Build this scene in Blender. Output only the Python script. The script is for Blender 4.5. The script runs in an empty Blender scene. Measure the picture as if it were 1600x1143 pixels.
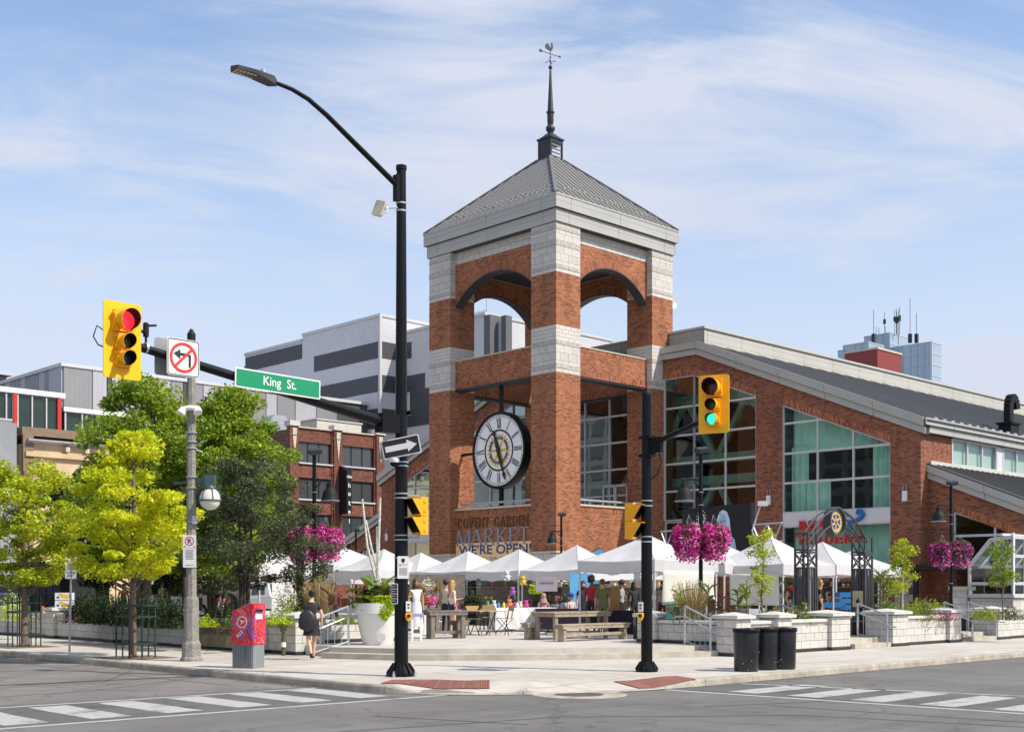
import bpy, bmesh, math, random
import numpy as np
from mathutils import Vector, Matrix, noise as mnoise

SC = bpy.context.scene
COL = SC.collection
R = math.radians
# ---------------------------------------------------------------- camera, sky, sun, exposure
EYE = 1.7            # camera height above the pavement (metres)
FOC = 1920.0         # focal length expressed in pixels of a 1600 px wide frame
cam_d = bpy.data.cameras.new('camera')
cam = bpy.data.objects.new('camera', cam_d); COL.objects.link(cam)
cam.location = (0, 0, EYE); cam.rotation_euler = (R(90), 0, 0)
cam_d.sensor_width = 36; cam_d.lens = 36*FOC/1600; cam_d.shift_y = 346.5/1600
cam_d.clip_start = .1; cam_d.clip_end = 4000
SC.camera = cam
SUN_EL, SUN_AZ = R(47), R(114)      # azimuth clockwise from +Y: the sun stands to the right, a little behind the camera
world = bpy.data.worlds.new("World"); SC.world = world; world.use_nodes = True
nt = world.node_tree; nt.nodes.clear()
def N(tree, typ, **kw):
    n = tree.nodes.new(typ)
    for k, v in kw.items():
        if k.startswith('i_'):
            n.inputs[k[2:].replace('_', ' ')].default_value = v
        else: setattr(n, k, v)
    return n
def ramp(tree, fac, stops, interp='LINEAR'):
    r = tree.nodes.new('ShaderNodeValToRGB'); r.color_ramp.interpolation = interp
    e = r.color_ramp.elements
    while len(e) > 1: e.remove(e[-1])
    e[0].position = stops[0][0]; e[0].color = (*stops[0][1], 1) if len(stops[0][1]) == 3 else stops[0][1]
    for p, c in stops[1:]:
        x = e.new(p); x.color = (*c, 1) if len(c) == 3 else c
    if fac is not None: tree.links.new(fac, r.inputs[0])
    return r
sky = N(nt, 'ShaderNodeTexSky', sky_type='NISHITA', sun_disc=False, sun_elevation=SUN_EL, sun_rotation=SUN_AZ,
        altitude=100, air_density=1.0, dust_density=0.6, ozone_density=2.2)
tc = N(nt, 'ShaderNodeTexCoord')
# thin high cloud: stretched wisps over the whole dome, thicker veil towards the horizon
sep = N(nt, 'ShaderNodeSeparateXYZ'); nt.links.new(tc.outputs['Generated'], sep.inputs[0])
zc = N(nt, 'ShaderNodeMath', operation='MAXIMUM'); nt.links.new(sep.outputs[2], zc.inputs[0]); zc.inputs[1].default_value = 0.0
za = N(nt, 'ShaderNodeMath', operation='ADD'); nt.links.new(zc.outputs[0], za.inputs[0]); za.inputs[1].default_value = 0.22
div = N(nt, 'ShaderNodeVectorMath', operation='DIVIDE'); nt.links.new(tc.outputs['Generated'], div.inputs[0])
cmb = N(nt, 'ShaderNodeCombineXYZ')
for i in range(3): nt.links.new(za.outputs[0], cmb.inputs[i])
nt.links.new(cmb.outputs[0], div.inputs[1])
mp = N(nt, 'ShaderNodeMapping'); mp.inputs['Rotation'].default_value = (0, 0, R(-33)); mp.inputs['Scale'].default_value = (0.8, 1.7, 1)
mp.inputs['Location'].default_value = (3.1, 0.4, 0)
nt.links.new(div.outputs[0], mp.inputs[0])
n1 = N(nt, 'ShaderNodeTexNoise', i_Scale=1.7, i_Detail=9.0, i_Roughness=0.6, i_Distortion=1.3); nt.links.new(mp.outputs[0], n1.inputs['Vector'])
n2 = N(nt, 'ShaderNodeTexNoise', i_Scale=0.8, i_Detail=3.0, i_Roughness=0.5, i_Distortion=0.5); nt.links.new(mp.outputs[0], n2.inputs['Vector'])
mul = N(nt, 'ShaderNodeMath', operation='MULTIPLY'); nt.links.new(n1.outputs[0], mul.inputs[0]); nt.links.new(n2.outputs[0], mul.inputs[1])
cr = ramp(nt, mul.outputs[0], [(0.185, (0.0,)*3), (0.23, (0.18,)*3), (0.275, (0.62,)*3), (0.33, (1.0,)*3)])
veil = ramp(nt, sep.outputs[2], [(0.0, (1.0,)*3), (0.12, (0.92,)*3), (0.22, (0.62,)*3), (0.33, (0.22,)*3), (0.45, (0.06,)*3), (0.8, (0.03,)*3)])
mx0 = N(nt, 'ShaderNodeMix', data_type='FLOAT'); mx0.inputs[3].default_value = 1.0
nt.links.new(veil.outputs[0], mx0.inputs[0]); nt.links.new(cr.outputs[0], mx0.inputs[2])
mxs = N(nt, 'ShaderNodeMix', data_type='RGBA'); nt.links.new(mx0.outputs[0], mxs.inputs[0])
nt.links.new(sky.outputs[0], mxs.inputs[6]); mxs.inputs[7].default_value = (3.22, 3.48, 4.1, 1)
bg = N(nt, 'ShaderNodeBackground'); bg.inputs[1].default_value = 0.15
nt.links.new(mxs.outputs[2], bg.inputs[0])
wo = N(nt, 'ShaderNodeOutputWorld'); nt.links.new(bg.outputs[0], wo.inputs[0])
sun_d = bpy.data.lights.new('sun', 'SUN'); sun_d.energy = 3.7; sun_d.angle = R(0.5); sun_d.color = (1.0, 0.92, 0.80)
sun = bpy.data.objects.new('sun', sun_d); COL.objects.link(sun); sun.location = (20, -20, 60)
sun.rotation_euler = (Vector((math.sin(SUN_AZ)*math.cos(SUN_EL), math.cos(SUN_AZ)*math.cos(SUN_EL), math.sin(SUN_EL)))).to_track_quat('Z', 'Y').to_euler()
vs = SC.view_settings; vs.view_transform = 'Standard'; vs.look = 'None'; vs.exposure = 0.52; vs.gamma = 1.0; vs.use_curve_mapping = False
SC.cycles.max_bounces = 8; SC.cycles.transparent_max_bounces = 24
# ---------------------------------------------------------------- town grid: u runs away to the right, v away to the left
AU = math.atan2(.6938, .7202)
C0 = Vector((2.3335, 65.0))
UD = Vector((math.cos(AU), math.sin(AU))); VD = Vector((-UD.y, UD.x))
def P(u, v, z=0.0):
    p = C0+UD*u+VD*v; return Vector((p.x, p.y, z))
def UV(x, y):
    q = Vector((x, y))-C0; return q.dot(UD), q.dot(VD)
def at(px, t, z=0.0):      # bearing (as measured on the photograph) and distance -> site position
    return Vector(((px-800)/FOC*t, t, z))
def on(px, py, z=0.0):     # bearing and dip angle -> site position on level z
    t = (EYE-z)*FOC/(py-918); return at(px, t, z)
def site(px, py, axis, val):   # where a line of sight meets the grid plane u=val / v=val -> (u, v, z)
    r = Vector(((px-800)/FOC, 1)); n = UD if axis == 'u' else VD; t = (val+C0.dot(n))/r.dot(n); q = r*t-C0
    return q.dot(UD), q.dot(VD), EYE+(918-py)/FOC*t
def zat(py, t): return EYE+(918-py)/FOC*t
# ---------------------------------------------------------------- mesh building
class MB:
    def __init__(s): s.v = []; s.f = []; s.m = []
    def add(s, vs_, fs, m=0):
        o = len(s.v); s.v += [tuple(p) for p in vs_]
        for f in fs: s.f.append(tuple(i+o for i in f)); s.m.append(m)
        return s
    def box(s, x0, y0, z0, x1, y1, z1, m=0):
        return s.add([(x0,y0,z0),(x1,y0,z0),(x1,y1,z0),(x0,y1,z0),(x0,y0,z1),(x1,y0,z1),(x1,y1,z1),(x0,y1,z1)],
                     [(0,3,2,1),(4,5,6,7),(0,1,5,4),(1,2,6,5),(2,3,7,6),(3,0,4,7)], m)
    def ext(s, poly, d, m=0):      # planar polygon of 3D points swept by vector d
        n = len(poly); d = Vector(d); a = [Vector(p) for p in poly]
        return s.add(a+[p+d for p in a], [tuple(range(n))[::-1], tuple(range(n, 2*n))]+[(i, (i+1) % n, (i+1) % n+n, i+n) for i in range(n)], m)
    def beam(s, p, q, w, h=None, m=0, up=(0,0,1)):
        h = h or w; p = Vector(p); q = Vector(q); d = (q-p).normalized(); u = Vector(up)
        if abs(d.dot(u)) > .98: u = Vector((1,0,0))
        x = d.cross(u).normalized(); y = x.cross(d)
        c = [x*a*w/2+y*b*h/2 for a, b in ((-1,-1),(1,-1),(1,1),(-1,1))]
        return s.add([p+k for k in c]+[q+k for k in c], [(3,2,1,0),(4,5,6,7),(0,1,5,4),(1,2,6,5),(2,3,7,6),(3,0,4,7)], m)
    def tube(s, pts, r, n=8, m=0, cap=True):
        pts = [Vector(p) for p in pts]; k = len(pts); rs = r if isinstance(r, (list, tuple)) else [r]*k
        vs_ = []; ref = None
        for i, p in enumerate(pts):
            d = (pts[min(i+1, k-1)]-pts[max(i-1, 0)]).normalized()
            if ref is None: ref = Vector((1,0,0)) if abs(d.x) < .9 else Vector((0,1,0))
            x = (ref-d*ref.dot(d)).normalized(); ref = x; y = d.cross(x)
            vs_ += [p+(x*math.cos(2*math.pi*j/n)+y*math.sin(2*math.pi*j/n))*rs[i] for j in range(n)]
        fs = [(i*n+j, i*n+(j+1) % n, (i+1)*n+(j+1) % n, (i+1)*n+j) for i in range(k-1) for j in range(n)]
        if cap: fs += [tuple(range(n))[::-1], tuple((k-1)*n+j for j in range(n))]
        return s.add(vs_, fs, m)
    def lathe(s, prof, n=16, c=(0,0,0), m=0, ax='z', ph=0.0, cap=True):
        vs_ = []; k = len(prof); c = Vector(c)
        for r, z in prof:
            for j in range(n):
                a = 2*math.pi*j/n+ph; x, y = r*math.cos(a), r*math.sin(a)
                vs_.append(c+(Vector((x,y,z)) if ax == 'z' else Vector((z,x,y)) if ax == 'x' else Vector((x,z,y))))
        fs = [(i*n+j, i*n+(j+1) % n, (i+1)*n+(j+1) % n, (i+1)*n+j) for i in range(k-1) for j in range(n)]
        if cap: fs += [tuple(range(n))[::-1], tuple((k-1)*n+j for j in range(n))]
        return s.add(vs_, fs, m)
    def ball(s, c, r, n=10, m=0, sc=(1,1,1)):
        k = max(5, n//2+1)
        prof = [(max(1e-4, math.sin(math.pi*i/k)), -math.cos(math.pi*i/k)) for i in range(k+1)]
        t = MB().lathe(prof, n); c = Vector(c)
        return s.add([c+Vector((p[0]*r*sc[0], p[1]*r*sc[1], p[2]*r*sc[2])) for p in t.v], t.f, m)
    def merge(s, o, M=None, dm=0):
        return s.add([M @ Vector(p) for p in o.v] if M else o.v, o.f, 0) if not dm else s
    def mesh(s, name, mats, smooth=False, fix=True):
        me = bpy.data.meshes.new(name); me.from_pydata([tuple(p) for p in s.v], [], s.f)
        for m in (mats if isinstance(mats, (list, tuple)) else [mats]): me.materials.append(m)
        if any(s.m): me.polygons.foreach_set('material_index', s.m)
        if fix:
            bm = bmesh.new(); bm.from_mesh(me); bmesh.ops.recalc_face_normals(bm, faces=bm.faces); bm.to_mesh(me); bm.free()
        if smooth:
            me.polygons.foreach_set('use_smooth', [True]*len(me.polygons))
            try: me.set_sharp_from_angle(angle=R(40))
            except Exception: pass
        me.update(); return me
    def build(s, name, mats, parent=None, smooth=False, fix=True, loc=None, rz=None, kind=None, bevel=0):
        o = bpy.data.objects.new(name, s.mesh(name, mats, smooth, fix)); COL.objects.link(o)
        if parent is not None: o.parent = parent
        if loc is not None: o.location = loc
        if rz is not None: o.rotation_euler = (0, 0, rz)
        if kind: o['kind'] = kind
        if bevel:
            b = o.modifiers.new('bevel', 'BEVEL'); b.width = bevel; b.segments = 1; b.limit_method = 'ANGLE'
        return o
LABELS = {}
def tag(o, label, cat, group=None):
    o['label'] = label; o['category'] = cat
    if group: o['group'] = group
    return o
def T(name, label, cat, loc=(0,0,0), rz=0.0, group=None):
    o = bpy.data.objects.new(name, None); COL.objects.link(o); o.empty_display_size = .2
    o.location = loc; o.rotation_euler = (0, 0, rz); return tag(o, label, cat, group)
def inst(me, name, parent, loc=(0,0,0), sc=None, rot=None, kind=None):
    o = bpy.data.objects.new(name, me); COL.objects.link(o)
    if parent is not None: o.parent = parent
    o.location = loc
    if sc: o.scale = sc
    if rot: o.rotation_euler = rot
    if kind: o['kind'] = kind
    return o
def copy_tree(o, parent=None, loc=None, rz=None, label=None):
    c = o.copy(); COL.objects.link(c)
    if parent is not None: c.parent = parent
    if loc is not None: c.location = loc
    if rz is not None: c.rotation_euler = (0, 0, rz)
    if label: c['label'] = label
    for ch in list(o.children): copy_tree(ch, c)
    return c
def text_mesh(txt, mat, w=None, h=None, ext=0.004, name='lettering', shear=0.0, spacing=1.0, thick=0.0, center=True):
    cu = bpy.data.curves.new('t', 'FONT'); cu.body = txt; cu.size = 1; cu.extrude = 0; cu.shear = shear
    cu.space_character = spacing; cu.offset = thick; cu.resolution_u = 3
    o = bpy.data.objects.new('t', cu); COL.objects.link(o)
    dg = bpy.context.evaluated_depsgraph_get(); dg.update()
    me = bpy.data.meshes.new_from_object(o.evaluated_get(dg)); bpy.data.objects.remove(o); bpy.data.curves.remove(cu)
    co = np.array([v.co[:] for v in me.vertices]); mn, mx = co.min(0), co.max(0)
    sx = w/(mx[0]-mn[0]) if w else None; sy = h/(mx[1]-mn[1]) if h else None
    sx = sx or sy; sy = sy or sx
    faces = [tuple(p.vertices) for p in me.polygons]; bpy.data.meshes.remove(me)
    cx, cy = ((mn+mx)/2)[:2] if center else (mn[0], mn[1])
    b = MB(); flat = [((p[0]-cx)*sx, (p[1]-cy)*sy) for p in co]
    b.add([(x, 0.0, y) for x, y in flat], faces)          # standing in the xz plane, read from -y
    edges = {}
    for f in faces:
        for i in range(len(f)):
            a, c = f[i], f[(i+1) % len(f)]
            edges[(min(a, c), max(a, c))] = edges.get((min(a, c), max(a, c)), 0)+1
    n0 = len(b.v); b.v = b.v+[(x, ext, y) for x, y in flat]
    for (a, c), k in edges.items():
        if k == 1: b.f.append((a, c, c+n0, a+n0)); b.m.append(0)
    return b.mesh(name, mat, fix=False)
FACE = {'-v': 0.0, '-u': -math.pi/2}      # rotation that turns a sign read from -y towards -v / -u (local grid frame)
# ---------------------------------------------------------------- materials
def mat(name, col, rough=.6, metal=0.0, var=0.12, scale=3.0, bump=0.0, bscale=40.0, spec=0.5, emit=None, var2=None, coat=0.0, detail=5.0, stain=0.0):
    m = bpy.data.materials.new(name); m.use_nodes = True; t = m.node_tree; b = t.nodes['Principled BSDF']
    b.inputs['Roughness'].default_value = rough; b.inputs['Metallic'].default_value = metal
    b.inputs['Specular IOR Level'].default_value = spec; b.inputs['Coat Weight'].default_value = coat
    c = (*col, 1)
    if var or stain:
        co = N(t, 'ShaderNodeTexCoord'); no = N(t, 'ShaderNodeTexNoise', i_Scale=scale, i_Detail=detail, i_Roughness=.6)
        t.links.new(co.outputs['Object'], no.inputs['Vector'])
        lo = tuple(max(0, x*(1-var)) for x in col); hi = tuple(min(1, x*(1+var)) for x in col)
        if var2: hi = var2
        r = ramp(t, no.outputs[0], [(.3, lo), (.7, hi)]); out = r.outputs[0]
        if stain:
            n3 = N(t, 'ShaderNodeTexNoise', i_Scale=scale*.23, i_Detail=8.0, i_Roughness=.7); t.links.new(co.outputs['Object'], n3.inputs['Vector'])
            r3 = ramp(t, n3.outputs[0], [(.42, (1-stain,)*3), (.62, (1, 1, 1))])
            mm = N(t, 'ShaderNodeMix', data_type='RGBA', blend_type='MULTIPLY'); mm.inputs[0].default_value = 1
            t.links.new(out, mm.inputs[6]); t.links.new(r3.outputs[0], mm.inputs[7]); out = mm.outputs[2]
        t.links.new(out, b.inputs['Base Color'])
        rr = N(t, 'ShaderNodeMapRange'); rr.inputs[3].default_value = max(0, rough-.08); rr.inputs[4].default_value = min(1, rough+.08)
        t.links.new(no.outputs[0], rr.inputs[0]); t.links.new(rr.outputs[0], b.inputs['Roughness'])
    else: b.inputs['Base Color'].default_value = c
    if bump:
        co = N(t, 'ShaderNodeTexCoord'); nb = N(t, 'ShaderNodeTexNoise', i_Scale=bscale, i_Detail=4.0); t.links.new(co.outputs['Object'], nb.inputs['Vector'])
        bu = N(t, 'ShaderNodeBump'); bu.inputs['Strength'].default_value = bump; bu.inputs['Distance'].default_value = .01
        t.links.new(nb.outputs[0], bu.inputs['Height']); t.links.new(bu.outputs[0], b.inputs['Normal'])
    if emit:
        b.inputs['Emission Color'].default_value = (*emit[0], 1); b.inputs['Emission Strength'].default_value = emit[1]
    m.diffuse_color = c; return m
def brick_mat(name, base, dark, light, mortar=(.30,.24,.2), w=.215, h=.067, soldier=False, msize=.009, darkp=.16):
    m = bpy.data.materials.new(name); m.use_nodes = True; t = m.node_tree; b = t.nodes['Principled BSDF']; b.inputs['Roughness'].default_value = .85
    b.inputs['Specular IOR Level'].default_value = .25
    co = N(t, 'ShaderNodeTexCoord'); s = N(t, 'ShaderNodeSeparateXYZ'); t.links.new(co.outputs['Object'], s.inputs[0])
    a = N(t, 'ShaderNodeMath', operation='ADD'); t.links.new(s.outputs[0], a.inputs[0]); t.links.new(s.outputs[1], a.inputs[1])
    c = N(t, 'ShaderNodeCombineXYZ')
    if soldier: t.links.new(s.outputs[2], c.inputs[0]); t.links.new(a.outputs[0], c.inputs[1])
    else: t.links.new(a.outputs[0], c.inputs[0]); t.links.new(s.outputs[2], c.inputs[1])
    br = N(t, 'ShaderNodeTexBrick', offset=.5 if not soldier else 0.0); t.links.new(c.outputs[0], br.inputs['Vector'])
    br.inputs['Scale'].default_value = 1; br.inputs['Brick Width'].default_value = w; br.inputs['Row Height'].default_value = h
    br.inputs['Mortar Size'].default_value = msize; br.inputs['Mortar Smooth'].default_value = .2
    br.inputs['Color1'].default_value = (0,0,0,1); br.inputs['Color2'].default_value = (1,1,1,1); br.inputs['Mortar'].default_value = (.5,.5,.5,1)
    def mth(op, a_, b_=None):
        q = N(t, 'ShaderNodeMath', operation=op)
        for i_, x_ in enumerate((a_, b_)):
            if x_ is None: continue
            if isinstance(x_, (int, float)): q.inputs[i_].default_value = x_
            else: t.links.new(x_, q.inputs[i_])
        return q.outputs[0]
    xs, ys = (s.outputs[2], a.outputs[0]) if soldier else (a.outputs[0], s.outputs[2])
    row = mth('FLOOR', mth('DIVIDE', ys, h)); odd = mth('MODULO', mth('ABSOLUTE', row), 2.0)
    coln = mth('FLOOR', mth('ADD', mth('DIVIDE', xs, w), 0.0 if soldier else mth('MULTIPLY', odd, .5)))
    cv_ = N(t, 'ShaderNodeCombineXYZ'); t.links.new(coln, cv_.inputs[0]); t.links.new(row, cv_.inputs[1])
    wn = N(t, 'ShaderNodeTexWhiteNoise', noise_dimensions='2D'); t.links.new(cv_.outputs[0], wn.inputs['Vector'])
    r = ramp(t, wn.outputs['Value'], [(0, dark), (darkp*.5, dark), (darkp+.16, base), (.7, light), (1, tuple(x*1.2 for x in light))])
    big = N(t, 'ShaderNodeTexNoise', i_Scale=.35, i_Detail=6.0, i_Roughness=.65); t.links.new(co.outputs['Object'], big.inputs['Vector'])
    rb = ramp(t, big.outputs[0], [(.3, (.80,.78,.78)), (.7, (1.12,1.1,1.08))])
    mm = N(t, 'ShaderNodeMix', data_type='RGBA', blend_type='MULTIPLY'); mm.inputs[0].default_value = 1
    t.links.new(r.outputs[0], mm.inputs[6]); t.links.new(rb.outputs[0], mm.inputs[7])
    sm_ = N(t, 'ShaderNodeMapping'); sm_.inputs['Scale'].default_value = (1.3, .09, 1); t.links.new(c.outputs[0] if not soldier else co.outputs['Object'], sm_.inputs[0])
    sn = N(t, 'ShaderNodeTexNoise', i_Scale=1.0, i_Detail=7.0, i_Roughness=.7); t.links.new(sm_.outputs[0], sn.inputs['Vector']); rs_ = ramp(t, sn.outputs[0], [(.36, (.74,.72,.71)), (.5, (1,1,1)), (.68, (1.10,1.10,1.10))])
    m3 = N(t, 'ShaderNodeMix', data_type='RGBA', blend_type='MULTIPLY'); m3.inputs[0].default_value = 1; t.links.new(mm.outputs[2], m3.inputs[6]); t.links.new(rs_.outputs[0], m3.inputs[7])
    m2 = N(t, 'ShaderNodeMix', data_type='RGBA'); t.links.new(br.outputs['Fac'], m2.inputs[0]); t.links.new(m3.outputs[2], m2.inputs[6]); m2.inputs[7].default_value = (*mortar, 1)
    t.links.new(m2.outputs[2], b.inputs['Base Color'])
    bu = N(t, 'ShaderNodeBump', invert=True); bu.inputs['Strength'].default_value = .5; bu.inputs['Distance'].default_value = .01
    t.links.new(br.outputs['Fac'], bu.inputs['Height']); t.links.new(bu.outputs[0], b.inputs['Normal'])
    return m
def glass_mat(name, tint=(.55,.8,.74), refl=.14, rough=.01):
    m = bpy.data.materials.new(name); m.use_nodes = True; t = m.node_tree; t.nodes.remove(t.nodes['Principled BSDF']); out = t.nodes['Material Output']
    tr = N(t, 'ShaderNodeBsdfTransparent'); tr.inputs[0].default_value = (*tint, 1)
    gl = N(t, 'ShaderNodeBsdfGlossy'); gl.inputs[0].default_value = (.85,.95,.93,1); gl.inputs['Roughness'].default_value = rough
    co = N(t, 'ShaderNodeTexCoord'); nb = N(t, 'ShaderNodeTexNoise', i_Scale=.6, i_Detail=2.0); t.links.new(co.outputs['Object'], nb.inputs['Vector'])
    bu = N(t, 'ShaderNodeBump'); bu.inputs['Strength'].default_value = .12; bu.inputs['Distance'].default_value = .03
    t.links.new(nb.outputs[0], bu.inputs['Height']); t.links.new(bu.outputs[0], gl.inputs['Normal'])
    lw = N(t, 'ShaderNodeLayerWeight'); lw.inputs[0].default_value = .35
    mr = N(t, 'ShaderNodeMapRange'); mr.inputs[3].default_value = refl; mr.inputs[4].default_value = .34; t.links.new(lw.outputs['Fresnel'], mr.inputs[0])
    mx = N(t, 'ShaderNodeMixShader'); t.links.new(mr.outputs[0], mx.inputs[0]); t.links.new(tr.outputs[0], mx.inputs[1]); t.links.new(gl.outputs[0], mx.inputs[2])
    t.links.new(mx.outputs[0], out.inputs[0]); return m
def leaf_mat(name, c1, c2, c3, trans=.35):
    m = bpy.data.materials.new(name); m.use_nodes = True; t = m.node_tree; b = t.nodes['Principled BSDF']; out = t.nodes['Material Output']
    at_ = N(t, 'ShaderNodeAttribute', attribute_name='rnd'); r = ramp(t, at_.outputs['Fac'], [(0, c1), (.5, c2), (1, c3)])
    t.links.new(r.outputs[0], b.inputs['Base Color']); b.inputs['Roughness'].default_value = .55; b.inputs['Specular IOR Level'].default_value = .3
    tl = N(t, 'ShaderNodeBsdfTranslucent'); hs = N(t, 'ShaderNodeHueSaturation'); hs.inputs['Value'].default_value = 1.4; hs.inputs['Hue'].default_value = .49
    t.links.new(r.outputs[0], hs.inputs['Color']); t.links.new(hs.outputs[0], tl.inputs[0])
    mx = N(t, 'ShaderNodeMixShader'); mx.inputs[0].default_value = trans; t.links.new(b.outputs[0], mx.inputs[1]); t.links.new(tl.outputs[0], mx.inputs[2])
    t.links.new(mx.outputs[0], out.inputs[0]); return m
M = {}
M['brick'] = brick_mat('red_brick', (.33,.118,.055), (.17,.068,.038), (.43,.172,.08), mortar=(.24,.13,.09), darkp=.10)
M['brick_hall'] = brick_mat('hall_brick', (.245,.085,.048), (.125,.048,.031), (.33,.125,.07), mortar=(.19,.11,.08), darkp=.10)
M['brick_sold'] = brick_mat('soldier_brick', (.34,.115,.058), (.15,.055,.03), (.46,.175,.085), mortar=(.22,.11,.075), soldier=True)
M['brick2'] = brick_mat('hotel_brick', (.15,.042,.030), (.065,.022,.017), (.22,.07,.045), mortar=(.22,.13,.1), darkp=.2)
M['brick_brown'] = brick_mat('brown_brick', (.13,.07,.05), (.05,.03,.025), (.2,.11,.08), mortar=(.2,.15,.12))
M['stone'] = mat('cream_stone', (.60,.575,.53), .85, var=.07, scale=2.5, bump=.25, bscale=30, stain=.10)
M['stone_b'] = mat('cream_stone_cool', (.55,.535,.505), .85, var=.07, scale=2.5, bump=.25, bscale=30, stain=.12)
M['stone_rough'] = mat('split_stone', (.44,.41,.37), .95, var=.35, scale=9, bump=1.0, bscale=18, detail=10)
M['mortar'] = mat('mortar', (.20,.185,.165), .95, var=.15)
M['coping'] = mat('coping_stone', (.58,.57,.54), .8, var=.08, scale=4, bump=.2, stain=.12)
M['fascia'] = mat('fascia_metal', (.42,.42,.395), .5, metal=.0, var=.05, scale=.8, stain=.05)
M['fascia_l'] = mat('upstand_metal', (.50,.49,.45), .5, var=.05, scale=.6, stain=.05)
M['joint'] = mat('panel_joint', (.06,.06,.06), .8, var=0)
M['roofmetal'] = mat('grey_standing_seam', (.20,.195,.19), .45, metal=.15, var=.06, scale=1.2, stain=.08)
M['seam'] = mat('seam_cap', (.16,.155,.15), .45, metal=.15, var=.05)
M['roofdark'] = mat('dark_roof', (.035,.037,.042), .62, var=.15, scale=.5, stain=.15)
M['darkmetal'] = mat('dark_charcoal_metal', (.032,.034,.04), .45, metal=.3, var=.1)
M['blackpole'] = mat('black_gloss_paint', (.005,.0055,.007), .36, var=.1, scale=6, spec=.22)
M['blackmatt'] = mat('black_matt', (.009,.009,.011), .65, var=.1, spec=.3)
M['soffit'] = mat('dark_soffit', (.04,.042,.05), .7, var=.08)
M['limegrey'] = mat('cap_stone', (.5,.46,.38), .8, var=.1)
M['mullion'] = mat('white_aluminium', (.56,.56,.57), .4, metal=.2, var=.04)
M['whitepanel'] = mat('white_spandrel', (.62,.62,.66), .4, var=.03)
M['glass'] = glass_mat('teal_glass', (.60,.84,.76), .06)
M['glass_dark'] = glass_mat('dark_teal_glass', (.34,.52,.47), .035)
M['glass_clear'] = glass_mat('clear_glass', (.82,.9,.88), .10)
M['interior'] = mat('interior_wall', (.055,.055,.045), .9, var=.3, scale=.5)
M['teal_beam'] = mat('pale_green_steel', (.70,.78,.70), .6, var=.05)
M['curtain'] = mat('pale_curtain', (.78,.84,.80), .9, var=.12, scale=1.5)
def worn_paint(name, c):
    m = mat(name, c, .85, var=.12, scale=6); t = m.node_tree; b = t.nodes['Principled BSDF']; src = b.inputs['Base Color'].links[0].from_socket
    co = N(t, 'ShaderNodeTexCoord'); n1_ = N(t, 'ShaderNodeTexNoise', i_Scale=28.0, i_Detail=8.0, i_Roughness=.75); n2_ = N(t, 'ShaderNodeTexNoise', i_Scale=1.6, i_Detail=4.0)
    for q in (n1_, n2_): t.links.new(co.outputs['Object'], q.inputs['Vector'])
    mu = N(t, 'ShaderNodeMath', operation='MULTIPLY'); t.links.new(n1_.outputs[0], mu.inputs[0]); t.links.new(n2_.outputs[0], mu.inputs[1])
    r = ramp(t, mu.outputs[0], [(.14, (1,1,1)), (.205, (0,0,0))]); mx = N(t, 'ShaderNodeMix', data_type='RGBA'); t.links.new(r.outputs[0], mx.inputs[0]); t.links.new(src, mx.inputs[6]); mx.inputs[7].default_value = (.14,.135,.128,1)
    t.links.new(mx.outputs[2], b.inputs['Base Color']); return m
M['paint'] = worn_paint('road_paint', (.39,.385,.37))
M['paving'] = mat('concrete_paving', (.52,.485,.435), .9, var=.09, scale=3, bump=.2, bscale=60, stain=.14, detail=8)
M['kerb'] = mat('kerb_concrete', (.42,.38,.32), .95, var=.28, scale=3.5, bump=.7, bscale=30, stain=.25, detail=9)
M['stepc'] = mat('step_concrete', (.50,.455,.38), .92, var=.15, scale=4, bump=.4, stain=.2)
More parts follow.
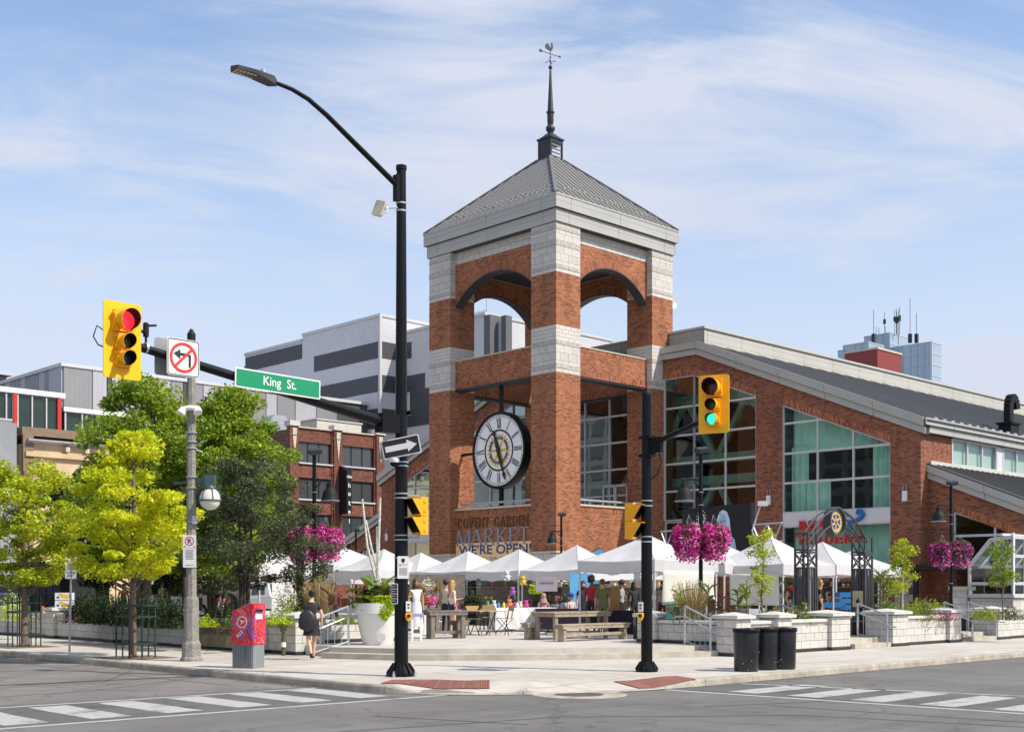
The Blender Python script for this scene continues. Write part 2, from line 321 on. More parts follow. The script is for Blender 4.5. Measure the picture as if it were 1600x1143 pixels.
def asphalt(name, c):
    m = mat(name, c, .92, var=.22, scale=70, bump=.5, bscale=150, detail=8); t = m.node_tree; b = t.nodes['Principled BSDF']; src = b.inputs['Base Color'].links[0].from_socket
    co = N(t, 'ShaderNodeTexCoord'); rot = N(t, 'ShaderNodeMapping'); rot.inputs['Rotation'].default_value = (0,0,-AU); t.links.new(co.outputs['Object'], rot.inputs[0])
    def layer(src, sc, scale, lo, hi, dk, det=6.0):
        mp_ = N(t, 'ShaderNodeMapping'); mp_.inputs['Scale'].default_value = scale; t.links.new(rot.outputs[0], mp_.inputs[0]); n = N(t, 'ShaderNodeTexNoise', i_Scale=sc, i_Detail=det, i_Roughness=.65); t.links.new(mp_.outputs[0], n.inputs['Vector'])
        r = ramp(t, n.outputs[0], [(lo, dk), (hi, (1,1,1))]); mm = N(t, 'ShaderNodeMix', data_type='RGBA', blend_type='MULTIPLY'); mm.inputs[0].default_value = 1; t.links.new(src, mm.inputs[6]); t.links.new(r.outputs[0], mm.inputs[7]); return mm.outputs[2]
    src = layer(src, .35, (1,1,1), .35, .62, (.80,.79,.79)); src = layer(src, .8, (.12,1.6,1), .40, .56, (.86,.86,.87)); src = layer(src, .9, (1.6,.12,1), .38, .55, (.88,.88,.89)); src = layer(src, 1.3, (1,1,1), .30, .40, (.62,.61,.6), 9.0)
    vo = N(t, 'ShaderNodeTexVoronoi', feature='DISTANCE_TO_EDGE', i_Scale=.28); ns = N(t, 'ShaderNodeTexNoise', i_Scale=1.5, i_Detail=6.0); t.links.new(rot.outputs[0], ns.inputs['Vector']); ad = N(t, 'ShaderNodeMix', data_type='RGBA', blend_type='ADD'); ad.inputs[0].default_value = .9; t.links.new(rot.outputs[0], ad.inputs[6]); t.links.new(ns.outputs['Color'], ad.inputs[7]); t.links.new(ad.outputs[2], vo.inputs['Vector'])
    rc = ramp(t, vo.outputs[0], [(.0, (.60,.6,.6)), (.006, (.74,.74,.74)), (.010, (1,1,1))]); mm = N(t, 'ShaderNodeMix', data_type='RGBA', blend_type='MULTIPLY'); mm.inputs[0].default_value = .8; t.links.new(src, mm.inputs[6]); t.links.new(rc.outputs[0], mm.inputs[7])
    t.links.new(mm.outputs[2], b.inputs['Base Color']); return m
AU = math.atan2(.6938, .7202)
M['asphalt'] = asphalt('asphalt', (.175,.167,.158))
M['steel'] = mat('galvanised_steel', (.42,.45,.49), .4, metal=.5, var=.1, scale=8)
M['white'] = mat('white_paint', (.78,.78,.77), .5, var=.03)
M['yellow'] = mat('signal_yellow', (.93,.50,.005), .42, var=.03, spec=.4)
M['tentcloth'] = mat('white_canvas', (.70,.70,.72), .75, var=.06, scale=2.2, bump=.8, bscale=3.5, stain=.06)
_m = M['tentcloth']; _t = _m.node_tree; _b = _t.nodes['Principled BSDF']; _tr = N(_t, 'ShaderNodeBsdfTranslucent'); _tr.inputs[0].default_value = (.72,.68,.60,1); _mx = N(_t, 'ShaderNodeMixShader'); _mx.inputs[0].default_value = .22
_t.links.new(_b.outputs[0], _mx.inputs[1]); _t.links.new(_tr.outputs[0], _mx.inputs[2]); _t.links.new(_mx.outputs[0], _t.nodes['Material Output'].inputs[0])
M['tentleg'] = mat('tent_leg', (.62,.62,.63), .4, metal=.2, var=.05)
M['wood'] = mat('weathered_wood', (.34,.28,.21), .9, var=.3, scale=6, bump=.4, bscale=25, detail=9)
M['wood_d'] = mat('dark_weathered_wood', (.21,.18,.15), .9, var=.3, scale=6, bump=.4, bscale=25, detail=9)
M['bark'] = mat('bark', (.16,.12,.09), .95, var=.35, scale=14, bump=1.0, bscale=30, detail=9)
M['bark_d'] = mat('dark_bark', (.07,.052,.042), .95, var=.35, scale=14, bump=1.0, bscale=30, detail=9)
M['green_guard'] = mat('dark_green_paint', (.012,.03,.022), .5, var=.1)
M['concrete_pole'] = mat('exposed_concrete', (.27,.26,.23), .95, var=.35, scale=22, bump=.6, bscale=60, stain=.2, detail=10)
M['soil'] = mat('soil', (.05,.035,.025), 1, var=.4, scale=5, bump=.8)
M['red'] = mat('red_plastic', (.55,.03,.02), .4, var=.05)
M['signwhite'] = mat('sign_white', (.72,.72,.72), .45, var=.02)
M['signblack'] = mat('sign_black', (.015,.015,.018), .5, var=0)
M['signred'] = mat('sign_red', (.65,.03,.02), .45, var=0)
M['signgreen'] = mat('sign_green', (.0,.26,.115), .45, var=.03)
def flat(name, c, r=.6, **k):
    if name not in M: M[name] = mat(name, c, r, var=k.pop('var', .05), **k)
    return M[name]
# ---------------------------------------------------------------- the setting: road, pavement, kerb, plaza
PZ = .26
CU, CV, RU, RV = -28.5, -27.3, 5.1, 3.8          # rounded street corner
def struct(name, mb, m, **k): return mb.build(name, m, kind='structure', **k)
b = MB(); b.add([(-900,-900,-.13),(900,-900,-.13),(900,900,-.13),(-900,900,-.13)], [(0,1,2,3)])
struct('road', b, M['asphalt'], fix=False)
def edge_pts():
    e = [(CU-RU, v) for v in (60, 40, 20, 0, -10, -20, CV)]
    e += [(CU-RU*math.cos(a), CV-RV*math.sin(a)) for a in [math.pi/2*i/40 for i in range(1, 40)]]
    e += [(u, CV-RV) for u in (CU, -20, -10, 0, 20, 40, 80)]
    return e
def ramp_z(u, v):          # the pavement dips to the road at the two crossings
    if u > CU+.9 and v < CV+.9 and u > CU+1.2: pass
    best = 0
    for (a, w) in ((R(34), .34), (R(66), .42)):
        c, s = math.cos(a), math.sin(a); du, dv = (CU-u)/RU, (CV-v)/RV
        r = math.hypot(du, dv)
        if r < .3: continue
        th = math.atan2(dv, du); f = max(0, 1-max(0, abs(th-a)-w*.55)/(w*.45)); g = min(1, max(0, (r-.62)/.34))
        best = max(best, f*g)
    return -.118*best
def clip_poly(poly, reg):   # Sutherland-Hodgman, counter-clockwise convex region
    out = poly
    for i in range(len(reg)):
        a, c = reg[i], reg[(i+1) % len(reg)]; inp = out; out = []
        if not inp: break
        side = lambda p: (c[0]-a[0])*(p[1]-a[1])-(c[1]-a[1])*(p[0]-a[0])
        for j in range(len(inp)):
            p, q = inp[j-1], inp[j]; sp, sq = side(p), side(q)
            if (sp >= 0) != (sq >= 0):
                t = sp/(sp-sq); out.append((p[0]+(q[0]-p[0])*t, p[1]+(q[1]-p[1])*t))
            if sq >= 0: out.append(q)
    return out
E_ = edge_pts()
region = E_+[(80, 60)]      # counter-clockwise seen from above
GR = T('pavement', None, None, P(0, 0), AU); del GR['label'], GR['category']; GR['kind'] = 'structure'
bed = MB(); top = [(u, v, ramp_z(u, v)-.018) for u, v in region]; bed.add(top, [tuple(range(len(top)))]); bed.build('joint_bed', M['mortar'], GR, fix=False)
pav_mats = [M['paving'], mat('concrete_paving_warm', (.48,.435,.385), .9, var=.09, scale=3, bump=.2, stain=.12), mat('concrete_paving_pale', (.52,.49,.445), .9, var=.08, scale=3, bump=.2, stain=.12)]
random.seed(4)
def slab(u0, v0, u1, v1):
    near = u0 < CU+.8 and v0 < CV+.8
    g = .007; n = 5 if near else 1; bb = MB()
    for i in range(n):
        for j in range(n):
            a0 = u0+g+(u1-u0-2*g)*i/n; a1 = u0+g+(u1-u0-2*g)*(i+1)/n; c0 = v0+g+(v1-v0-2*g)*j/n; c1 = v0+g+(v1-v0-2*g)*(j+1)/n
            p = [(a0,c0),(a1,c0),(a1,c1),(a0,c1)]
            if near: p = clip_poly(p, E_+[(80, 60)])
            if len(p) > 2: bb.add([(x, y, ramp_z(x, y)) for x, y in p], [tuple(range(len(p)))])
    if bb.f: bb.build('paving_slab', random.choice(pav_mats), GR, fix=False)
vv = [-31.1, -29.85, -28.6, -27.1]; uu = [-33.6, -32.2, -30.7, -29.1]
for k in range(26):
    for j in range(3): slab(-28.5+k*1.6, vv[j], -28.5+(k+1)*1.6, vv[j+1])
for k in range(16):
    for j in range(3): slab(uu[j], -26.3+k*2.0, uu[j+1], -24.3+k*2.0)
us = [-33.6, -32.2, -30.7, -29.1, -27.8, -28.5][:4]+[-28.5]
for i in range(3):
    for j in range(4): slab(uu[i], [-31.1,-29.85,-28.6,-27.45,-26.3][j], uu[i+1], [-31.1,-29.85,-28.6,-27.45,-26.3][j+1])
for j in range(3): slab(-29.1, vv[j], -28.5, vv[j+1])
bb = MB(); bb.add([(-29.1,-27.1,0),(80,-27.1,0),(80,60,0),(-29.1,60,0)], [(0,1,2,3)]); bb.build('paving_sheet', M['paving'], GR, fix=False)
# kerb stones
KR = T('kerb', None, None, P(0, 0), AU); del KR['label'], KR['category']; KR['kind'] = 'structure'
def resample(pts, step):
    out = []; 
    for i in range(len(pts)-1):
        a, c = Vector(pts[i]), Vector(pts[i+1]); n = max(1, int((c-a).length/.3))
        out += [a+(c-a)*k/n for k in range(n)]
    return out+[Vector(pts[-1])]
E2 = resample([p for p in E_ if -12 < p[1] < 30 or p[1] <= -12][:], .3); E2 = [p for p in E2 if p.x < 25 and p.y < 25]
i = 0; random.seed(2)
while i < len(E2)-2:
    n = random.choice([9, 10, 10, 6]) if E2[i].x > CU+1 or E2[i].y > CV+1 else 5
    seg = E2[i:i+n+1]; k = MB(); vs_ = []
    for j, p in enumerate(seg):
        q = E2[min(i+j+1, len(E2)-1)]-E2[max(i+j-1, 0)]; nrm = Vector((-q.y, q.x)).normalized()     # points inwards
        s = .006 if j == 0 else (-.006 if j == len(seg)-1 else 0); pp = p+q.normalized()*s
        z = ramp_z(p.x, p.y)+.004; wob = .012*mnoise.noise(Vector((p.x*2, p.y*2, 0)))
        a = pp-nrm*(.0+wob); c = pp+nrm*.15; d = pp-nrm*(.035+wob)
        vs_ += [(d.x, d.y, -.135), (a.x-nrm.x*.02, a.y-nrm.y*.02, max(z-.03, -.128)), (a.x, a.y, z), (c.x, c.y, z), (c.x, c.y, -.14)]
    for j in range(len(seg)-1):
        for q in range(4): k.f.append((j*5+q, j*5+q+1, (j+1)*5+q+1, (j+1)*5+q)); k.m.append(0)
    L_ = len(seg)-1; k.f += [(0,1,2,3,4), (L_*5+4, L_*5+3, L_*5+2, L_*5+1, L_*5)]; k.m += [0, 0]
    k.v = vs_; k.build('kerb_stone', M['kerb'], KR, smooth=False)
    i += n
# gutter strip of grey concrete at the crossings, dirt line, road marks
b = MB()
for i in range(len(E2)-1):
    a, c = E2[i], E2[i+1]; q = (c-a).normalized(); nr = Vector((-q.y, q.x))
    if a.y < 6 and a.x < 12:
        w = .10+.10*abs(mnoise.noise(Vector((a.x*.9, a.y*.9, 3)))); w2 = .10+.10*abs(mnoise.noise(Vector((c.x*.9, c.y*.9, 3))))
        b.add([(a.x-nr.x*.03, a.y-nr.y*.03, -.126), (c.x-nr.x*.03, c.y-nr.y*.03, -.126), (c.x-nr.x*(.05+w2), c.y-nr.y*(.05+w2), -.126), (a.x-nr.x*(.05+w), a.y-nr.y*(.05+w), -.126)], [(0,1,2,3)])
o = b.build('gutter_grit', mat('gutter_grit', (.13,.11,.085), 1, var=.5, scale=9), fix=False, loc=P(0,0), rz=AU); o['kind'] = 'stuff'
def ribbon(mb, pts, w, z, wob=.01):
    pts = [Vector(p) for p in pts]; pts2 = []
    for i in range(len(pts)-1):
        n = max(1, int((pts[i+1]-pts[i]).length/.25)); pts2 += [pts[i]+(pts[i+1]-pts[i])*k/n for k in range(n)]
    pts2.append(pts[-1]); L = []
    for i, p in enumerate(pts2):
        d = (pts2[min(i+1, len(pts2)-1)]-pts2[max(i-1, 0)]).normalized(); nr = Vector((-d.y, d.x)); e = wob*mnoise.noise(Vector((p.x*3, p.y*3, w)))
        L += [(p.x-nr.x*(w/2+e), p.y-nr.y*(w/2+e), z), (p.x+nr.x*(w/2-e), p.y+nr.y*(w/2-e), z)]
    mb.add(L, [(2*i, 2*i+1, 2*i+3, 2*i+2) for i in range(len(pts2)-1)])
RM = T('road_marking', None, None, P(0, 0, 0), AU); del RM['label'], RM['category']; RM['kind'] = 'structure'
def mark(pts, w, wob=.012, name='painted_line'):
    b = MB(); ribbon(b, pts, w, -.126, wob); b.build(name, M['paint'], RM, fix=False)
mark([(-46, -28.95), (-32.7, -29.3)], .16); mark([(-44, -26.1), (-33.75, -26.5)], .14)
random.seed(5)
for k in range(9):
    u = -34.15-k*1.165; mark([(u+random.uniform(-.03,.03), -26.55), (u+random.uniform(-.03,.03), -28.75)], .6, .03, 'zebra_bar')
mark([(-29.5, -30.9), (-28.7, -42)], .16); mark([(-27.3, -31.25), (-26.1, -36.3), (-26.4, -42)], .14)
for k in range(7):
    v = -32.5-k*1.17; mark([(-26.65+.04*k, v), (-28.95+.06*k, v)], .6, .03, 'zebra_bar')
mark([(-19.9, -35.6), (-17.2, -34.7)], .09)
# darker asphalt inside the crossings, tyre marks, patch seams
b = MB(); ribbon(b, [(-46, -27.5), (-33.72, -27.9)], 2.7, -.128, .02); ribbon(b, [(-28.1, -31.25), (-27.3, -42)], 2.3, -.128, .02)
struct('crossing_asphalt', b, asphalt('smooth_asphalt', (.135,.133,.13)), fix=False, loc=P(0,0), rz=AU)
b = MB(); ribbon(b, [(-52,-22.0), (-33.76,-22.6)], 7.0, -.1295, .03); ribbon(b, [(-36.9,-24.5),(-36.7,60)], 6.2, -.1292, .04)
struct('old_asphalt', b, asphalt('old_asphalt', (.215,.198,.185)), fix=False, loc=P(0,0), rz=AU)
b = MB(); random.seed(9)
for pts in ([(-34.6,-25),(-34.8,-10),(-34.5,10)], [(-38.6,-32.2),(-34.2,-33.1),(-31.5,-35.4),(-30.2,-40)], [(-45,-36),(-38,-35.2),(-32,-38)],[(-44,-22.3),(-36,-22.6),(-33.8,-19.5)], [(-46,-24.4),(-37,-24.3),(-33.8,-22.5)], [(-42,-31.7),(-38,-32.5)], [(-30.6,-34.2),(-29.9,-40)], [(-31.5,-33.6),(-28.8,-34.6),(-27.6,-38)], [(-36,-31.2),(-35.2,-33.5)]):
    ribbon(b, pts, .035, -.1265, .015)
o = b.build('tar_seam', mat('tar', (.065,.063,.061), .75, var=.3, scale=20), fix=False, loc=P(0,0), rz=AU, kind='stuff')
# manhole
mh = on(905, 1084.5, -.13); t = T('manhole_cover', 'round iron manhole cover in a pale concrete ring on the road', 'manhole', (mh.x, mh.y, -.13))
MB().lathe([(.42,.0),(.42,.008),(.02,.008)], 28).build('lid', mat('cast_iron', (.09,.075,.07), .7, var=.3, scale=14, bump=.8, bscale=60), t)
MB().lathe([(.82,.0),(.82,.006),(.43,.006),(.43,0),(.82,0)], 32, cap=False).build('ring', M['kerb'], t)
# tactile plates on the two ramps
M['rust'] = mat('oxide_red_iron', (.17,.055,.04), .8, var=.25, scale=8, bump=.3)
def plate(c4, n, label):
    t = T('tactile_plate', label, 'tactile paving', c4[0], 0, 'tactile plates at the crossings'); o0 = c4[0]
    def pz(a, c, dz=.0):
        p = (c4[0]*(1-a)+c4[1]*a)*(1-c)+(c4[3]*(1-a)+c4[2]*a)*c; u, v = UV(p.x, p.y); return Vector((p.x-o0.x, p.y-o0.y, ramp_z(u, v)+.012+dz-o0.z))
    b = MB(); n_ = 14; b.add([pz(i/n_, j/n_) for i in range(n_+1) for j in range(n_+1)], [(i*(n_+1)+j, (i+1)*(n_+1)+j, (i+1)*(n_+1)+j+1, i*(n_+1)+j+1) for i in range(n_) for j in range(n_)]); b.build('plate', M['rust'], t, fix=False)
    d = MB(); nx, ny = n
    for i in range(nx):
        for j in range(ny):
            p = pz((i+.5)/nx, (j+.5)/ny)
            d.lathe([(.024,0),(.014,.01)], 6, p)
    d.build('stud', mat('worn_iron', (.25,.10,.075), .7, var=.2) if 'wi' not in M else M['wi'], t, kind='stuff', fix=False)
    g = MB()
    for i in range(1, nx//6+1):
        pass
    for i in range(1, 8):
        for j in range(8): g.beam(pz(j/8, i/8, .003), pz((j+1)/8, i/8, .003), .014, .006)
    g.build('plate_joint', M['mortar'], t, fix=False, kind='stuff')
def rz_on(px, py):
    p = on(px, py, -.06)
    for _ in range(6):
        u, v = UV(p.x, p.y); p = on(px, py, ramp_z(u, v))
    return p
plate([rz_on(594,1068), rz_on(612,1062.5), rz_on(765,1066.5), rz_on(765,1074)], (10, 44), 'rust red tactile plate beside the tall black pole')
plate([rz_on(958,1065.5), rz_on(1000,1069.5), rz_on(1088,1061.5), rz_on(1057,1056.5)], (12, 40), 'rust red tactile plate right of the shorter black pole')
# ---------------------------------------------------------------- plaza slab and steps
base = [(-29.5,-20.6),(-28.75,-22.5),(-27.9,-23.45),(-26.75,-24.45),(-25.4,-25.3),(-24,-26),(-22.9,-26.4),(-21.75,-26.65)]
def arc_off(d):
    out = []
    for i, p in enumerate(base):
        a, c = Vector(base[max(0,i-1)]), Vector(base[min(len(base)-1,i+1)]); q = (c-a).normalized(); nr = Vector((-q.y, q.x)); out.append((p[0]+nr.x*d, p[1]+nr.y*d))
    return out
def slabmesh(poly, z0, z1, name, m, parent=None):
    b = MB(); b.ext([(x, y, z0) for x, y in poly], (0, 0, z1-z0)); return b.build(name, m, parent)
PL = T('plaza', None, None, P(0, 0), AU); del PL['label'], PL['category']; PL['kind'] = 'structure'
inner = [(-21.4,-26.4),(70,-26.4),(70,70),(-28.9,70),(-28.9,-20.3)]
slabmesh(arc_off(.36)+inner, 0.004, PZ, 'plaza_slab', M['paving'], PL)
slabmesh(arc_off(0)+[(-21.4,-26.1),(-28.6,-20.3)], 0.002, .135, 'step', M['stepc'], PL)
for (u0, u1) in ((-16.1,-14.1), (-8.9,-7.2)):
    for k in range(2): slabmesh([(u0, -27.15+.36*k), (u1, -27.15+.36*k), (u1, -26.3), (u0, -26.3)], .002, .133*(k+1)-(.004 if k else 0), 'step', M['stepc'], PL)
# ---------------------------------------------------------------- low block walls with piers
unit = MB().box(0,0,0,1,1,1)
UB = [unit.mesh('block', m) for m in (M['stone'], M['stone_b'])]
def blocks(parent, face, a0, a1, plane, z0, z1, bw, bh, dep=.03, gap=.012, meshes=UB, phase=0.0, proud=.012, rows=None, name='stone_block'):
    """courses of separate blocks; face '-v' runs along u on plane v, face '-u' runs along v on plane u"""
    z = z0; r = 0
    while z < z1-.03:
        h = min(bh, z1-z); off = (bw/2 if r % 2 else 0)+phase; a = a0-off if off else a0; a = a0
        cuts = [a0]; x = a0+(bw-off % bw if off else bw)
        while x < a1-.06: cuts.append(x); x += bw
        cuts.append(a1)
        for c, d in zip(cuts, cuts[1:]):
            if d-c < .05: continue
            m = random.choice(meshes)
            pr = proud+random.uniform(-.002, .003)
            if face == '-v': inst(m, name, parent, (c+gap/2, plane-pr, z+gap/2), (d-c-gap, dep, h-gap))
            else: inst(m, name, parent, (plane-pr, c+gap/2, z+gap/2), (dep, d-c-gap, h-gap))
        z += h; r += 1
def pier(u, v, label, s=.62, zb=0.0, h=.93):
    t = T('stone_pier', label, 'pier', P(u, v, 0), AU, 'stone piers of the low plaza wall')
    MB().box(.02,.02,0,s-.02,s-.02,h).build('core', M['mortar'], t)
    MB().box(-.012,-.012,zb,s+.01,s+.01,zb+.075).build('base', M['darkmetal'], t)
    blocks(t, '-v', 0, s, .02, zb+.09, h, .41, .205, phase=0, dep=.04); blocks(t, '-u', 0, s, .02, zb+.09, h, .41, .205, phase=.2, dep=.04)
    c = MB(); o = .09; c.box(-o,-o,h,s+o,s+o,h+.085)
    k = s/2; c.add([(-o,-o,h+.085),(s+o,-o,h+.085),(s+o,s+o,h+.085),(-o,s+o,h+.085),(k,k,h+.17)], [(0,1,4),(1,2,4),(2,3,4),(3,0,4)])
    c.build('cap', M['coping'], t, bevel=.008)
    return t
def low_wall(u, v, L, d, label, zb=0.0, h=.78, th=.36):
    t = T('stone_wall', label, 'low wall', P(u, v, 0), AU, 'low block walls round the plaza')
    if d == 'u':
        MB().box(0,.02,0,L,th,h).build('core', M['mortar'], t); MB().box(0,-.004,zb,L,.03,zb+.075).build('base', M['darkmetal'], t)
        blocks(t, '-v', 0, L, .02, zb+.09, h, .41, .205, dep=.04)
        n = max(1, round(L/1.25))
        for i in range(n): MB().box(i*L/n+.004,-.05,h,(i+1)*L/n-.004,th+.03,h+.085).build('coping_stone', M['coping'], t, bevel=.012)
    else:
        MB().box(.02,0,0,th,L,h).build('core', M['mortar'], t); MB().box(-.004,0,zb,.03,L,zb+.075).build('base', M['darkmetal'], t)
        blocks(t, '-u', 0, L, .02, zb+.09, h, .41, .205, dep=.04)
        n = max(1, round(L/1.25))
        for i in range(n): MB().box(-.05,i*L/n+.004,h,th+.03,(i+1)*L/n-.004,h+.085).build('coping_stone', M['coping'], t, bevel=.012)
    return t
random.seed(11)
def v_at(px, u=-29.1):      # v where the bearing px meets the line u
    r = Vector(((px-800)/FOC, 1)); tt = (u+C0.dot(UD))/r.dot(UD); return r.dot(VD)*tt-C0.dot(VD)
pv = [v_at(88), v_at(181), v_at(288), v_at(418), v_at(467)]
plab = ['stone pier behind the no parking sign, banana boxes on it', 'stone pier left of the yellow tree in its guard', 'stone pier directly behind the concrete lamp pole', 'stone pier just right of the red letter box', 'stone pier beside the walking woman, left end of the steps']
for i, v in enumerate(pv): pier(-29.2, v, plab[i])
pier(-29.2, v_at(12), 'stone pier at the left edge of the photo')
wl = ['low stone wall behind the leftmost tree guard', 'low stone wall behind the parking sign post, dark hedge above', 'low stone wall behind the yellow tree guard', 'low stone wall with the carved market name plaque', 'low stone wall with lime plants behind the letter box']
vs2 = [v_at(12)]+pv
for i in range(5):
    a = vs2[i+1]+.62; c = vs2[i]
    low_wall(-29.08, a, c-a, 'v', wl[i])
low_wall(-29.08, v_at(12)+.62, 6, 'v', 'low stone wall running out of the left edge')
low_wall(-27.75, pv[4]+1.05, 3.2, 'u', 'low wall behind the large white planter', zb=PZ) if False else None
# plaza-side walls
pier(-21.75, -27.2, 'corner stone pier with handrail at the right end of the curved steps')
pier(-21.75, v_at(1008, -21.8)-.3, 'stone pier behind the shorter black pole, wooden bench left of it', zb=PZ)
low_wall(-21.62, -26.58, (v_at(1008, -21.8)-.3)+26.58, 'v', 'low stone wall between the steps and the handrail, green bin on it', zb=PZ)
pier(-20.0, -27.24, 'stone pier behind the three black bins')
low_wall(-21.13, -27.08, 3.75, 'u', 'sunlit low stone wall behind the black bins')
pier(-17.38, -27.2, 'stone pier left of the lattice gateway stairs', s=.95)
pier(-14.1, -27.2, 'stone pier right of the gateway stairs', s=.9)
low_wall(-13.2, -27.08, 2.6, 'u', 'low stone wall between the gateway and the right lamp post')
pier(-10.6, -27.2, 'stone pier under the right lamp post baskets', s=.75)
pier(-7.25, -27.2, 'stone pier at the right edge of the photo', s=.9)
low_wall(-6.35, -27.08, 6, 'u', 'low stone wall running out of the right edge')
low_wall(-14.0, -25.6, 5.5, 'v', 'low side wall receding right of the gateway stairs', zb=PZ)
# ---------------------------------------------------------------- clock tower
SR = 10.4; SU = 9.8; CW = 1.88
TW = T('clock_tower', 'tall red brick clock tower with grey pyramid roof and open arches', 'tower', P(0, 0), AU)
KO = {}
ub_s = unit.mesh('tower_block', M['stone'])
ub_t = unit.mesh('tower_block_cool', M['stone_b'])
rows_mid = [('h',.22),('r',.22),('h',.2),('f',.42),('f',.42),('r',.22),('h',.2),('h',.2),('h',.2),('h',.21)]
rows_top = [('h',.2),('r',.2),('h',.2),('f',.4),('f',.4),('r',.3),('f',.34),('h',.2),('r',.2),('h',.2)]
def band(col, z0, rows, s):
    d = MB(); rgh = MB()
    for k, (ty, h) in enumerate(rows):
        g = .015
        if ty == 'f':
            n = 3; w = s/n
            for i in range(n+1):
                a = max(0, i*w-(w/2 if k % 2 else 0)); c = min(s, (i+1)*w-(w/2 if k % 2 else 0))
                if c-a < .1: continue
                inst(random.choice((ub_s, ub_t)), 'stone_block', col, (a+g/2, .0, z0+g/2), (c-a-g, .05, h-g))
                inst(random.choice((ub_s, ub_t)), 'stone_block', col, (.0, a+g/2, z0+g/2), (.05, c-a-g, h-g))
        else:
            t_ = rgh if ty == 'r' else d; n = 4 if ty == 'h' else 3; w = s/n; o = .0 if ty == 'h' else -.02
            for i in range(n+1):
                a = max(0, i*w-(w/2 if k % 2 else 0)); c = min(s, (i+1)*w-(w/2 if k % 2 else 0))
                if c-a < .1: continue
                gg = g if ty == 'h' else g*.6
                t_.box(a+gg/2, o, z0+gg/2, c-gg/2, .05, z0+h-gg/2); t_.box(o, a+gg/2, z0+gg/2, .05, c-gg/2, z0+h-gg/2)
                t_.box(a+gg/2, s-.05, z0+gg/2, c-gg/2, s-o, z0+h-gg/2); t_.box(s-.05, a+gg/2, z0+gg/2, s-o, c-gg/2, z0+h-gg/2)
        if ty == 'f':
            for i in range(3):
                a = i*s/3; c = (i+1)*s/3
                d.box(a+g/2, s-.05, z0+g/2, c-g/2, s, z0+h-g/2); d.box(s-.05, a+g/2, z0+g/2, s, c-g/2, z0+h-g/2)
        z0 += h
    d.build('stone_course', M['stone'], col, kind='stuff'); rgh.build('split_stone_course', M['stone_rough'], col, kind='stuff')
random.seed(21)
for (cu, cv) in ((0,0), (0,SR-CW), (SU-CW,0), (SU-CW,SR-CW)):
    # four corner columns; each mesh in its own local frame at the column foot
    c = MB(); e = 0
    c.box(0,0,3.6,CW,CW,13.14)
    col = c.build('column', M['brick'], TW, loc=(cu, cv, 0)); MB().box(0,0,15.65,CW,CW,18.46).build('upper_shaft', M['brick'], col)
    MB().box(.03,.03,0,CW-.03,CW-.03,3.6).build('base_core', M['mortar'], col)
    MB().box(.03,.03,13.14,CW-.03,CW-.03,15.65).build('band_core', M['mortar'], col); MB().box(.03,.03,18.46,CW-.03,CW-.03,21.1).build('band_core', M['mortar'], col)
    band(col, 13.14, rows_mid, CW); band(col, 18.46, rows_top, CW)
    g = MB(); z = .26
    for k in range(8):
        w = CW/3
        for i in range(4):
            a = max(0, i*w-(w/2 if k % 2 else 0)); cc = min(CW, (i+1)*w-(w/2 if k % 2 else 0))
            if cc-a > .1: g.box(a+.01, .0, z+.01, cc-.01, .05, z+.4); g.box(.0, a+.01, z+.01, .05, cc-.01, z+.4)
        z += .41
    g.build('base_stone', M['stone_b'], col, kind='stuff'); MB().box(-.06,-.06,3.54,CW+.04,CW+.04,3.66).build('base_ledge', M['limegrey'], col)
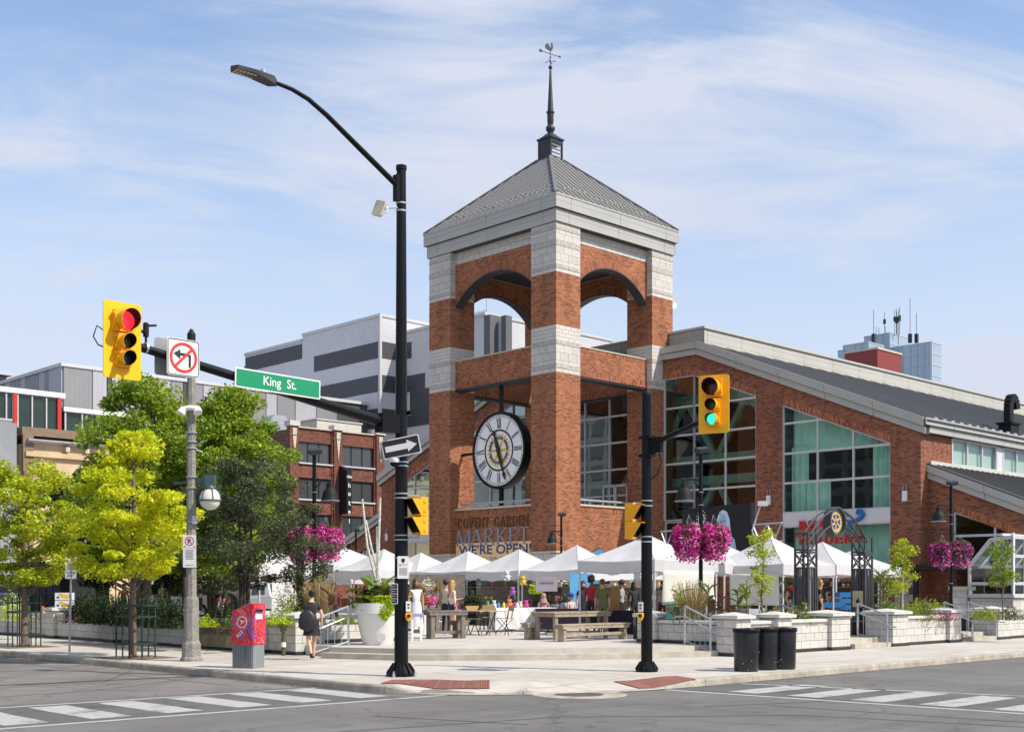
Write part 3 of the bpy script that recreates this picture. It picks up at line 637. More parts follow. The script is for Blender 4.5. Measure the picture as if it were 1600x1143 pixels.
# arched panels (belfry): front ones recessed .4 behind the column faces
ZS, ZC, ZT = 18.02, 19.5, 20.42
def archz(x, L):
    hs = L/2; rise = ZC-ZS; rad = (hs*hs+rise*rise)/(2*rise); d = x-hs; return ZC-rad+math.sqrt(max(0, rad*rad-d*d))
def arch_panel(axis, a0, L, p0, th, name='arch_panel'):
    """axis 'v': panel runs along v at u=p0..p0+th; axis 'u': along u at v=p0..p0+th"""
    def pt(a, p, z): return (p, a, z) if axis == 'v' else (a, p, z)
    n = 28; b = MB(); s = MB(); so = MB()
    for i in range(n):
        x0, x1 = L*i/n, L*(i+1)/n; z0, z1 = archz(x0, L), archz(x1, L)
        b.add([pt(a0+x0,p0,z0),pt(a0+x1,p0,z1),pt(a0+x1,p0,ZT),pt(a0+x0,p0,ZT),pt(a0+x0,p0+th,z0),pt(a0+x1,p0+th,z1),pt(a0+x1,p0+th,ZT),pt(a0+x0,p0+th,ZT)],
              [(0,1,2,3),(4,7,6,5),(0,4,5,1),(3,2,6,7)])
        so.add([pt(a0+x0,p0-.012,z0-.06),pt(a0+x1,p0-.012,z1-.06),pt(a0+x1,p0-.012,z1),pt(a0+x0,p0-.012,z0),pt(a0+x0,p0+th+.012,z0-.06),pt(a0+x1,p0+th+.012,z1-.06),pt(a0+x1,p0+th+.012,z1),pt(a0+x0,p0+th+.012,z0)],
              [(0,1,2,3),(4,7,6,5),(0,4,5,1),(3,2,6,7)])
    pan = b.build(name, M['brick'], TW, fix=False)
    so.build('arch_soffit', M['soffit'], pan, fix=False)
    # ring of soldier bricks, each its own little wedge
    hs = L/2; rise = ZC-ZS; rad = (hs*hs+rise*rise)/(2*rise); zc = ZC-rad; half = math.asin(hs/rad); k = 74; ring = MB()
    for i in range(k):
        t0 = -half+2*half*i/k+.0008; t1 = -half+2*half*(i+1)/k-.0008
        q = [(hs+r*math.sin(t_), zc+r*math.cos(t_)) for r, t_ in ((rad+.004,t0),(rad+.004,t1),(rad+.36,t1),(rad+.36,t0))]
        q = [(min(max(x, 0), L), z) for x, z in q]
        ring.ext([pt(a0+x, p0-.012, z) for x, z in q], (0, .03, 0) if axis == 'u' else (.03, 0, 0), m=random.choice((0,0,0,1)))
    ring.build('brick_ring', [mat('arch_brick', (.33,.12,.06), .85, var=.15, scale=4), mat('arch_brick_dark', (.22,.075,.045), .85, var=.2, scale=4)], pan, kind='stuff')
    f = MB(); z = ZT                                     # stone frieze above
    for r_, h in enumerate((.33, .35)):
        w = .62 if r_ else .5; x = -(w/2 if r_ else 0)
        while x < L:
            A, B_ = max(0, x)+.01, min(L, x+w)-.01
            if B_-A > .08:
                f.ext([pt(a0+A,p0-.02,z+.01),pt(a0+B_,p0-.02,z+.01),pt(a0+B_,p0-.02,z+h-.01),pt(a0+A,p0-.02,z+h-.01)], (0,.06,0) if axis == 'u' else (.06,0,0))
            x += w
        z += h
    f.build('frieze_stone', M['stone'], pan, kind='stuff')
    bx = (p0,a0,ZT,p0+th,a0+L,21.1) if axis == 'v' else (a0,p0,ZT,a0+L,p0+th,21.1)
    MB().box(*bx).build('frieze_bed', M['mortar'], pan)
arch_panel('v', CW, SR-2*CW, .4, .62); arch_panel('u', CW, SU-2*CW, .4, .62)
arch_panel('v', CW, SR-2*CW, SU-1.02, .62); arch_panel('u', CW, SU-2*CW, SR-1.02, .62)
# beams between the columns
def beam(axis, a0, L, p0, th):
    z0, z1 = 13.08, 14.8
    def bx(mb, a, b_, q0, q1, za, zb): return mb.box(q0, a, za, q1, b_, zb) if axis == 'v' else mb.box(a, q0, za, b_, q1, zb)
    o = bx(MB(), a0, a0+L, p0, p0+th, z0+.12, z1).build('beam', M['brick'], TW)
    bx(MB(), a0, a0+L, p0-.012, p0+.02, z0+.14, z0+.52).build('soldier_course', M['brick_sold'], o)
    bx(MB(), a0, a0+L, p0-.012, p0+.02, z1-.24, z1-.01).build('top_course', M['brick_sold'], o)
    bx(MB(), a0, a0+L, p0-.05, p0+th+.05, z1, z1+.07).build('cap', M['limegrey'], o)
    bx(MB(), a0, a0+L, p0-.02, p0+th+.02, z0, z0+.12).build('lintel', M['darkmetal'], o)
beam('v', CW, SR-2*CW, .4, .6); beam('u', CW, SU-2*CW, .4, .6); beam('v', CW, SR-2*CW, SU-1.0, .6); beam('u', CW, SU-2*CW, SR-1.0, .6)
# lower walls carrying the sign, capped with a rail
def lowwall(axis, a0, L, p0, th):
    def bx(mb, a, b_, q0, q1, za, zb): return mb.box(q0, a, za, q1, b_, zb) if axis == 'v' else mb.box(a, q0, za, b_, q1, zb)
    zb = 2.2 if axis == 'v' else 2.55
    o = bx(MB(), a0, a0+L, p0, p0+th, zb, 6.16).build('parapet_wall', M['brick'], TW)
    bx(MB(), a0, a0+L, p0-.012, p0+.02, 5.86, 6.15).build('soldier_course', M['brick_sold'], o)
    bx(MB(), a0, a0+L, p0-.08, p0+th+.05, 6.16, 6.27).build('cap', M['limegrey'], o)
    r = MB(); q = p0+.2
    def pt(a, z): return (q, a, z) if axis == 'v' else (a, q, z)
    r.tube([pt(a0+.3, 6.52), pt(a0+L-.3, 6.52)], .06, 8)
    for k in range(6): a = a0+.35+(L-.7)*k/5; r.tube([pt(a, 6.27), pt(a, 6.5)], .03, 6)
    r.build('rail', M['steel'], o, smooth=True)
lowwall('v', CW, SR-2*CW, .4, .4); lowwall('u', CW, SU-2*CW, .4, .4)
MB().box(CW,.85,.27,SU-.1,SR-.5,5.5).build('podium_core', M['interior'], TW) if False else None
MB().box(.8,.8,5.35,SU,SR-.8,5.55).build('terrace_floor', M['paving'], TW)
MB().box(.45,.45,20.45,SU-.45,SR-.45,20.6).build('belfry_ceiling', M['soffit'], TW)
# fascia in two tiers of separate metal panels
random.seed(3)
def fascia_side(axis, sgn, tier, over, z0, z1):
    L = SR if axis == 'v' else SU; S = SU if axis == 'v' else SR
    cuts = [-over, .9, L/2, L-.9, L+over]
    for i in range(4):
        a, c = cuts[i]+(.0 if i == 0 else .012), cuts[i+1]-(.0 if i == 3 else .012)
        if i == 0 and axis == 'u': a += .04
        q0, q1 = (-over, -over+.04) if sgn < 0 else (S+over-.04, S+over)
        zm = z0+(z1-z0)*.55
        b = MB()
        for za, zb in ((z0, zm-.006), (zm+.006, z1)):
            b.box(q0, a, za, q1, c, zb) if axis == 'v' else b.box(a, q0, za, c, q1, zb)
        b.build('fascia_panel', M['fascia'], TW)
for axis in 'uv':
    for sgn in (-1, 1): fascia_side(axis, sgn, 0, .10, 21.1, 21.77); fascia_side(axis, sgn, 1, .24, 21.8, 22.44)
MB().box(-.06,-.06,21.1,SU+.06,SR+.06,21.79).box(-.2,-.2,21.79,SU+.2,SR+.2,22.44).build('fascia_core', M['joint'], TW)
MB().box(-.27,-.27,22.44,SU+.27,SR+.27,22.53).build('eave_trim', M['fascia'], TW)
# pyramid roof
ov = .25; hz = 26.75; hu, hv = .55, .55; cu, cv = SU/2, SR/2
r = MB(); bq = [(-ov,-ov),(SU+ov,-ov),(SU+ov,SR+ov),(-ov,SR+ov)]; tq = [(cu-hu,cv-hv),(cu+hu,cv-hv),(cu+hu,cv+hv),(cu-hu,cv+hv)]
r.add([(*p, 22.53) for p in bq]+[(*p, hz) for p in tq], [(0,1,5,4),(1,2,6,5),(2,3,7,6),(3,0,4,7),(4,5,6,7),(3,2,1,0)])
rf = r.build('roof', M['roofmetal'], TW)
def seams(axis, sgn):
    L = (SR if axis == 'v' else SU)+2*ov; n = round(L/.5); tb, tt = (bq, tq)
    for i in range(1, n):
        s = i/n; a = -ov+L*s; f = min(s, 1-s)*2; k = min(1.0, f/ (1-2*hu/L) ) if False else None
        C_ = (cv if axis == 'v' else cu); hw = L/2; d = a-C_; top_half = hu
        # parameter h where the hip closes in on this seam
        h = 1.0 if abs(d) <= top_half else (hw-abs(d))/(hw-top_half)
        base_q = -ov if sgn < 0 else ((SU if axis == 'v' else SR)+ov); Cq = cu if axis == 'v' else cv
        top_q = Cq+(base_q-Cq)*((1-h)+h*hu/abs(base_q-Cq))
        p0 = (base_q, a, 22.53) if axis == 'v' else (a, base_q, 22.53); p1 = (top_q, a, 22.53+(hz-22.53)*h) if axis == 'v' else (a, top_q, 22.53+(hz-22.53)*h)
        MB().beam(Vector(p0)+Vector((0,0,.02)), Vector(p1)+Vector((0,0,.02)), .028, .04).build('seam', M['seam'], rf)
for ax in 'uv':
    for s_ in (-1, 1): seams(ax, s_)
hp = MB()
for i in range(4): hp.beam((*bq[i], 22.56), (*tq[i], hz+.03), .2, .06)
hp.build('hip_cap', M['roofmetal'], rf)
sg = MB()
for axis in 'uv':
    L = (SR if axis == 'v' else SU); n = round(L/.42)
    for i in range(1, n-1):
        for j, (dq, dz) in enumerate(((.55,0),(.85,0))):
            a = (i+.25+.4*j)*L/n; z = 22.53+(hz-22.53)*dq/4.6; q = -ov+dq
            w = .038
            if min(a, L-a) > dq+.2: sg.box(*((q-.025, a-w, z+.02, q+.025, a+w, z+.09) if axis == 'v' else (a-w, q-.025, z+.02, a+w, q+.025, z+.09)))
sg.build('snow_guard', mat('pale_yellow_guard', (.46,.45,.32), .5, var=.1), rf, kind='stuff')
# lantern and spire
ln = MB(); s = .52
ln.box(cu-s,cv-s,hz-.25,cu+s,cv+s,hz+.02); ln.box(cu-s,cv-s,hz+.9,cu+s,cv+s,hz+1.15)
for (a, c) in ((-1,-1),(1,-1),(1,1),(-1,1)): ln.box(cu+a*s-(.1 if a > 0 else 0), cv+c*s-(.1 if c > 0 else 0), hz, cu+a*s+(.1 if a < 0 else 0), cv+c*s+(.1 if c < 0 else 0), hz+.92)
ln.box(cu-s+.01, cv-s+.1, hz, cu-s+.05, cv+s-.1, hz+.92)
ln.box(cu-s-.06,cv-s-.06,hz+1.15,cu+s+.06,cv+s+.06,hz+1.24); ln.box(cu-s-.05,cv-s-.05,hz-.3,cu+s+.05,cv+s+.05,hz-.2)
ln.add([(cu-s,cv-s,hz+1.24),(cu+s,cv-s,hz+1.24),(cu+s,cv+s,hz+1.24),(cu-s,cv+s,hz+1.24),(cu,cv,hz+1.75)], [(0,1,4),(1,2,4),(2,3,4),(3,0,4)])
lant = ln.build('lantern', M['darkmetal'], TW)
lv = MB()
for k in range(4): lv.beam((cu-s+.1, cv-s+.12, hz+.16+.22*k), (cu+s-.1, cv-s+.12, hz+.16+.22*k), .16, .025)
lv.build('louvre', M['steel'], lant)
MB().lathe([(.13,28.2),(.16,28.4),(.27,28.55),(.27,28.7),(.15,28.85),(.19,29.0),(.19,29.5),(.24,29.55),(.24,29.62),(.17,29.68),(.055,32.05),(.05,32.1)], 14, (cu,cv,0)).build('spire', M['darkmetal'], TW, smooth=True)
wv = T('weathervane', 'dark cockerel weathervane with arrow on top of the spire', 'weathervane', P(cu, cv, 32.1), AU)
MB().lathe([(.02,0),(.1,.06),(.12,.12),(.1,.2),(.02,.26)], 12).lathe([(.018,.2),(.018,1.25)], 6).ball((0,0,.72), .05, 8).ball((0,0,.5),.04,8).build('rod', M['darkmetal'], wv, smooth=True)
ca = MB()
for k in range(4):
    a = k*math.pi/2+.5; ca.beam((0,0,.46),(.24*math.cos(a),.24*math.sin(a),.46),.025); ca.ball((.27*math.cos(a),.27*math.sin(a),.46),.04,6)
ca.build('compass_arm', M['darkmetal'], wv)
ar = MB().beam((-.62,.25,1.02),(.55,-.22,.84),.03); ar.beam((-.66,.27,1.03),(-.5,.2,1.0),.015,.16); ar.beam((.5,-.2,.86),(.62,-.25,.83),.02,.1); ar.build('arrow', M['darkmetal'], wv)
ck = [(-.3,1.3),(-.36,1.45),(-.28,1.5),(-.3,1.58),(-.18,1.6),(-.1,1.5),(.0,1.38),(.04,1.45),(.02,1.62),(.06,1.7),(.1,1.66),(.16,1.62),(.12,1.56),(.16,1.4),(.1,1.25),(.02,1.2),(.0,1.12),(-.05,1.12),(-.04,1.2),(-.16,1.24)]
MB().ext([(x*.93, -x*.37-.02, z-.1) for x, z in ck], (.02,.04,0)).build('cockerel', M['darkmetal'], wv)
# dish aerial on the tower side
da = T('satellite_dish', 'small white satellite dish on the tower right side', 'satellite dish', P(SU+.1, .3, 17.9), AU)
MB().lathe([(.02,.12),(.18,.06),(.3,-.02),(.29,-.05),(.17,.02),(.02,.08)], 16, (.3,0,.5), ax='y').build('dish', M['white'], da, smooth=True)
MB().beam((-.1,0,0),(.2,0,.35),.04).build('arm', M['darkmetal'], da)
da2 = T('satellite_dish', 'round brown dish aerial seen through the belfry above the right beam', 'satellite dish', P(6.2, 6.4, 14.6), AU)
MB().lathe([(.02,.1),(.3,.05),(.45,-.02),(.44,-.06),(.28,.0),(.02,.05)], 20, (0,0,.9), ax='y').build('dish', mat('brown_mesh', (.3,.25,.22), .7), da2, smooth=True)
MB().tube([(0,.1,-.1),(0,.1,.9)], .04).build('mast', M['darkmetal'], da2)
# ---------------------------------------------------------------- clock
CK = T('tower_clock', 'large round white clock with black rim and roman numerals hung in the tower', 'clock', P(.94, 5.2, 9.45), AU)
RR = 2.16
MB().lathe([(RR-.14,-.27),(RR,-.27),(RR+.03,-.1),(RR+.03,.1),(RR,.27),(RR-.14,.27),(RR-.14,-.27)], 72, ax='x', cap=False).build('rim', M['blackpole'], CK, smooth=True)
M['dial'] = mat('dial_white', (.84,.84,.85), .35, var=.02)
MB().lathe([(RR-.12,-.2),(RR-.12,-.15),(.01,-.15),(.01,-.2)], 72, ax='x').build('dial', M['dial'], CK, fix=False)
MB().lathe([(RR-.12,.2),(RR-.12,.22),(.01,.22),(.01,.2)], 48, ax='x').build('back_dial', M['dial'], CK)
def ringx(mb, r0, r1, x0, x1, n=72): return mb.lathe([(r0,x0),(r1,x0),(r1,x1),(r0,x1),(r0,x0)], n, ax='x', cap=False)
DX = -.205
def cp(r, a, x=DX): return (x, -r*math.sin(a), r*math.cos(a))     # clockwise as seen from -u (v grows to the left)
k = MB(); ringx(k, 1.86, 1.875, DX-.006, DX, 96); ringx(k, 1.08, 1.18, DX-.012, DX, 72); k.build('dial_ring', M['signblack'], CK)
k = MB()
for i in range(60): 
    a = i*math.pi/30; s_ = .028 if i % 5 else .045; c = Vector(cp(1.95, a)); k.lathe([(s_, 0), (s_, -.006)], 6, c, ax='x')
k.build('minute_mark', M['signblack'], CK, kind='stuff')
ROM = ['XII','I','II','III','IIII','V','VI','VII','VIII','IX','X','XI']
for h, txt in enumerate(ROM):
    a = h*math.pi/6; ad = Vector(cp(1, a, 0)); tg = Vector(cp(1, a+math.pi/2, 0)); wd = {'I':.085,'V':.17,'X':.20}
    tot = sum(wd[c] for c in txt); x = -tot/2; nb = MB()
    def st(x0, r0, x1, r1, w): nb.beam(ad*r0+tg*x0+Vector((DX,0,0)), ad*r1+tg*x1+Vector((DX,0,0)), w, .012, up=(1,0,0)) 
    for c in txt:
        w = wd[c]; m_ = x+w/2
        if c == 'I': st(m_, 1.24, m_, 1.82, .05)
        if c == 'V': st(m_, 1.24, m_-.06, 1.82, .06); st(m_, 1.24, m_+.06, 1.82, .018)
        if c == 'X': st(m_+.07, 1.24, m_-.07, 1.82, .065); st(m_-.07, 1.24, m_+.07, 1.82, .018)
        x += w
    nb.build('numeral', M['signblack'], CK)
M['gold'] = mat('gold_paint', (.72,.46,.02), .4, var=.05); M['royal'] = mat('royal_blue', (.02,.045,.22), .4, var=.05)
g = MB(); n = 24; DG = DX-.004
pts = []
for i in range(n):
    for (fa, rr) in ((0,.78),(.22,.93),(.5,.95),(.72,.78)): pts.append(cp(rr, (i+fa)*2*math.pi/n, DG))
for i in range(len(pts)):
    q = pts[(i+1) % len(pts)]; p = pts[i]
    ip = Vector((0, p[1], p[2])).normalized()*.6; iq = Vector((0, q[1], q[2])).normalized()*.6
    g.ext([p, q, (DG, iq.y, iq.z), (DG, ip.y, ip.z)], (-.01,0,0))
for i in range(6): 
    a = i*math.pi/3+.52; g.beam(Vector(cp(.1,a,DG-.006)), Vector(cp(.62,a,DG-.006)), .12, .012, up=(1,0,0))
ringx(g, .0, .2, DG-.012, DG, 24); gear = g.build('gear_emblem', M['gold'], CK)
bl = MB()
for (a0, a1) in ((-.52,.52),(.72,1.6),(1.8,4.48),(4.68,5.56)):
    k = 14
    for i in range(k):
        t0, t1 = a0+(a1-a0)*i/k, a0+(a1-a0)*(i+1)/k
        bl.ext([cp(.64,t0,DG-.011),cp(.64,t1,DG-.011),cp(.775,t1,DG-.011),cp(.775,t0,DG-.011)], (-.006,0,0))
bl.build('blue_band', M['royal'], gear)
def arc_text(txt, r, a_mid, step, size, m, parent, flip=False, x=DG-.02):
    for i, ch in enumerate(txt):
        if ch == ' ': continue
        me = text_mesh(ch, m, h=size, ext=.004); a = a_mid+(i-(len(txt)-1)/2)*step*(-1 if flip else 1)
        p = cp(r, a, x); o = inst(me, 'letter', parent, p)
        o.matrix_local = Matrix.Translation(p) @ Matrix.Rotation(a+(math.pi if flip else 0), 4, 'X') @ Matrix.Rotation(-math.pi/2, 4, 'Z')
arc_text('ROTARY', .71, 0, .145, .09, M['gold'], CK); arc_text('INTERNATIONAL', .71, math.pi, .15, .09, M['gold'], CK, flip=True)
def hand(a, L, w, x):
    h = MB(); prof = [(-.32,.03),(-.25,.1),(-.1,.05),(0,.11),(.12,.1),(.35,.12),(L*.62,.06),(L*.74,.05),(L*.8,.14),(L*.86,.1),(L,.015)]
    pl = [(r_, s_*w) for r_, s_ in prof]+[(r_, -s_*w) for r_, s_ in prof[::-1]]
    ad = Vector(cp(1, a, 0)); tg = Vector(cp(1, a+math.pi/2, 0))
    h.ext([ad*r_+tg*s_+Vector((x,0,0)) for r_, s_ in pl], (-.03,0,0)); return h
hand(R(340), 1.22, 1.15, -.25).build('hour_hand', M['signblack'], CK); hand(R(160), 1.82, 1.0, -.29).build('minute_hand', M['signblack'], CK)
MB().lathe([(.12,-.2),(.12,-.34),(.02,-.36)], 16, ax='x').build('hub', M['signblack'], CK)
sp = MB(); sp.box(-.09,-.09,RR-.02,.09,.09,13.08-9.45+.0).box(-.1,-.1,5.56-9.45,.1,.1,-RR+.02).box(-.07,RR-.02,-.07,.07,3.33,.07).box(-.07,-3.33,-.07,.07,-RR+.02,.07)
sp.build('support_bar', M['blackpole'], CK)
# ---------------------------------------------------------------- lettering on the tower (raised serif letters)
def serif(ch, w, h, t=.16, s=.055):
    """outline strokes of a classical capital in a w x h cell -> list of (x0,z0,x1,z1,width)"""
    k = []; th, tn = t*h*.85, t*h*.42; sw = th*1.9
    def foot(x, z, ww=sw): k.append((x-ww/2, z+(s*h/2 if z < h/2 else -s*h/2), x+ww/2, z+(s*h/2 if z < h/2 else -s*h/2), s*h))
    def arc(cx, cz, rx, rz, a0, a1, w0, w1, n=12):
        for i in range(n):
            p, q = a0+(a1-a0)*i/n, a0+(a1-a0)*(i+1)/n
            wd_ = w0+(w1-w0)*abs(math.cos((p+q)/2)); k.append((cx+rx*math.cos(p), cz+rz*math.sin(p), cx+rx*math.cos(q), cz+rz*math.sin(q), wd_))
    L = th/2
    if ch == 'M': k += [(L,0,L,h,tn),(L,h,w/2,0,th),(w/2,0,w-L,h,tn),(w-L,0,w-L,h,th)]; [foot(x,0) for x in (L,w-L)]; foot(L,h,sw*.8); foot(w-L,h,sw*.8)
    elif ch == 'A': k += [(L,0,w/2,h,tn),(w/2,h,w-L,0,th),(w*.27,h*.34,w*.73,h*.34,tn)]; foot(L,0); foot(w-L,0)
    elif ch == 'R': k += [(w*.22,0,w*.22,h,th)]; arc(w*.45,h*.75,w*.32,h*.24,-math.pi/2,math.pi/2,tn,th); k += [(w*.22,h*.99-.02*h,w*.45,h*.99-.02*h,tn),(w*.22,h*.51,w*.45,h*.51,tn),(w*.45,h*.5,w-L,0,th)]; foot(w*.22,0); foot(w*.2,h); foot(w-L,0,sw*.7)
    elif ch == 'K': k += [(w*.2,0,w*.2,h,th),(w*.25,h*.42,w-L*1.3,h,tn),(w*.38,h*.55,w-L,0,th)]; foot(w*.2,0); foot(w*.2,h); foot(w-L,0); foot(w-L*1.3,h)
    elif ch == 'E': k += [(w*.22,0,w*.22,h,th),(w*.1,tn/2,w*.95,tn/2,tn),(w*.1,h-tn/2,w*.9,h-tn/2,tn),(w*.22,h*.52,w*.72,h*.52,tn),(w*.95,0,w*.95,h*.2,tn*.8),(w*.9,h,w*.9,h*.8,tn*.8),(w*.72,h*.42,w*.72,h*.62,tn*.8)]
    elif ch == 'T': k += [(w/2,0,w/2,h,th),(w*.05,h-tn/2,w*.95,h-tn/2,tn),(w*.06,h,w*.06,h*.78,tn*.8),(w*.94,h,w*.94,h*.78,tn*.8)]; foot(w/2,0)
    elif ch == 'C': arc(w*.52,h/2,w*.4,h*.46,R(52),R(308),tn,th,20); k += [(w*.8,h*.98,w*.8,h*.7,tn*.8)]
    elif ch == 'G': arc(w*.5,h/2,w*.4,h*.46,R(52),R(308),tn,th,20); k += [(w*.8,h*.98,w*.8,h*.7,tn*.8),(w*.8,h*.04,w*.8,h*.42,th)]; foot(w*.8,h*.4)
    elif ch == 'O': arc(w*.5,h/2,w*.42,h*.46,0,2*math.pi,tn,th,28)
    elif ch == 'V': k += [(L,h,w/2,0,th),(w/2,0,w-L,h,tn)]; foot(L,h); foot(w-L,h)
    elif ch == 'N': k += [(L,0,L,h,tn),(L,h,w-L,0,th),(w-L,0,w-L,h,tn)]; foot(L,0); foot(L,h,sw*.8); foot(w-L,h)
    elif ch == 'D': k += [(w*.2,0,w*.2,h,th)]; arc(w*.35,h/2,w*.52,h*.47,-math.pi/2,math.pi/2,tn,th,16); k += [(w*.05,tn/2,w*.36,tn/2,tn),(w*.05,h-tn/2,w*.36,h-tn/2,tn)]
    return k
def serif_word(txt, parent, x0, z0, w, h, gap, ext, m, face, org, space=.6):
    """face '-u': x grows towards -v; face '-v': x grows towards +u"""
    x = x0
    for ch in txt:
        if ch == ' ': x += w*space; continue
        cw = w*(1.2 if ch == 'M' else .82 if ch in 'ET' else 1.0); b = MB()
        for i, (a, z, a2, z2, ww) in enumerate(serif(ch, cw, h)):
            p = Vector((a, 0, z)); q = Vector((a2, 0, z2)); d = (q-p)
            if d.length < 1e-4: continue
            d.normalize(); nx = Vector((-d.z, 0, d.x))*ww/2; e = d*.004; o_ = .0004*(i % 7)
            b.ext([p-e-nx, q+e-nx, q+e+nx, p-e+nx], (0, ext+o_, 0))
        pos = Vector(org)+(Vector((0,-x,z0)) if face == '-u' else Vector((x,0,z0)))
        o = b.build('letter', m, parent, loc=pos)
        o.rotation_euler = (0, 0, -math.pi/2 if face == '-u' else 0)
        x += cw+gap
    return x
SG = T('wall_sign', 'raised COVENT GARDEN MARKET lettering, bronze above large grey capitals, on the tower wall', 'sign', P(.4, 0, 0), AU)
M['letgrey'] = mat('letter_grey', (.25,.28,.31), .45, var=.04); M['bronze'] = mat('letter_bronze', (.15,.075,.03), .45, metal=.3, var=.1)
serif_word('COVENT GARDEN', SG, 0, 5.14, .40, .55, .075, .06, M['bronze'], '-u', (-.062, 8.28, 0), space=1.0)
serif_word('MARKET', SG, 0, 4.14, .93, .92, .10, .07, M['letgrey'], '-u', (-.072, 8.32, 0))
BN = T('banner', 'yellow WE ARE OPEN banner with blue letters on the tower wall', 'banner', P(.37, 5.2, 0), AU)
M['bannery'] = mat('banner_yellow', (.85,.58,.30), .7, var=.03); M['navy'] = mat('navy_print', (.03,.05,.19), .6, var=0)
MB().box(-.012,-3.24,2.75,.0,3.24,4.27).build('cloth', M['bannery'], BN)
for txt, w, h, z in (("WE'RE OPEN!", 5.95, .55, 3.88), ("MON - SAT 9-7  |  SUN 10-5  |  INDOORS", 5.95, .25, 3.33)):
    inst(text_mesh(txt, M['navy'], w=w, h=h, thick=.02 if h > .5 else 0, ext=.003), 'lettering', BN, (-.018, 0, z), rot=(0,0,-math.pi/2))
# ---------------------------------------------------------------- market hall behind the tower
MH = T('market_hall', 'broad red brick market hall with tall teal windows and sloping dark roof', 'building', P(0, 0), AU)
UF = 8.9
def mir(v): return SR-v
def ztop(v):      # brick top line under the fascia
    v = min(v, mir(v)); return 14.85 if v >= -2.5 else 14.85-(-2.5-v)*.414
def wtop1(v): v = min(v, mir(v)); return 13.78 if v >= -2.2 else 13.78-(-2.2-v)*.392
def wtop2(v): v = min(v, mir(v)); return 11.43-(-8.1-v)*.404
wl_ = MB()
def strip(v0, v1, zb, zt, n=1):
    for i in range(n):
        a, c = v0+(v1-v0)*i/n, v0+(v1-v0)*(i+1)/n
        for (x, y) in ((a, c), (mir(c), mir(a))):
            wl_.ext([(UF,x,zb(x)),(UF,y,zb(y)),(UF,y,zt(y)),(UF,x,zt(x))], (.4,0,0))
z0_ = lambda v: 0.0; zc_ = lambda v: 2.6
strip(-16, -14.38, z0_, ztop); strip(-8.1, -6.43, z0_, ztop); strip(-14.38, -8.1, wtop2, ztop); strip(-6.43, -2.5, wtop1, ztop)
strip(-14.38, -8.1, z0_, zc_); strip(-6.43, -2.5, z0_, zc_)
wl_.box(UF, -2.5, 13.78, UF+.4, 12.9, 14.85); wl_.box(UF, -.1, 0, UF+.4, 10.5, 5.55).box(UF, -2.5, 0, UF+.4, -.1, 2.6).box(UF, 10.5, 0, UF+.4, 12.9, 2.6)
wl_.build('facade_wall', M['brick_hall'], MH)
# soldier courses above the windows
sc_ = MB()
def sol(v0, v1, f, h=.38):
    for (x, y) in ((v0, v1), (mir(v1), mir(v0))): sc_.ext([(UF-.012,x,f(x)+.005),(UF-.012,y,f(y)+.005),(UF-.012,y,f(y)+h),(UF-.012,x,f(x)+h)], (.03,0,0))
sol(-6.43,-2.2,wtop1); sol(-14.38,-8.1,wtop2)
sc_.box(UF-.012,-2.2,13.785,UF+.02,12.6,14.16)
sc_.build('soldier_course', M['brick_sold'], MH)
def window(parent, axis, plane, poly, al, zl, glass, fr=.09, dep=.12, name='window', skip=(), fm='mullion'):
    """poly in (a,z), convex and counter-clockwise; al/zl = division lines; bars and panes are separate pieces of the window"""
    def pt(a, z, q=0.0): return (plane+q, a, z) if axis == 'v' else (a, plane+q, z)
    fb = MB(); n = len(poly)
    for i in range(n):
        a, c = poly[i], poly[(i+1) % n]; fb.beam(pt(*a), pt(*c), fr*1.2, dep*1.2)
    amin, amax = min(p[0] for p in poly), max(p[0] for p in poly); zmin, zmax = min(p[1] for p in poly), max(p[1] for p in poly)
    def crossings(i, val):
        out = []
        for k in range(n):
            p, q = poly[k], poly[(k+1) % n]
            if (p[i]-val)*(q[i]-val) < 0: t_ = (val-p[i])/(q[i]-p[i]); out.append(p[1-i]+(q[1-i]-p[1-i])*t_)
        return sorted(out)
    for a in al:
        c = crossings(0, a)
        if len(c) == 2: fb.beam(pt(a, c[0]), pt(a, c[1]), fr, dep*1.02)
    for z in zl:
        c = crossings(1, z)
        if len(c) == 2: fb.beam(pt(c[0], z), pt(c[1], z), fr*.85, dep*.98)
    o = fb.build(name, M[fm], parent)
    A_ = [amin]+sorted(al)+[amax]; Z_ = [zmin]+sorted(zl)+[zmax]
    for i in range(len(A_)-1):
        for j in range(len(Z_)-1):
            cell = clip_poly([(A_[i],Z_[j]),(A_[i+1],Z_[j]),(A_[i+1],Z_[j+1]),(A_[i],Z_[j+1])], poly)
            if len(cell) > 2 and (i, j) not in skip:
                g = glass(i, j) if callable(glass) else glass
                MB().add([pt(a, z, .02) for a, z in cell], [tuple(range(len(cell)))]).build('pane', g, o, fix=False)
    return o
ZL = [4.05, 5.65, 7.25, 8.82, 10.42, 12.03]
def mp(poly): return [(mir(a), z) for a, z in poly][::-1]
p1 = [(-6.43,2.6),(-2.2,2.6),(-2.2,wtop1(-2.2)),(-6.43,wtop1(-6.43))]
p2 = [(-14.38,5.66),(-8.1,5.66),(-8.1,wtop2(-8.1)),(-14.38,wtop2(-14.38))]
p2b = [(-14.38,2.6),(-8.1,2.6),(-8.1,4.96),(-14.38,4.96)]
G1 = M['glass_dark']; G2 = M['glass']
for f in (lambda p: p, mp):
    window(MH, 'v', UF+.12, f(p1), [f([(-4.36,0)])[0][0]], ZL, G1)
    window(MH, 'v', UF+.12, f(p2), [f([(a,0)])[0][0] for a in (-12.29,-10.21)], ZL[2:-1], G2)
    window(MH, 'v', UF+.12, f(p2b), [f([(a,0)])[0][0] for a in (-12.29,-10.21)], [], G2)
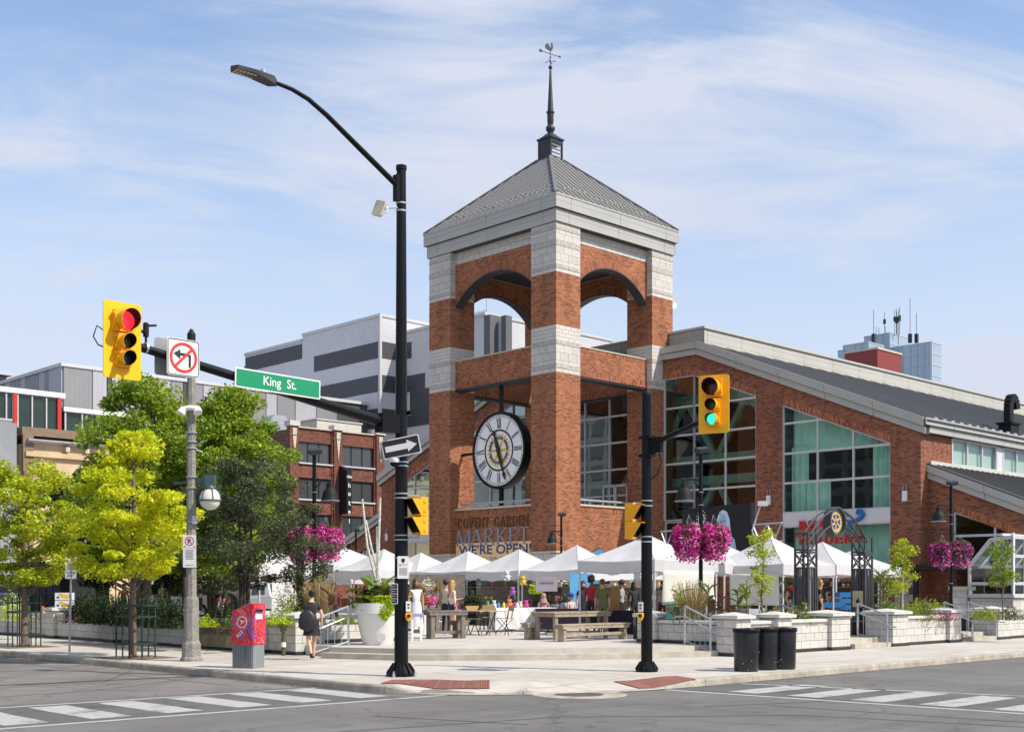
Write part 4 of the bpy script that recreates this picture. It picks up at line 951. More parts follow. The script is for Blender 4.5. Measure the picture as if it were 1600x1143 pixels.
window(MH, 'v', UF+.12, [(-2.2,5.56),(12.6,5.56),(12.6,13.78),(-2.2,13.78)], [-.05,2.4,4.2,6.2,8.0,10.45], ZL[2:], G1)
window(MH, 'v', UF+.12, [(-2.2,2.6),(-.1,2.6),(-.1,5.5),(-2.2,5.5)], [], [4.05], G1)
for v_ in [-14.38+2.09*i for i in range(3)]+[mir(-8.1)+2.09*i for i in range(3)]: MB().box(UF+.02,v_+.01,4.96,UF+.2,v_+2.08,5.66).build('spandrel_panel', M['whitepanel'], MH)
dr = MB(); 
for k in range(2): 
    v = 2.7+k*1.0; dr.box(UF,v,5.56,UF+.1,v+.12,7.9).box(UF,v+.88,5.56,UF+.1,v+1.0,7.9).box(UF,v,7.76,UF+.1,v+1,7.9).box(UF,v,5.56,UF+.1,v+1,5.8)
dr.build('terrace_door', M['mullion'], MH)
# inside: floors, back wall, pale green trusses, curtains
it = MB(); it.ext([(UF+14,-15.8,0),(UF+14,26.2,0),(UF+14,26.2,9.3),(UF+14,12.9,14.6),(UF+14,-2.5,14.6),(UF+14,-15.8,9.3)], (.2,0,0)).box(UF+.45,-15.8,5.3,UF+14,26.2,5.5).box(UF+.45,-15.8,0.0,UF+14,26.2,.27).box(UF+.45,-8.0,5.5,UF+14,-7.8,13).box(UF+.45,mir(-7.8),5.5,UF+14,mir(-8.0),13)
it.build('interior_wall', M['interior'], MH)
tb = MB()
for y0, y1 in ((-6.6, 2.2), (8.2, 17)):
    for z in (12.75, 9.2, 7.95): tb.beam((UF+2.2,y0,z),(UF+2.2,y1,z),.35,.5)
    n = 2
    for i in range(n):
        a, c = y0+(y1-y0)*i/n, y0+(y1-y0)*(i+1)/n; m_ = (a+c)/2
        tb.beam((UF+2.2,a,9.2),(UF+2.2,m_,12.75),.26,.3); tb.beam((UF+2.2,m_,12.75),(UF+2.2,c,9.2),.26,.3); tb.beam((UF+2.2,a,7.9),(UF+2.2,m_,4.2),.26,.3); tb.beam((UF+2.2,c,7.9),(UF+2.2,m_,4.2),.26,.3)
tb.beam((UF+3.2,-2.2,8.0),(UF+3.2,12.6,8.0),.4,.6)
tb.build('roof_truss', M['teal_beam'], MH)
def curtain(v0, v1, z0, z1, u, amp=.12, n=40, hor=False, name='curtain', m='curtain'):
    b = MB(); L = []
    for i in range(n+1):
        a = v0+(v1-v0)*i/n; s = amp*math.sin(i*1.9)+amp*.6*math.sin(i*.83+1)
        L += [(u+s, a, z0), (u+s, a, z1(a) if callable(z1) else z1)]
    b.add(L, [(2*i, 2*i+2, 2*i+3, 2*i+1) for i in range(n)]); b.build(name, M[m], MH, fix=False, smooth=True)
curtain(-14.2,-8.2,8.85,lambda a: max(8.9, wtop2(a)-.05),UF+.9,.05); curtain(-14.2,-13.0,5.7,9.2,UF+.8,.1,16); curtain(-9.2,-8.2,5.7,9.2,UF+.8,.1,16); curtain(-10.6,-9.2,5.7,7.4,UF+.7,.06,16)
curtain(-14.2,-8.2,2.7,4.9,UF+.9,.08); curtain(mir(-8.2),mir(-14.2),8.85,lambda a: max(8.9, wtop2(a)-.05),UF+.9,.05); curtain(mir(-9.6),mir(-13.4),2.7,7.4,UF+.9,.1)
# fascia and roof of the hall
def rake(v0, v1, off, zoff0, zoff1, u0, u1, m, name='fascia_panel', mirror=True):
    for (x, y) in ((v0, v1), (mir(v1), mir(v0))) if mirror else ((v0, v1),):
        MB().ext([(u0,x,ztop(x)+zoff0),(u0,y,ztop(y)+zoff0),(u0,y,ztop(y)+zoff1),(u0,x,ztop(x)+zoff1)], (u1-u0,0,0)).build(name, m, MH)
vb = [-16.3,-13.55,-10.8,-8.0,-5.25,-2.5]
for a, c in zip(vb, vb[1:]):
    rake(a+.012, c-.012, 0, 0.0, .345, UF-.16, UF-.1, M['fascia']); rake(a+.012, c-.012, 0, .365, .80, UF-.27, UF-.21, M['fascia'])
for a, c in ((-2.5, 2.6), (2.6, 7.8), (7.8, 12.9)):
    rake(a+.012, c-.012, 0, 0.0, .325, UF-.16, UF-.1, M['fascia'], mirror=False); rake(a+.012, c-.012, 0, .345, .72, UF-.27, UF-.21, M['fascia'], mirror=False)
cb = MB()
for (x, y) in ((-16.3,-2.5), (mir(-2.5), mir(-16.3))):
    cb.ext([(UF-.2,x,ztop(x)+.36),(UF-.2,y,ztop(y)+.36),(UF-.2,y,ztop(y)+.78),(UF-.2,x,ztop(x)+.78)], (.6,0,0)); cb.ext([(UF-.09,x,ztop(x)+.02),(UF-.09,y,ztop(y)+.02),(UF-.09,y,ztop(y)+.36),(UF-.09,x,ztop(x)+.36)], (.4,0,0))
cb.box(UF-.2,-2.5,15.2,UF+.4,12.9,15.54).box(UF-.09,-2.5,14.87,UF+.3,12.9,15.2)
cb.build('fascia_core', M['joint'], MH)
rf_ = MB()
for s_ in (0, 1):
    f = (lambda v: mir(v)) if s_ else (lambda v: v)
    for (v0, v1, e) in ((-16.45, -2.4, .66),):
        a, c = f(v0), f(v1)
        rf_.ext([(UF-.2,a,ztop(v0)+e),(UF-.2,c,ztop(v1)+e),(UF-.2,c,ztop(v1)+e+.1),(UF-.2,a,ztop(v0)+e+.1)], (60,0,0))
roof_ = rf_.build('roof', M['roofdark'], MH)
sm = MB()
for k in range(36):
    u = UF+1+k*1.6
    for s_ in (0, 1):
        f = (lambda v: mir(v)) if s_ else (lambda v: v)
        sm.beam((u, f(-16.4), ztop(-16.4)+.78), (u, f(-2.6), ztop(-2.6)+.78), .03, .03)
sm.build('roof_rib', M['roofdark'], roof_, kind='stuff')
sng = MB()
for k in range(26): sng.box(UF+1.2+k*.9,-16.1,ztop(-16.1)+.77,UF+1.55+k*.9,-16.0,ztop(-16.0)+.84)
sng.build('snow_guard', M['steel'], roof_, kind='stuff')
# ridge upstand of pale panels
MB().box(UF+.66,-2.42,15.3,69,12.8,16.42).build('ridge_core', M['joint'], MH)
MB().box(UF+.5,-2.6,16.43,69,13.0,16.56).build('ridge_cap', M['fascia_l'], MH)
random.seed(6); u = UF+.62
for k in range(17):
    w = .3 if k == 0 else 3.3; b = MB()
    for za, zb in ((15.42,15.74),(15.75,16.1),(16.11,16.42)): b.box(u+.012,-2.5,za,u+w-.012,-2.42,zb)
    b.build('ridge_panel', M['fascia_l'], MH); u += w
for k in range(5):
    b = MB(); a = -2.4+k*3.05
    for za, zb in ((15.42,15.74),(15.75,16.1),(16.11,16.42)): b.box(UF+.58,a+.012,za,UF+.66,a+3.03,zb)
    b.build('ridge_panel', M['fascia'], MH)
ub = T('roof_unit', 'beige box unit on the hall roof beside the ridge', 'roof unit', P(UF+7.2, 1.0, 16.5), AU)
MB().box(0,0,0,3.6,2.2,.95).build('housing', mat('beige_metal', (.36,.33,.27), .6, var=.05), ub); MB().box(-.08,-.08,.95,3.68,2.28,1.0).build('lid', M['steel'], ub)
# long side wall with eave
EZ = ztop(-16)
sw_ = MB().box(UF+.4,-16,0,12.08,-15.6,EZ+.1).box(12.08,-16,0,60,-15.6,7.84); sw_.build('side_wall', M['brick_hall'], MH)
for k in range(16):
    a = UF-.16+k*2.9
    MB().box(a+.012,-16.3,EZ-.02,a+2.888,-16.24,EZ+.3).build('eave_panel', M['fascia'], MH); MB().box(a+.012-.1,-16.42,EZ+.32,a+2.788,-16.36,EZ+.66).build('eave_panel', M['fascia'], MH)
MB().box(UF-.05,-16.25,EZ,60,-15.9,EZ+.31).box(UF-.15,-16.37,EZ+.31,60,-15.9,EZ+.64).build('eave_core', M['joint'], MH)
a = 12.08
for k in range(9):
    w_ = 5.0
    window(MH, 'u', -15.98, [(a,7.9),(a+w_,7.9),(a+w_,EZ-.06),(a,EZ-.06)], [a+w_/3, a+2*w_/3], [], M['glass_clear'], fr=.12, name='clerestory')
    MB().box(a+.1,-15.8,7.95,a+w_-.1,-15.78,EZ-.1).build('blind', mat('pale_blind', (.60,.72,.68), .8, var=.03) if k == 0 else bpy.data.materials['pale_blind'], MH)
    MB().box(a+w_+.02,-16.03,7.86,a+w_+.75,-15.7,EZ-.04).build('column_panel', M['whitepanel'], MH); a += w_+.8
MB().box(9.7,-16.14,7.68,60,-15.99,7.92).build('aisle_flashing', M['coping'], MH)
# lower aisles either side
UA = 9.7
def za(v): v = min(v, mir(v)); return 7.06-(-16-v)*.415          # brick top of the aisle front
for f in (0, 1):
    al_ = MB(); asol = MB()
    g = (lambda v: mir(v)) if f else (lambda v: v)
    def q(v0, v1, zb, zt, th=.35, pl=UA, mb=al_): mb.ext([(pl,g(v0),zb(v0)),(pl,g(v1),zb(v1)),(pl,g(v1),zt(v1)),(pl,g(v0),zt(v0))], (th,0,0))
    ws = lambda v: za(v)-1.15
    q(-17.28,-16,z0_,za); q(-26.2,-17.28,ws,za); q(-27.5,-26.2,z0_,lambda v: max(.5, za(v)));  q(-26.2,-17.28, z0_, lambda v: .9)
    q(-26.2,-17.28,lambda v: ws(v)+.004,lambda v: ws(v)+.38,.03,UA-.012,asol)
    pl_ = [(-26.2,2.7) , (-17.28,2.7), (-17.28,ws(-17.28)), (-25.0,2.72)]
    pl_ = [(-24.6,2.7),(-17.28,2.7),(-17.28,ws(-17.28))]
    if f: pl_ = [(mir(x), z) for x, z in pl_][::-1]
    window(MH, 'v', UA+.1, pl_, [g(-19.3), g(-21.4)], [4.2], M['glass_dark'])
    for k in range(4):
        x, y = -16-k*2.9, -16-(k+1)*2.9; lo, hi = (y+.012, x-.012)
        MB().ext([(UA-.16,g(lo),za(lo)),(UA-.16,g(hi),za(hi)),(UA-.16,g(hi),za(hi)+.3),(UA-.16,g(lo),za(lo)+.3)], (.06,0,0)).build('aisle_fascia_panel', M['fascia'], MH)
        MB().ext([(UA-.26,g(lo),za(lo)+.32),(UA-.26,g(hi),za(hi)+.32),(UA-.26,g(hi),za(hi)+.68),(UA-.26,g(lo),za(lo)+.68)], (.06,0,0)).build('aisle_fascia_panel', M['fascia'], MH)
    MB().ext([(UA-.09,g(-27.6),za(-27.6)+.02),(UA-.09,g(-15.99),za(-15.99)+.02),(UA-.09,g(-15.99),za(-15.99)+.31),(UA-.09,g(-27.6),za(-27.6)+.31)], (.3,0,0)).ext([(UA-.19,g(-27.6),za(-27.6)+.31),(UA-.19,g(-15.99),za(-15.99)+.31),(UA-.19,g(-15.99),za(-15.99)+.65),(UA-.19,g(-27.6),za(-27.6)+.65)], (.3,0,0)).build('aisle_fascia_core', M['joint'], MH)
    MB().ext([(UA-.24,g(-27.7),za(-27.7)+.66),(UA-.24,g(-15.98),za(-15.98)+.66),(UA-.24,g(-15.98),za(-15.98)+.74),(UA-.24,g(-27.7),za(-27.7)+.74)], (55,0,0)).build('aisle_roof', M['roofdark'], MH)
    rb = MB()
    for k in range(30): rb.beam((UA+.6+k*.6, g(-27.6), za(-27.6)+.76), (UA+.6+k*.6, g(-16.05), za(-16.05)+.76), .03, .05)
    rb.build('aisle_roof_rib', M['seam'], MH, kind='stuff')
    al_.build('aisle_wall', M['brick_hall'], MH); asol.build('aisle_soldier_course', M['brick_sold'], MH)
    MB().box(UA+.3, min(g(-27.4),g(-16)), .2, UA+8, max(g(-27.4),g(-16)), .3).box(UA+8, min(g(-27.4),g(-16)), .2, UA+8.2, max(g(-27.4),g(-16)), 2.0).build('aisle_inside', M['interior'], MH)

# dark entrance canopy under the right windows
MB().box(UF-2.2,-18.5,2.55,UA+.02,-14.6,2.8).box(UF-2.1,-16.9,.26,UF-1.9,-16.7,2.55).box(UF-2.1,-14.9,.26,UF-1.9,-14.7,2.55).build('entrance_canopy', M['blackmatt'], MH)
gs = MB(); random.seed(8)
for k in range(6):
    for i in range(2): gs.box(UF-.06,-15.6+i*.5+(k % 2)*.2,.26+k*.38,UF+.02,-15.14+i*.5+(k % 2)*.2-.02,.26+k*.38+.36)
gs.build('base_stone', M['stone_rough'], MH, kind='stuff')
# curved black exhaust duct on the roof
dv_ = min((abs(site(1576, 676, 'v', v_)[2]-ztop(v_)-.76), v_) for v_ in [-16+.1*k for k in range(130)])[1]; du_ = site(1576, 676, 'v', dv_)[0]
du = T('roof_duct', 'black gooseneck exhaust duct on the sloping roof', 'duct', P(du_, dv_, ztop(dv_)+.9), AU)
dm = MB(); dm.box(-.5,-.35,-.25,.5,.35,.3).box(-.62,-.45,.3,.62,.45,.4); dm.build('base', M['blackmatt'], du)
path = [(0,.38)]+[(0,1.3)]+[(.42-.42*math.cos(a), 1.3+.5*math.sin(a)) for a in [math.pi*i/8 for i in range(1, 8)]]+[(.86,1.22)]
gb = MB()
for i in range(len(path)-1): gb.beam((path[i][0],0,path[i][1]), (path[i+1][0],0,path[i+1][1]), .46, .36, up=(0,1,0))
gb.build('gooseneck', M['blackmatt'], du)
# red letters of the shop sign on the hall
SS = T('shop_sign', 'red BEAD TRADERS shop letters with a blue swirl on the white hall spandrel', 'sign', P(UF, 0, 0), AU)
M['signred2'] = mat('letter_red', (.52,.015,.02), .4, var=.03); M['swirl'] = mat('swirl_blue', (.01,.12,.42), .4, var=.03)
def put_row(txt, v0, z, w, h, step):
    for i, ch in enumerate(txt):
        inst(text_mesh(ch, M['signred2'], w=w, h=h, thick=.03, ext=.12), 'letter', SS, (-.16, v0-i*step, z), rot=(0,0,-math.pi/2))
put_row('BEAD', -9.45, 4.95, .42, .52, .56); put_row('TRADERS', -9.3, 4.22, .44, .52, .565)
sw = [(-12.05,5.12),(-12.3,5.06),(-12.55,5.1),(-12.8,5.22),(-12.95,5.42),(-12.85,5.6),(-12.65,5.62),(-12.58,5.48),(-12.7,5.4)]
MB().tube([(-.1, v, z) for v, z in sw], [.05,.09,.11,.12,.12,.1,.09,.07,.04], 8).ball((-.1,-12.15,4.78),.2,12,sc=(.4,1,1)).tube([(-.1,-11.9,5.6),(-.1,-12.05,5.45),(-.1,-12.1,5.3)],[.03,.07,.03],8).build('swirl', M['swirl'], SS, smooth=True)
# wall boxes and cameras on the brick
for (v, z, lab) in ((-15.2, 6.1, 'cream wall light unit high on the brick by the tall teal window'), (-7.3, 6.3, 'small white antenna box between the two tall windows'), (mir(-15.3), 5.3, 'small white box on the far left brick wall')):
    w_ = T('wall_unit', lab, 'wall unit', P(UF-.02, v, z), AU)
    MB().box(-.12,-.12,-.15,0,.12,.35).build('housing', M['white'], w_); MB().box(-.08,-.1,.35,-.05,-.07,.7).box(-.08,.07,.35,-.05,.1,.7).build('prong', M['steel'], w_)
# ---------------------------------------------------------------- buildings behind
def ribbed(name, col, pitch=.16, dark=.72, axis='z', bump=.6):
    m = mat(name, col, .5, var=.05, scale=.4); t = m.node_tree; b = t.nodes['Principled BSDF']
    co = N(t, 'ShaderNodeTexCoord'); s = N(t, 'ShaderNodeSeparateXYZ'); t.links.new(co.outputs['Object'], s.inputs[0])
    src = s.outputs[2]
    if axis == 'h':
        a = N(t, 'ShaderNodeMath', operation='ADD'); t.links.new(s.outputs[0], a.inputs[0]); t.links.new(s.outputs[1], a.inputs[1]); src = a.outputs[0]
    d = N(t, 'ShaderNodeMath', operation='PINGPONG'); d.inputs[1].default_value = pitch/2; t.links.new(src, d.inputs[0])
    bu = N(t, 'ShaderNodeBump'); bu.inputs['Strength'].default_value = bump; bu.inputs['Distance'].default_value = .5; t.links.new(d.outputs[0], bu.inputs['Height']); t.links.new(bu.outputs[0], b.inputs['Normal'])
    return m
M['clad'] = ribbed('silver_ribbed_cladding', (.52,.52,.55), .3, bump=.35); M['clad_d'] = ribbed('charcoal_ribbed_cladding', (.05,.05,.058), .3, bump=.35)
M['clad_v'] = ribbed('grey_vertical_cladding', (.23,.23,.24), .5, axis='h', bump=.3); M['clad_v2'] = ribbed('pale_vertical_cladding', (.38,.38,.42), .5, axis='h', bump=.3)
M['trim'] = mat('pale_trim', (.5,.51,.53), .5, var=.03)
# striped building
c = at(594, 150); uc, vc = UV(c.x, c.y); ztp = zat(494, 150)
SB = T('striped_building', 'silver ribbed building with charcoal bands far behind the tower', 'building', P(0, 0), AU)
vl = site(473, 520, 'u', uc)[1]; vl2 = site(383, 555, 'u', uc)[1]; zl = site(473, 533, 'u', uc)[2]
u2 = uc+3.1; v2 = site(758, 492, 'u', u2)[1]; z2 = site(758, 492, 'u', u2)[2]
wall_ = MB().box(uc, vc, 0, uc+25, vl, ztp).build('tall_wall', M['clad'], SB); MB().box(uc, vl, 0, uc+25, vl2, zl).build('low_wall', M['clad'], SB)
MB().box(u2, v2, 0, u2+22, vc, z2).build('side_wing', M['clad'], SB)
MB().box(uc+1.2, vl2-.1, 0, uc+25, vl2+2.2, zl-1.0).build('end_wing', M['clad_d'], SB)
MB().box(uc-.12, vc-.12, ztp, uc+25, vl+.1, ztp+.35).build('parapet_trim', M['trim'], SB); MB().box(uc-.12, vl+.1, zl, uc+25, vl2+.1, zl+.35).build('parapet_trim', M['trim'], SB); MB().box(u2-.12, v2-.12, z2, u2+22, vc-.13, z2+.35).build('parapet_trim', M['trim'], SB)
MB().box(uc-.16, vc-.16, 8, uc+.16, vc+.16, ztp).build('corner_trim', M['trim'], SB)
def spanel(x0, x1, yt, yb, pl, proud=.06, mm='clad_d'):
    a = site(x0, 600, 'u', pl)[1]; q = site(x1, yt, 'u', pl); c = q[1]; zt = q[2]; zb = site(x1, yb, 'u', pl)[2]
    MB().box(pl-proud, c, zb, pl+.05, a, zt).build('dark_panel' if mm == 'clad_d' else 'pale_panel', M[mm], SB)
for r_ in ((384,472,537,560,uc),(491,590.5,533.6,559.2,uc),(494,590.5,585.5,611.7,uc),(385,428,598,618,uc),(402.5,590.5,638,668,uc)): spanel(*r_)
spanel(456,522,600,650,uc,.055); spanel(522,590.5,612,637.5,uc,.05,'clad')
for r_ in ((625,643,533.6,559,u2),(625,664,582,607.5,u2),(625,674,636,662,u2)): spanel(*r_)
spanel(641,676,604,640,u2,.055)
for (yt, yb) in ((533.6,559.2),(585.5,611.7),(638,668)):
    zt, zb = site(590.5, yt, 'u', uc)[2], site(590.5, yb, 'u', uc)[2]; MB().box(uc+.1, vc-.06, zb, u2-.02, vc+.05, zt).build('dark_panel', M['clad_d'], SB)
for i, (x, s) in enumerate(((502, 2.6), (640, 1.2))):
    p = site(x, 520, 'u', uc+6)
    MB().box(uc+6, p[1]-s/2, ztp if i == 0 else z2, uc+8, p[1]+s/2, (ztp if i == 0 else z2)+1.9).build('roof_box', mat('roof_brick_buff', (.4,.33,.26), .9) if i == 0 else M['trim'], SB)
rl = MB()
for k in range(8): rl.beam((u2+3, v2+3+k*1.3, z2), (u2+3, v2+3+k*1.3, z2+1.6+(1.5 if k % 3 == 0 else 0)), .08)
rl.beam((u2+3, v2+3, z2+1.5), (u2+3, v2+12.1, z2+1.5), .08).beam((u2+3, v2+3, z2+.9), (u2+3, v2+12.1, z2+.9), .06)
rl.build('roof_rail', M['steel'], SB)
# dark chimney pair seen through the belfry
q = at(768, 118); ST = T('exhaust_stack', 'tall dark grey twin exhaust stacks seen through the left belfry arch', 'stack', (q.x, q.y, 0), AU)
zt_ = zat(495, 118)
MB().box(-.9,-.75,0,.9,.1,zt_).build('stack', mat('grey_render', (.12,.12,.13), .8), ST); MB().box(.1,-1.9,0,.9,-1.25,zt_-.1).build('stack', bpy.data.materials['grey_render'], ST); MB().box(.2,-1.25,zt_-4,.4,-.75,zt_-.4).build('ladder', M['trim'], ST)
# brick hotel
c = at(453, 110); uh, vh = UV(c.x, c.y); HT = T('brick_hotel', 'three storey red brick hotel with dark strip windows behind the trees', 'building', P(0, 0), AU)
def hz(y): return zat(y, 110)
ue = site(598, 685, 'v', vh)[0]; H_ = hz(666)
MB().box(uh, vh, 0, uh+.3, vh+20, H_-.2).build('side_wall', M['brick_brown'], HT)
bays = [(site(466,0,'v',vh)[0], site(518.5,0,'v',vh)[0]), (site(535,0,'v',vh)[0], site(585,0,'v',vh)[0])]
def zv(x, y): return site(x, y, 'v', vh)[2]
rowz = [(zv(466,721), zv(466,688.5)), (zv(466,778), zv(466,744.5))]; pit = rowz[0][0]-rowz[1][0]; rowz.append((rowz[1][0]-pit, rowz[1][1]-pit)); rowz.append((rowz[2][0]-pit, rowz[2][1]-pit))
fw = MB()
xs_ = [uh+.001]+[x for b_ in bays for x in b_]+[ue]
for i in range(0, 5, 2): fw.box(xs_[i], vh, 0, xs_[i+1], vh+.5, H_)
for (a, b_) in bays:
    zz = sorted([0]+[z for r_ in rowz for z in r_ if z > .1]+[H_])
    for i in range(0, len(zz)-1, 2): fw.box(a, vh+.12, zz[i], b_, vh+.5, zz[i+1])
fw.build('front_wall', M['brick2'], HT)
for (a, b_) in bays:
    for r_ in rowz:
        if r_[1] < 1: continue
        w3 = (b_-a)/3
        window(HT, 'u', vh+.3, [(a,max(.1,r_[0])),(b_,max(.1,r_[0])),(b_,r_[1]),(a,r_[1])], [a+w3,a+2*w3], [], M['hg'] if 'hg' in M else M.setdefault('hg', mat('dark_window_glass', (.05,.055,.06), .06, var=0, spec=.9)), fr=.06, fm='darkmetal')
        MB().box(a-.15, vh-.05, max(.05,r_[0])-.14, b_+.15, vh+.25, max(.05,r_[0])).build('sill', M['trim'], HT)
for x in (uh+.36, (bays[0][1]+bays[1][0])/2, ue-.4):
    MB().box(x-.45, vh-.18, 0, x+.45, vh-.001, H_+.1).build('pilaster', M['brick2'], HT); MB().box(x-.55, vh-.3, H_+.1, x+.55, vh+.6, H_+.55).build('pilaster_cap', M['coping'], HT)
    k = MB().ext([(x-.2,vh-.2,H_-.8),(x+.2,vh-.2,H_-.8),(x,vh-.2,H_-2.7)], (0,-.05,0)); k.box(x-.22,vh-.26,H_-.72,x+.22,vh-.2,H_-.1); k.build('keystone', M['limegrey'], HT)
MB().box(uh-.05, vh-.05, H_, ue, vh+.6, H_+.12).build('parapet_cap', M['limegrey'], HT); MB().box(uh+.3,vh+.5,0,ue,vh+20,H_-.6).build('core', M['brick_brown'], HT)
dl = MB()
for x in (bays[0][0]-.25, bays[0][1]+.2, bays[1][0]-.2, bays[1][1]+.25):
    for r_ in rowz[:3]:
        for dz in (.65, 1.5): dl.ball((x, vh-.05, r_[1]+dz*.9), .09, 6)
dl.build('facade_lamp', M['white'], HT, kind='stuff')
ac = T('rooftop_unit', 'shiny silver ventilation hood on the hotel roof', 'roof unit', P(uh+.9, vh+4, H_-.6), AU)
MB().box(-1.2,-1,0,1.2,1,1.2).ext([(-1.2,-1,1.2),(1.2,-1,1.2),(.6,-1,2.0),(-.6,-1,2.0)], (0,2,0)).build('hood', M['steel'], ac)
pb = T('penthouse', 'cream metal penthouse box on the hotel roof', 'roof unit', P(uh+5, vh+3, H_-.6), AU)
MB().box(0,0,0,5.2,4,2.0).build('box', mat('cream_metal', (.55,.52,.45), .6), pb); MB().box(-.1,-.1,2.0,5.3,4.1,2.12).build('rim', M['trim'], pb)
hs = T('hotel_sign', 'dark vertical blade sign with the letters of hotel on the brick front', 'sign', P(site(532,0,'v',vh)[0], vh-.9, 0), AU)
z1_, z0__ = zv(532,733), zv(532,803)
MB().ext([(-.3,-.5,z0__),(-.3,.7,z0__),(-.3,.7,z1_+.3),(-.3,-.5,z1_-.2)], (.55,0,0)).build('blade', M['blackmatt'], hs)
for i, ch in enumerate('hotel'): inst(text_mesh(ch, M['signwhite'], h=.42 if ch in 'htl' else .3, ext=.01, thick=.02), 'letter', hs, (-.02, -.52, z1_-1.55-i*.82))
inst(text_mesh('rlm', M['signwhite'], h=.3, ext=.01, thick=.02), 'letter', hs, (-.02, -.52, z1_-.75))
# grey arts building far left
c = at(98, 125); ug, vg = UV(c.x, c.y); zg = zat(572, 125)
GB = T('grey_building', 'grey clad block with vertical light and dark panels at the far left', 'building', P(0, 0), AU)
MB().box(ug, vg, 0, ug+40, vg+26, zg).build('core', M['joint'], GB)
random.seed(14); a = vg; i = 0
for w_ in (3.2,.9,1.5,3.4,1.4,2.6,1.6,2.5,1.4,2.5,5.0):
    for (zb, zt) in ((zg-3.4, zg), (3, zg-3.5)):
        MB().box(ug-.12, a+.05, zb, ug+.1, a+w_-.05, zt).build('cladding_panel', [M['clad_v2'], M['clad_v']][i % 2], GB)
    a += w_; i += 1
a = ug; i = 0
for w_ in (3.1,1.6,.5,3.2,1.7,1.9,1.5,.4,2.0,1.4,2.6,1.3,2.8,1.5,2.5,3,3):
    MB().box(a+.05, vg-.12, 3, a+w_-.05, vg+.1, zg).build('cladding_panel', [M['clad_v'], M['clad_v2']][i % 2] if w_ > .6 else M['joint'], GB); a += w_; i += 1
MB().box(ug-.25,vg-.25,zg,ug+40,vg+26,zg+.35).build('parapet_trim', M['trim'], GB)
# lower glazed wing in front of it
c = at(98, 112); ul, vl_ = UV(c.x, c.y); zl_ = zat(622, 112)
GW = T('glazed_wing', 'low glazed wing with red posts and white trim below the grey building', 'building', P(0, 0), AU)
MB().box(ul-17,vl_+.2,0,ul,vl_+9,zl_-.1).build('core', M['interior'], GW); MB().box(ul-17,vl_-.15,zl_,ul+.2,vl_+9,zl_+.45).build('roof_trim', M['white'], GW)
um = ul-3.6
MB().box(ul-17,vl_,0,um-.9,vl_+.2,zl_-2.4).build('panel_wall', M['clad_v'], GW)
window(GW, 'u', vl_+.02, [(ul-17,zl_-2.4),(um-.9,zl_-2.4),(um-.9,zl_),(ul-17,zl_)], [ul-17+1.7*k for k in range(1,8)], [], M['glass'], fr=.06)
window(GW, 'u', vl_+.02, [(um-.5,3),(ul-.4,3),(ul-.4,zl_),(um-.5,zl_)], [um+.8,um+2.1], [zl_-5.3], M['glass'], fr=.06)
for x in (um-.75, ul-.35): MB().box(x-.17,vl_-.12,2,x+.17,vl_+.1,zl_-.05).build('red_post', M['red'], GW)
zr = zat(636, 110)
MB().box(ul+.3,vl_+.6,0,ul+24,vl_+9,zr-.1).build('side_core', M['interior'], GW); MB().box(ul+.2,vl_+.2,zr,ul+24,vl_+9,zr+.4).build('roof_trim', M['white'], GW)
window(GW, 'u', vl_+.35, [(ul+.4,3),(ul+14,3),(ul+14,zr),(ul+.4,zr)], [ul+.4+1.6*k for k in range(1,9)], [zr-2.6], M['glass'], fr=.06)
# beige building with cornice
c = at(36, 88); ub_, vb_ = UV(c.x, c.y); zb_ = zat(666, 88)
M['buff'] = mat('buff_stone', (.62,.47,.30), .85, var=.12, scale=1.2, stain=.15)
BB = T('beige_building', 'old buff stone building with a bracketed cornice behind the left trees', 'building', P(0, 0), AU)
MB().box(ub_,vb_,0,ub_+16,vb_+12,zb_-1.2).build('wall', M['buff'], BB); MB().box(ub_-.1,vb_-.1,zb_-.6,ub_+16,vb_+12,zb_).build('parapet', mat('brown_stone', (.22,.16,.11), .9, var=.2, scale=3), BB)
MB().ext([(ub_+.2,vb_-.55,zb_-1.0),(ub_+.2,vb_,zb_-1.2),(ub_+.2,vb_,zb_-.8),(ub_+.2,vb_-.55,zb_-.88)], (15.8,0,0)).build('cornice', M['steel'], BB)
MB().box(ub_-.05,vb_-.15,0,ub_+.7,vb_+.1,zb_-.5).build('corner_pier', bpy.data.materials['brown_stone'], BB)
for k in range(8): MB().box(ub_+3+k*1.5,vb_-.4,zb_-1.6,ub_+3.3+k*1.5,vb_,zb_-1.26).build('bracket', M['limegrey'], BB)
MB().box(ub_+.1,vb_-.3,zb_-2.1,ub_+16,vb_-.001,zb_-1.76).build('moulding', M['buff'], BB)
scr = MB().tube([(ub_+2+.35*math.cos(a), vb_-.12, zb_-3.1-.25*a/3+.5*math.sin(a)) for a in [i*.5 for i in range(16)]], .07, 6); scr.build('scroll', bpy.data.materials['brown_stone'], BB)
for (k, z) in ((4.6,4.4),(9,4.4),(4.6,.8),(9,.8)):
    a = ub_+k; window(BB, 'u', vb_-.06, [(a,z),(a+1.6,z),(a+1.6,z+2.6),(a,z+2.6)], [a+.8], [z+1.3], M['hg'], fr=.1)
c = at(0, 84); ug2, vg2 = UV(c.x, c.y)
MB().box(site(26,0,'v',vb_-.4)[0]-9,vb_-.4,0,site(26,0,'v',vb_-.4)[0],vb_+8,zat(657,86)).build('concrete_gable', mat('blue_grey_render', (.30,.32,.35), .9, var=.12, scale=.5, stain=.2), BB)
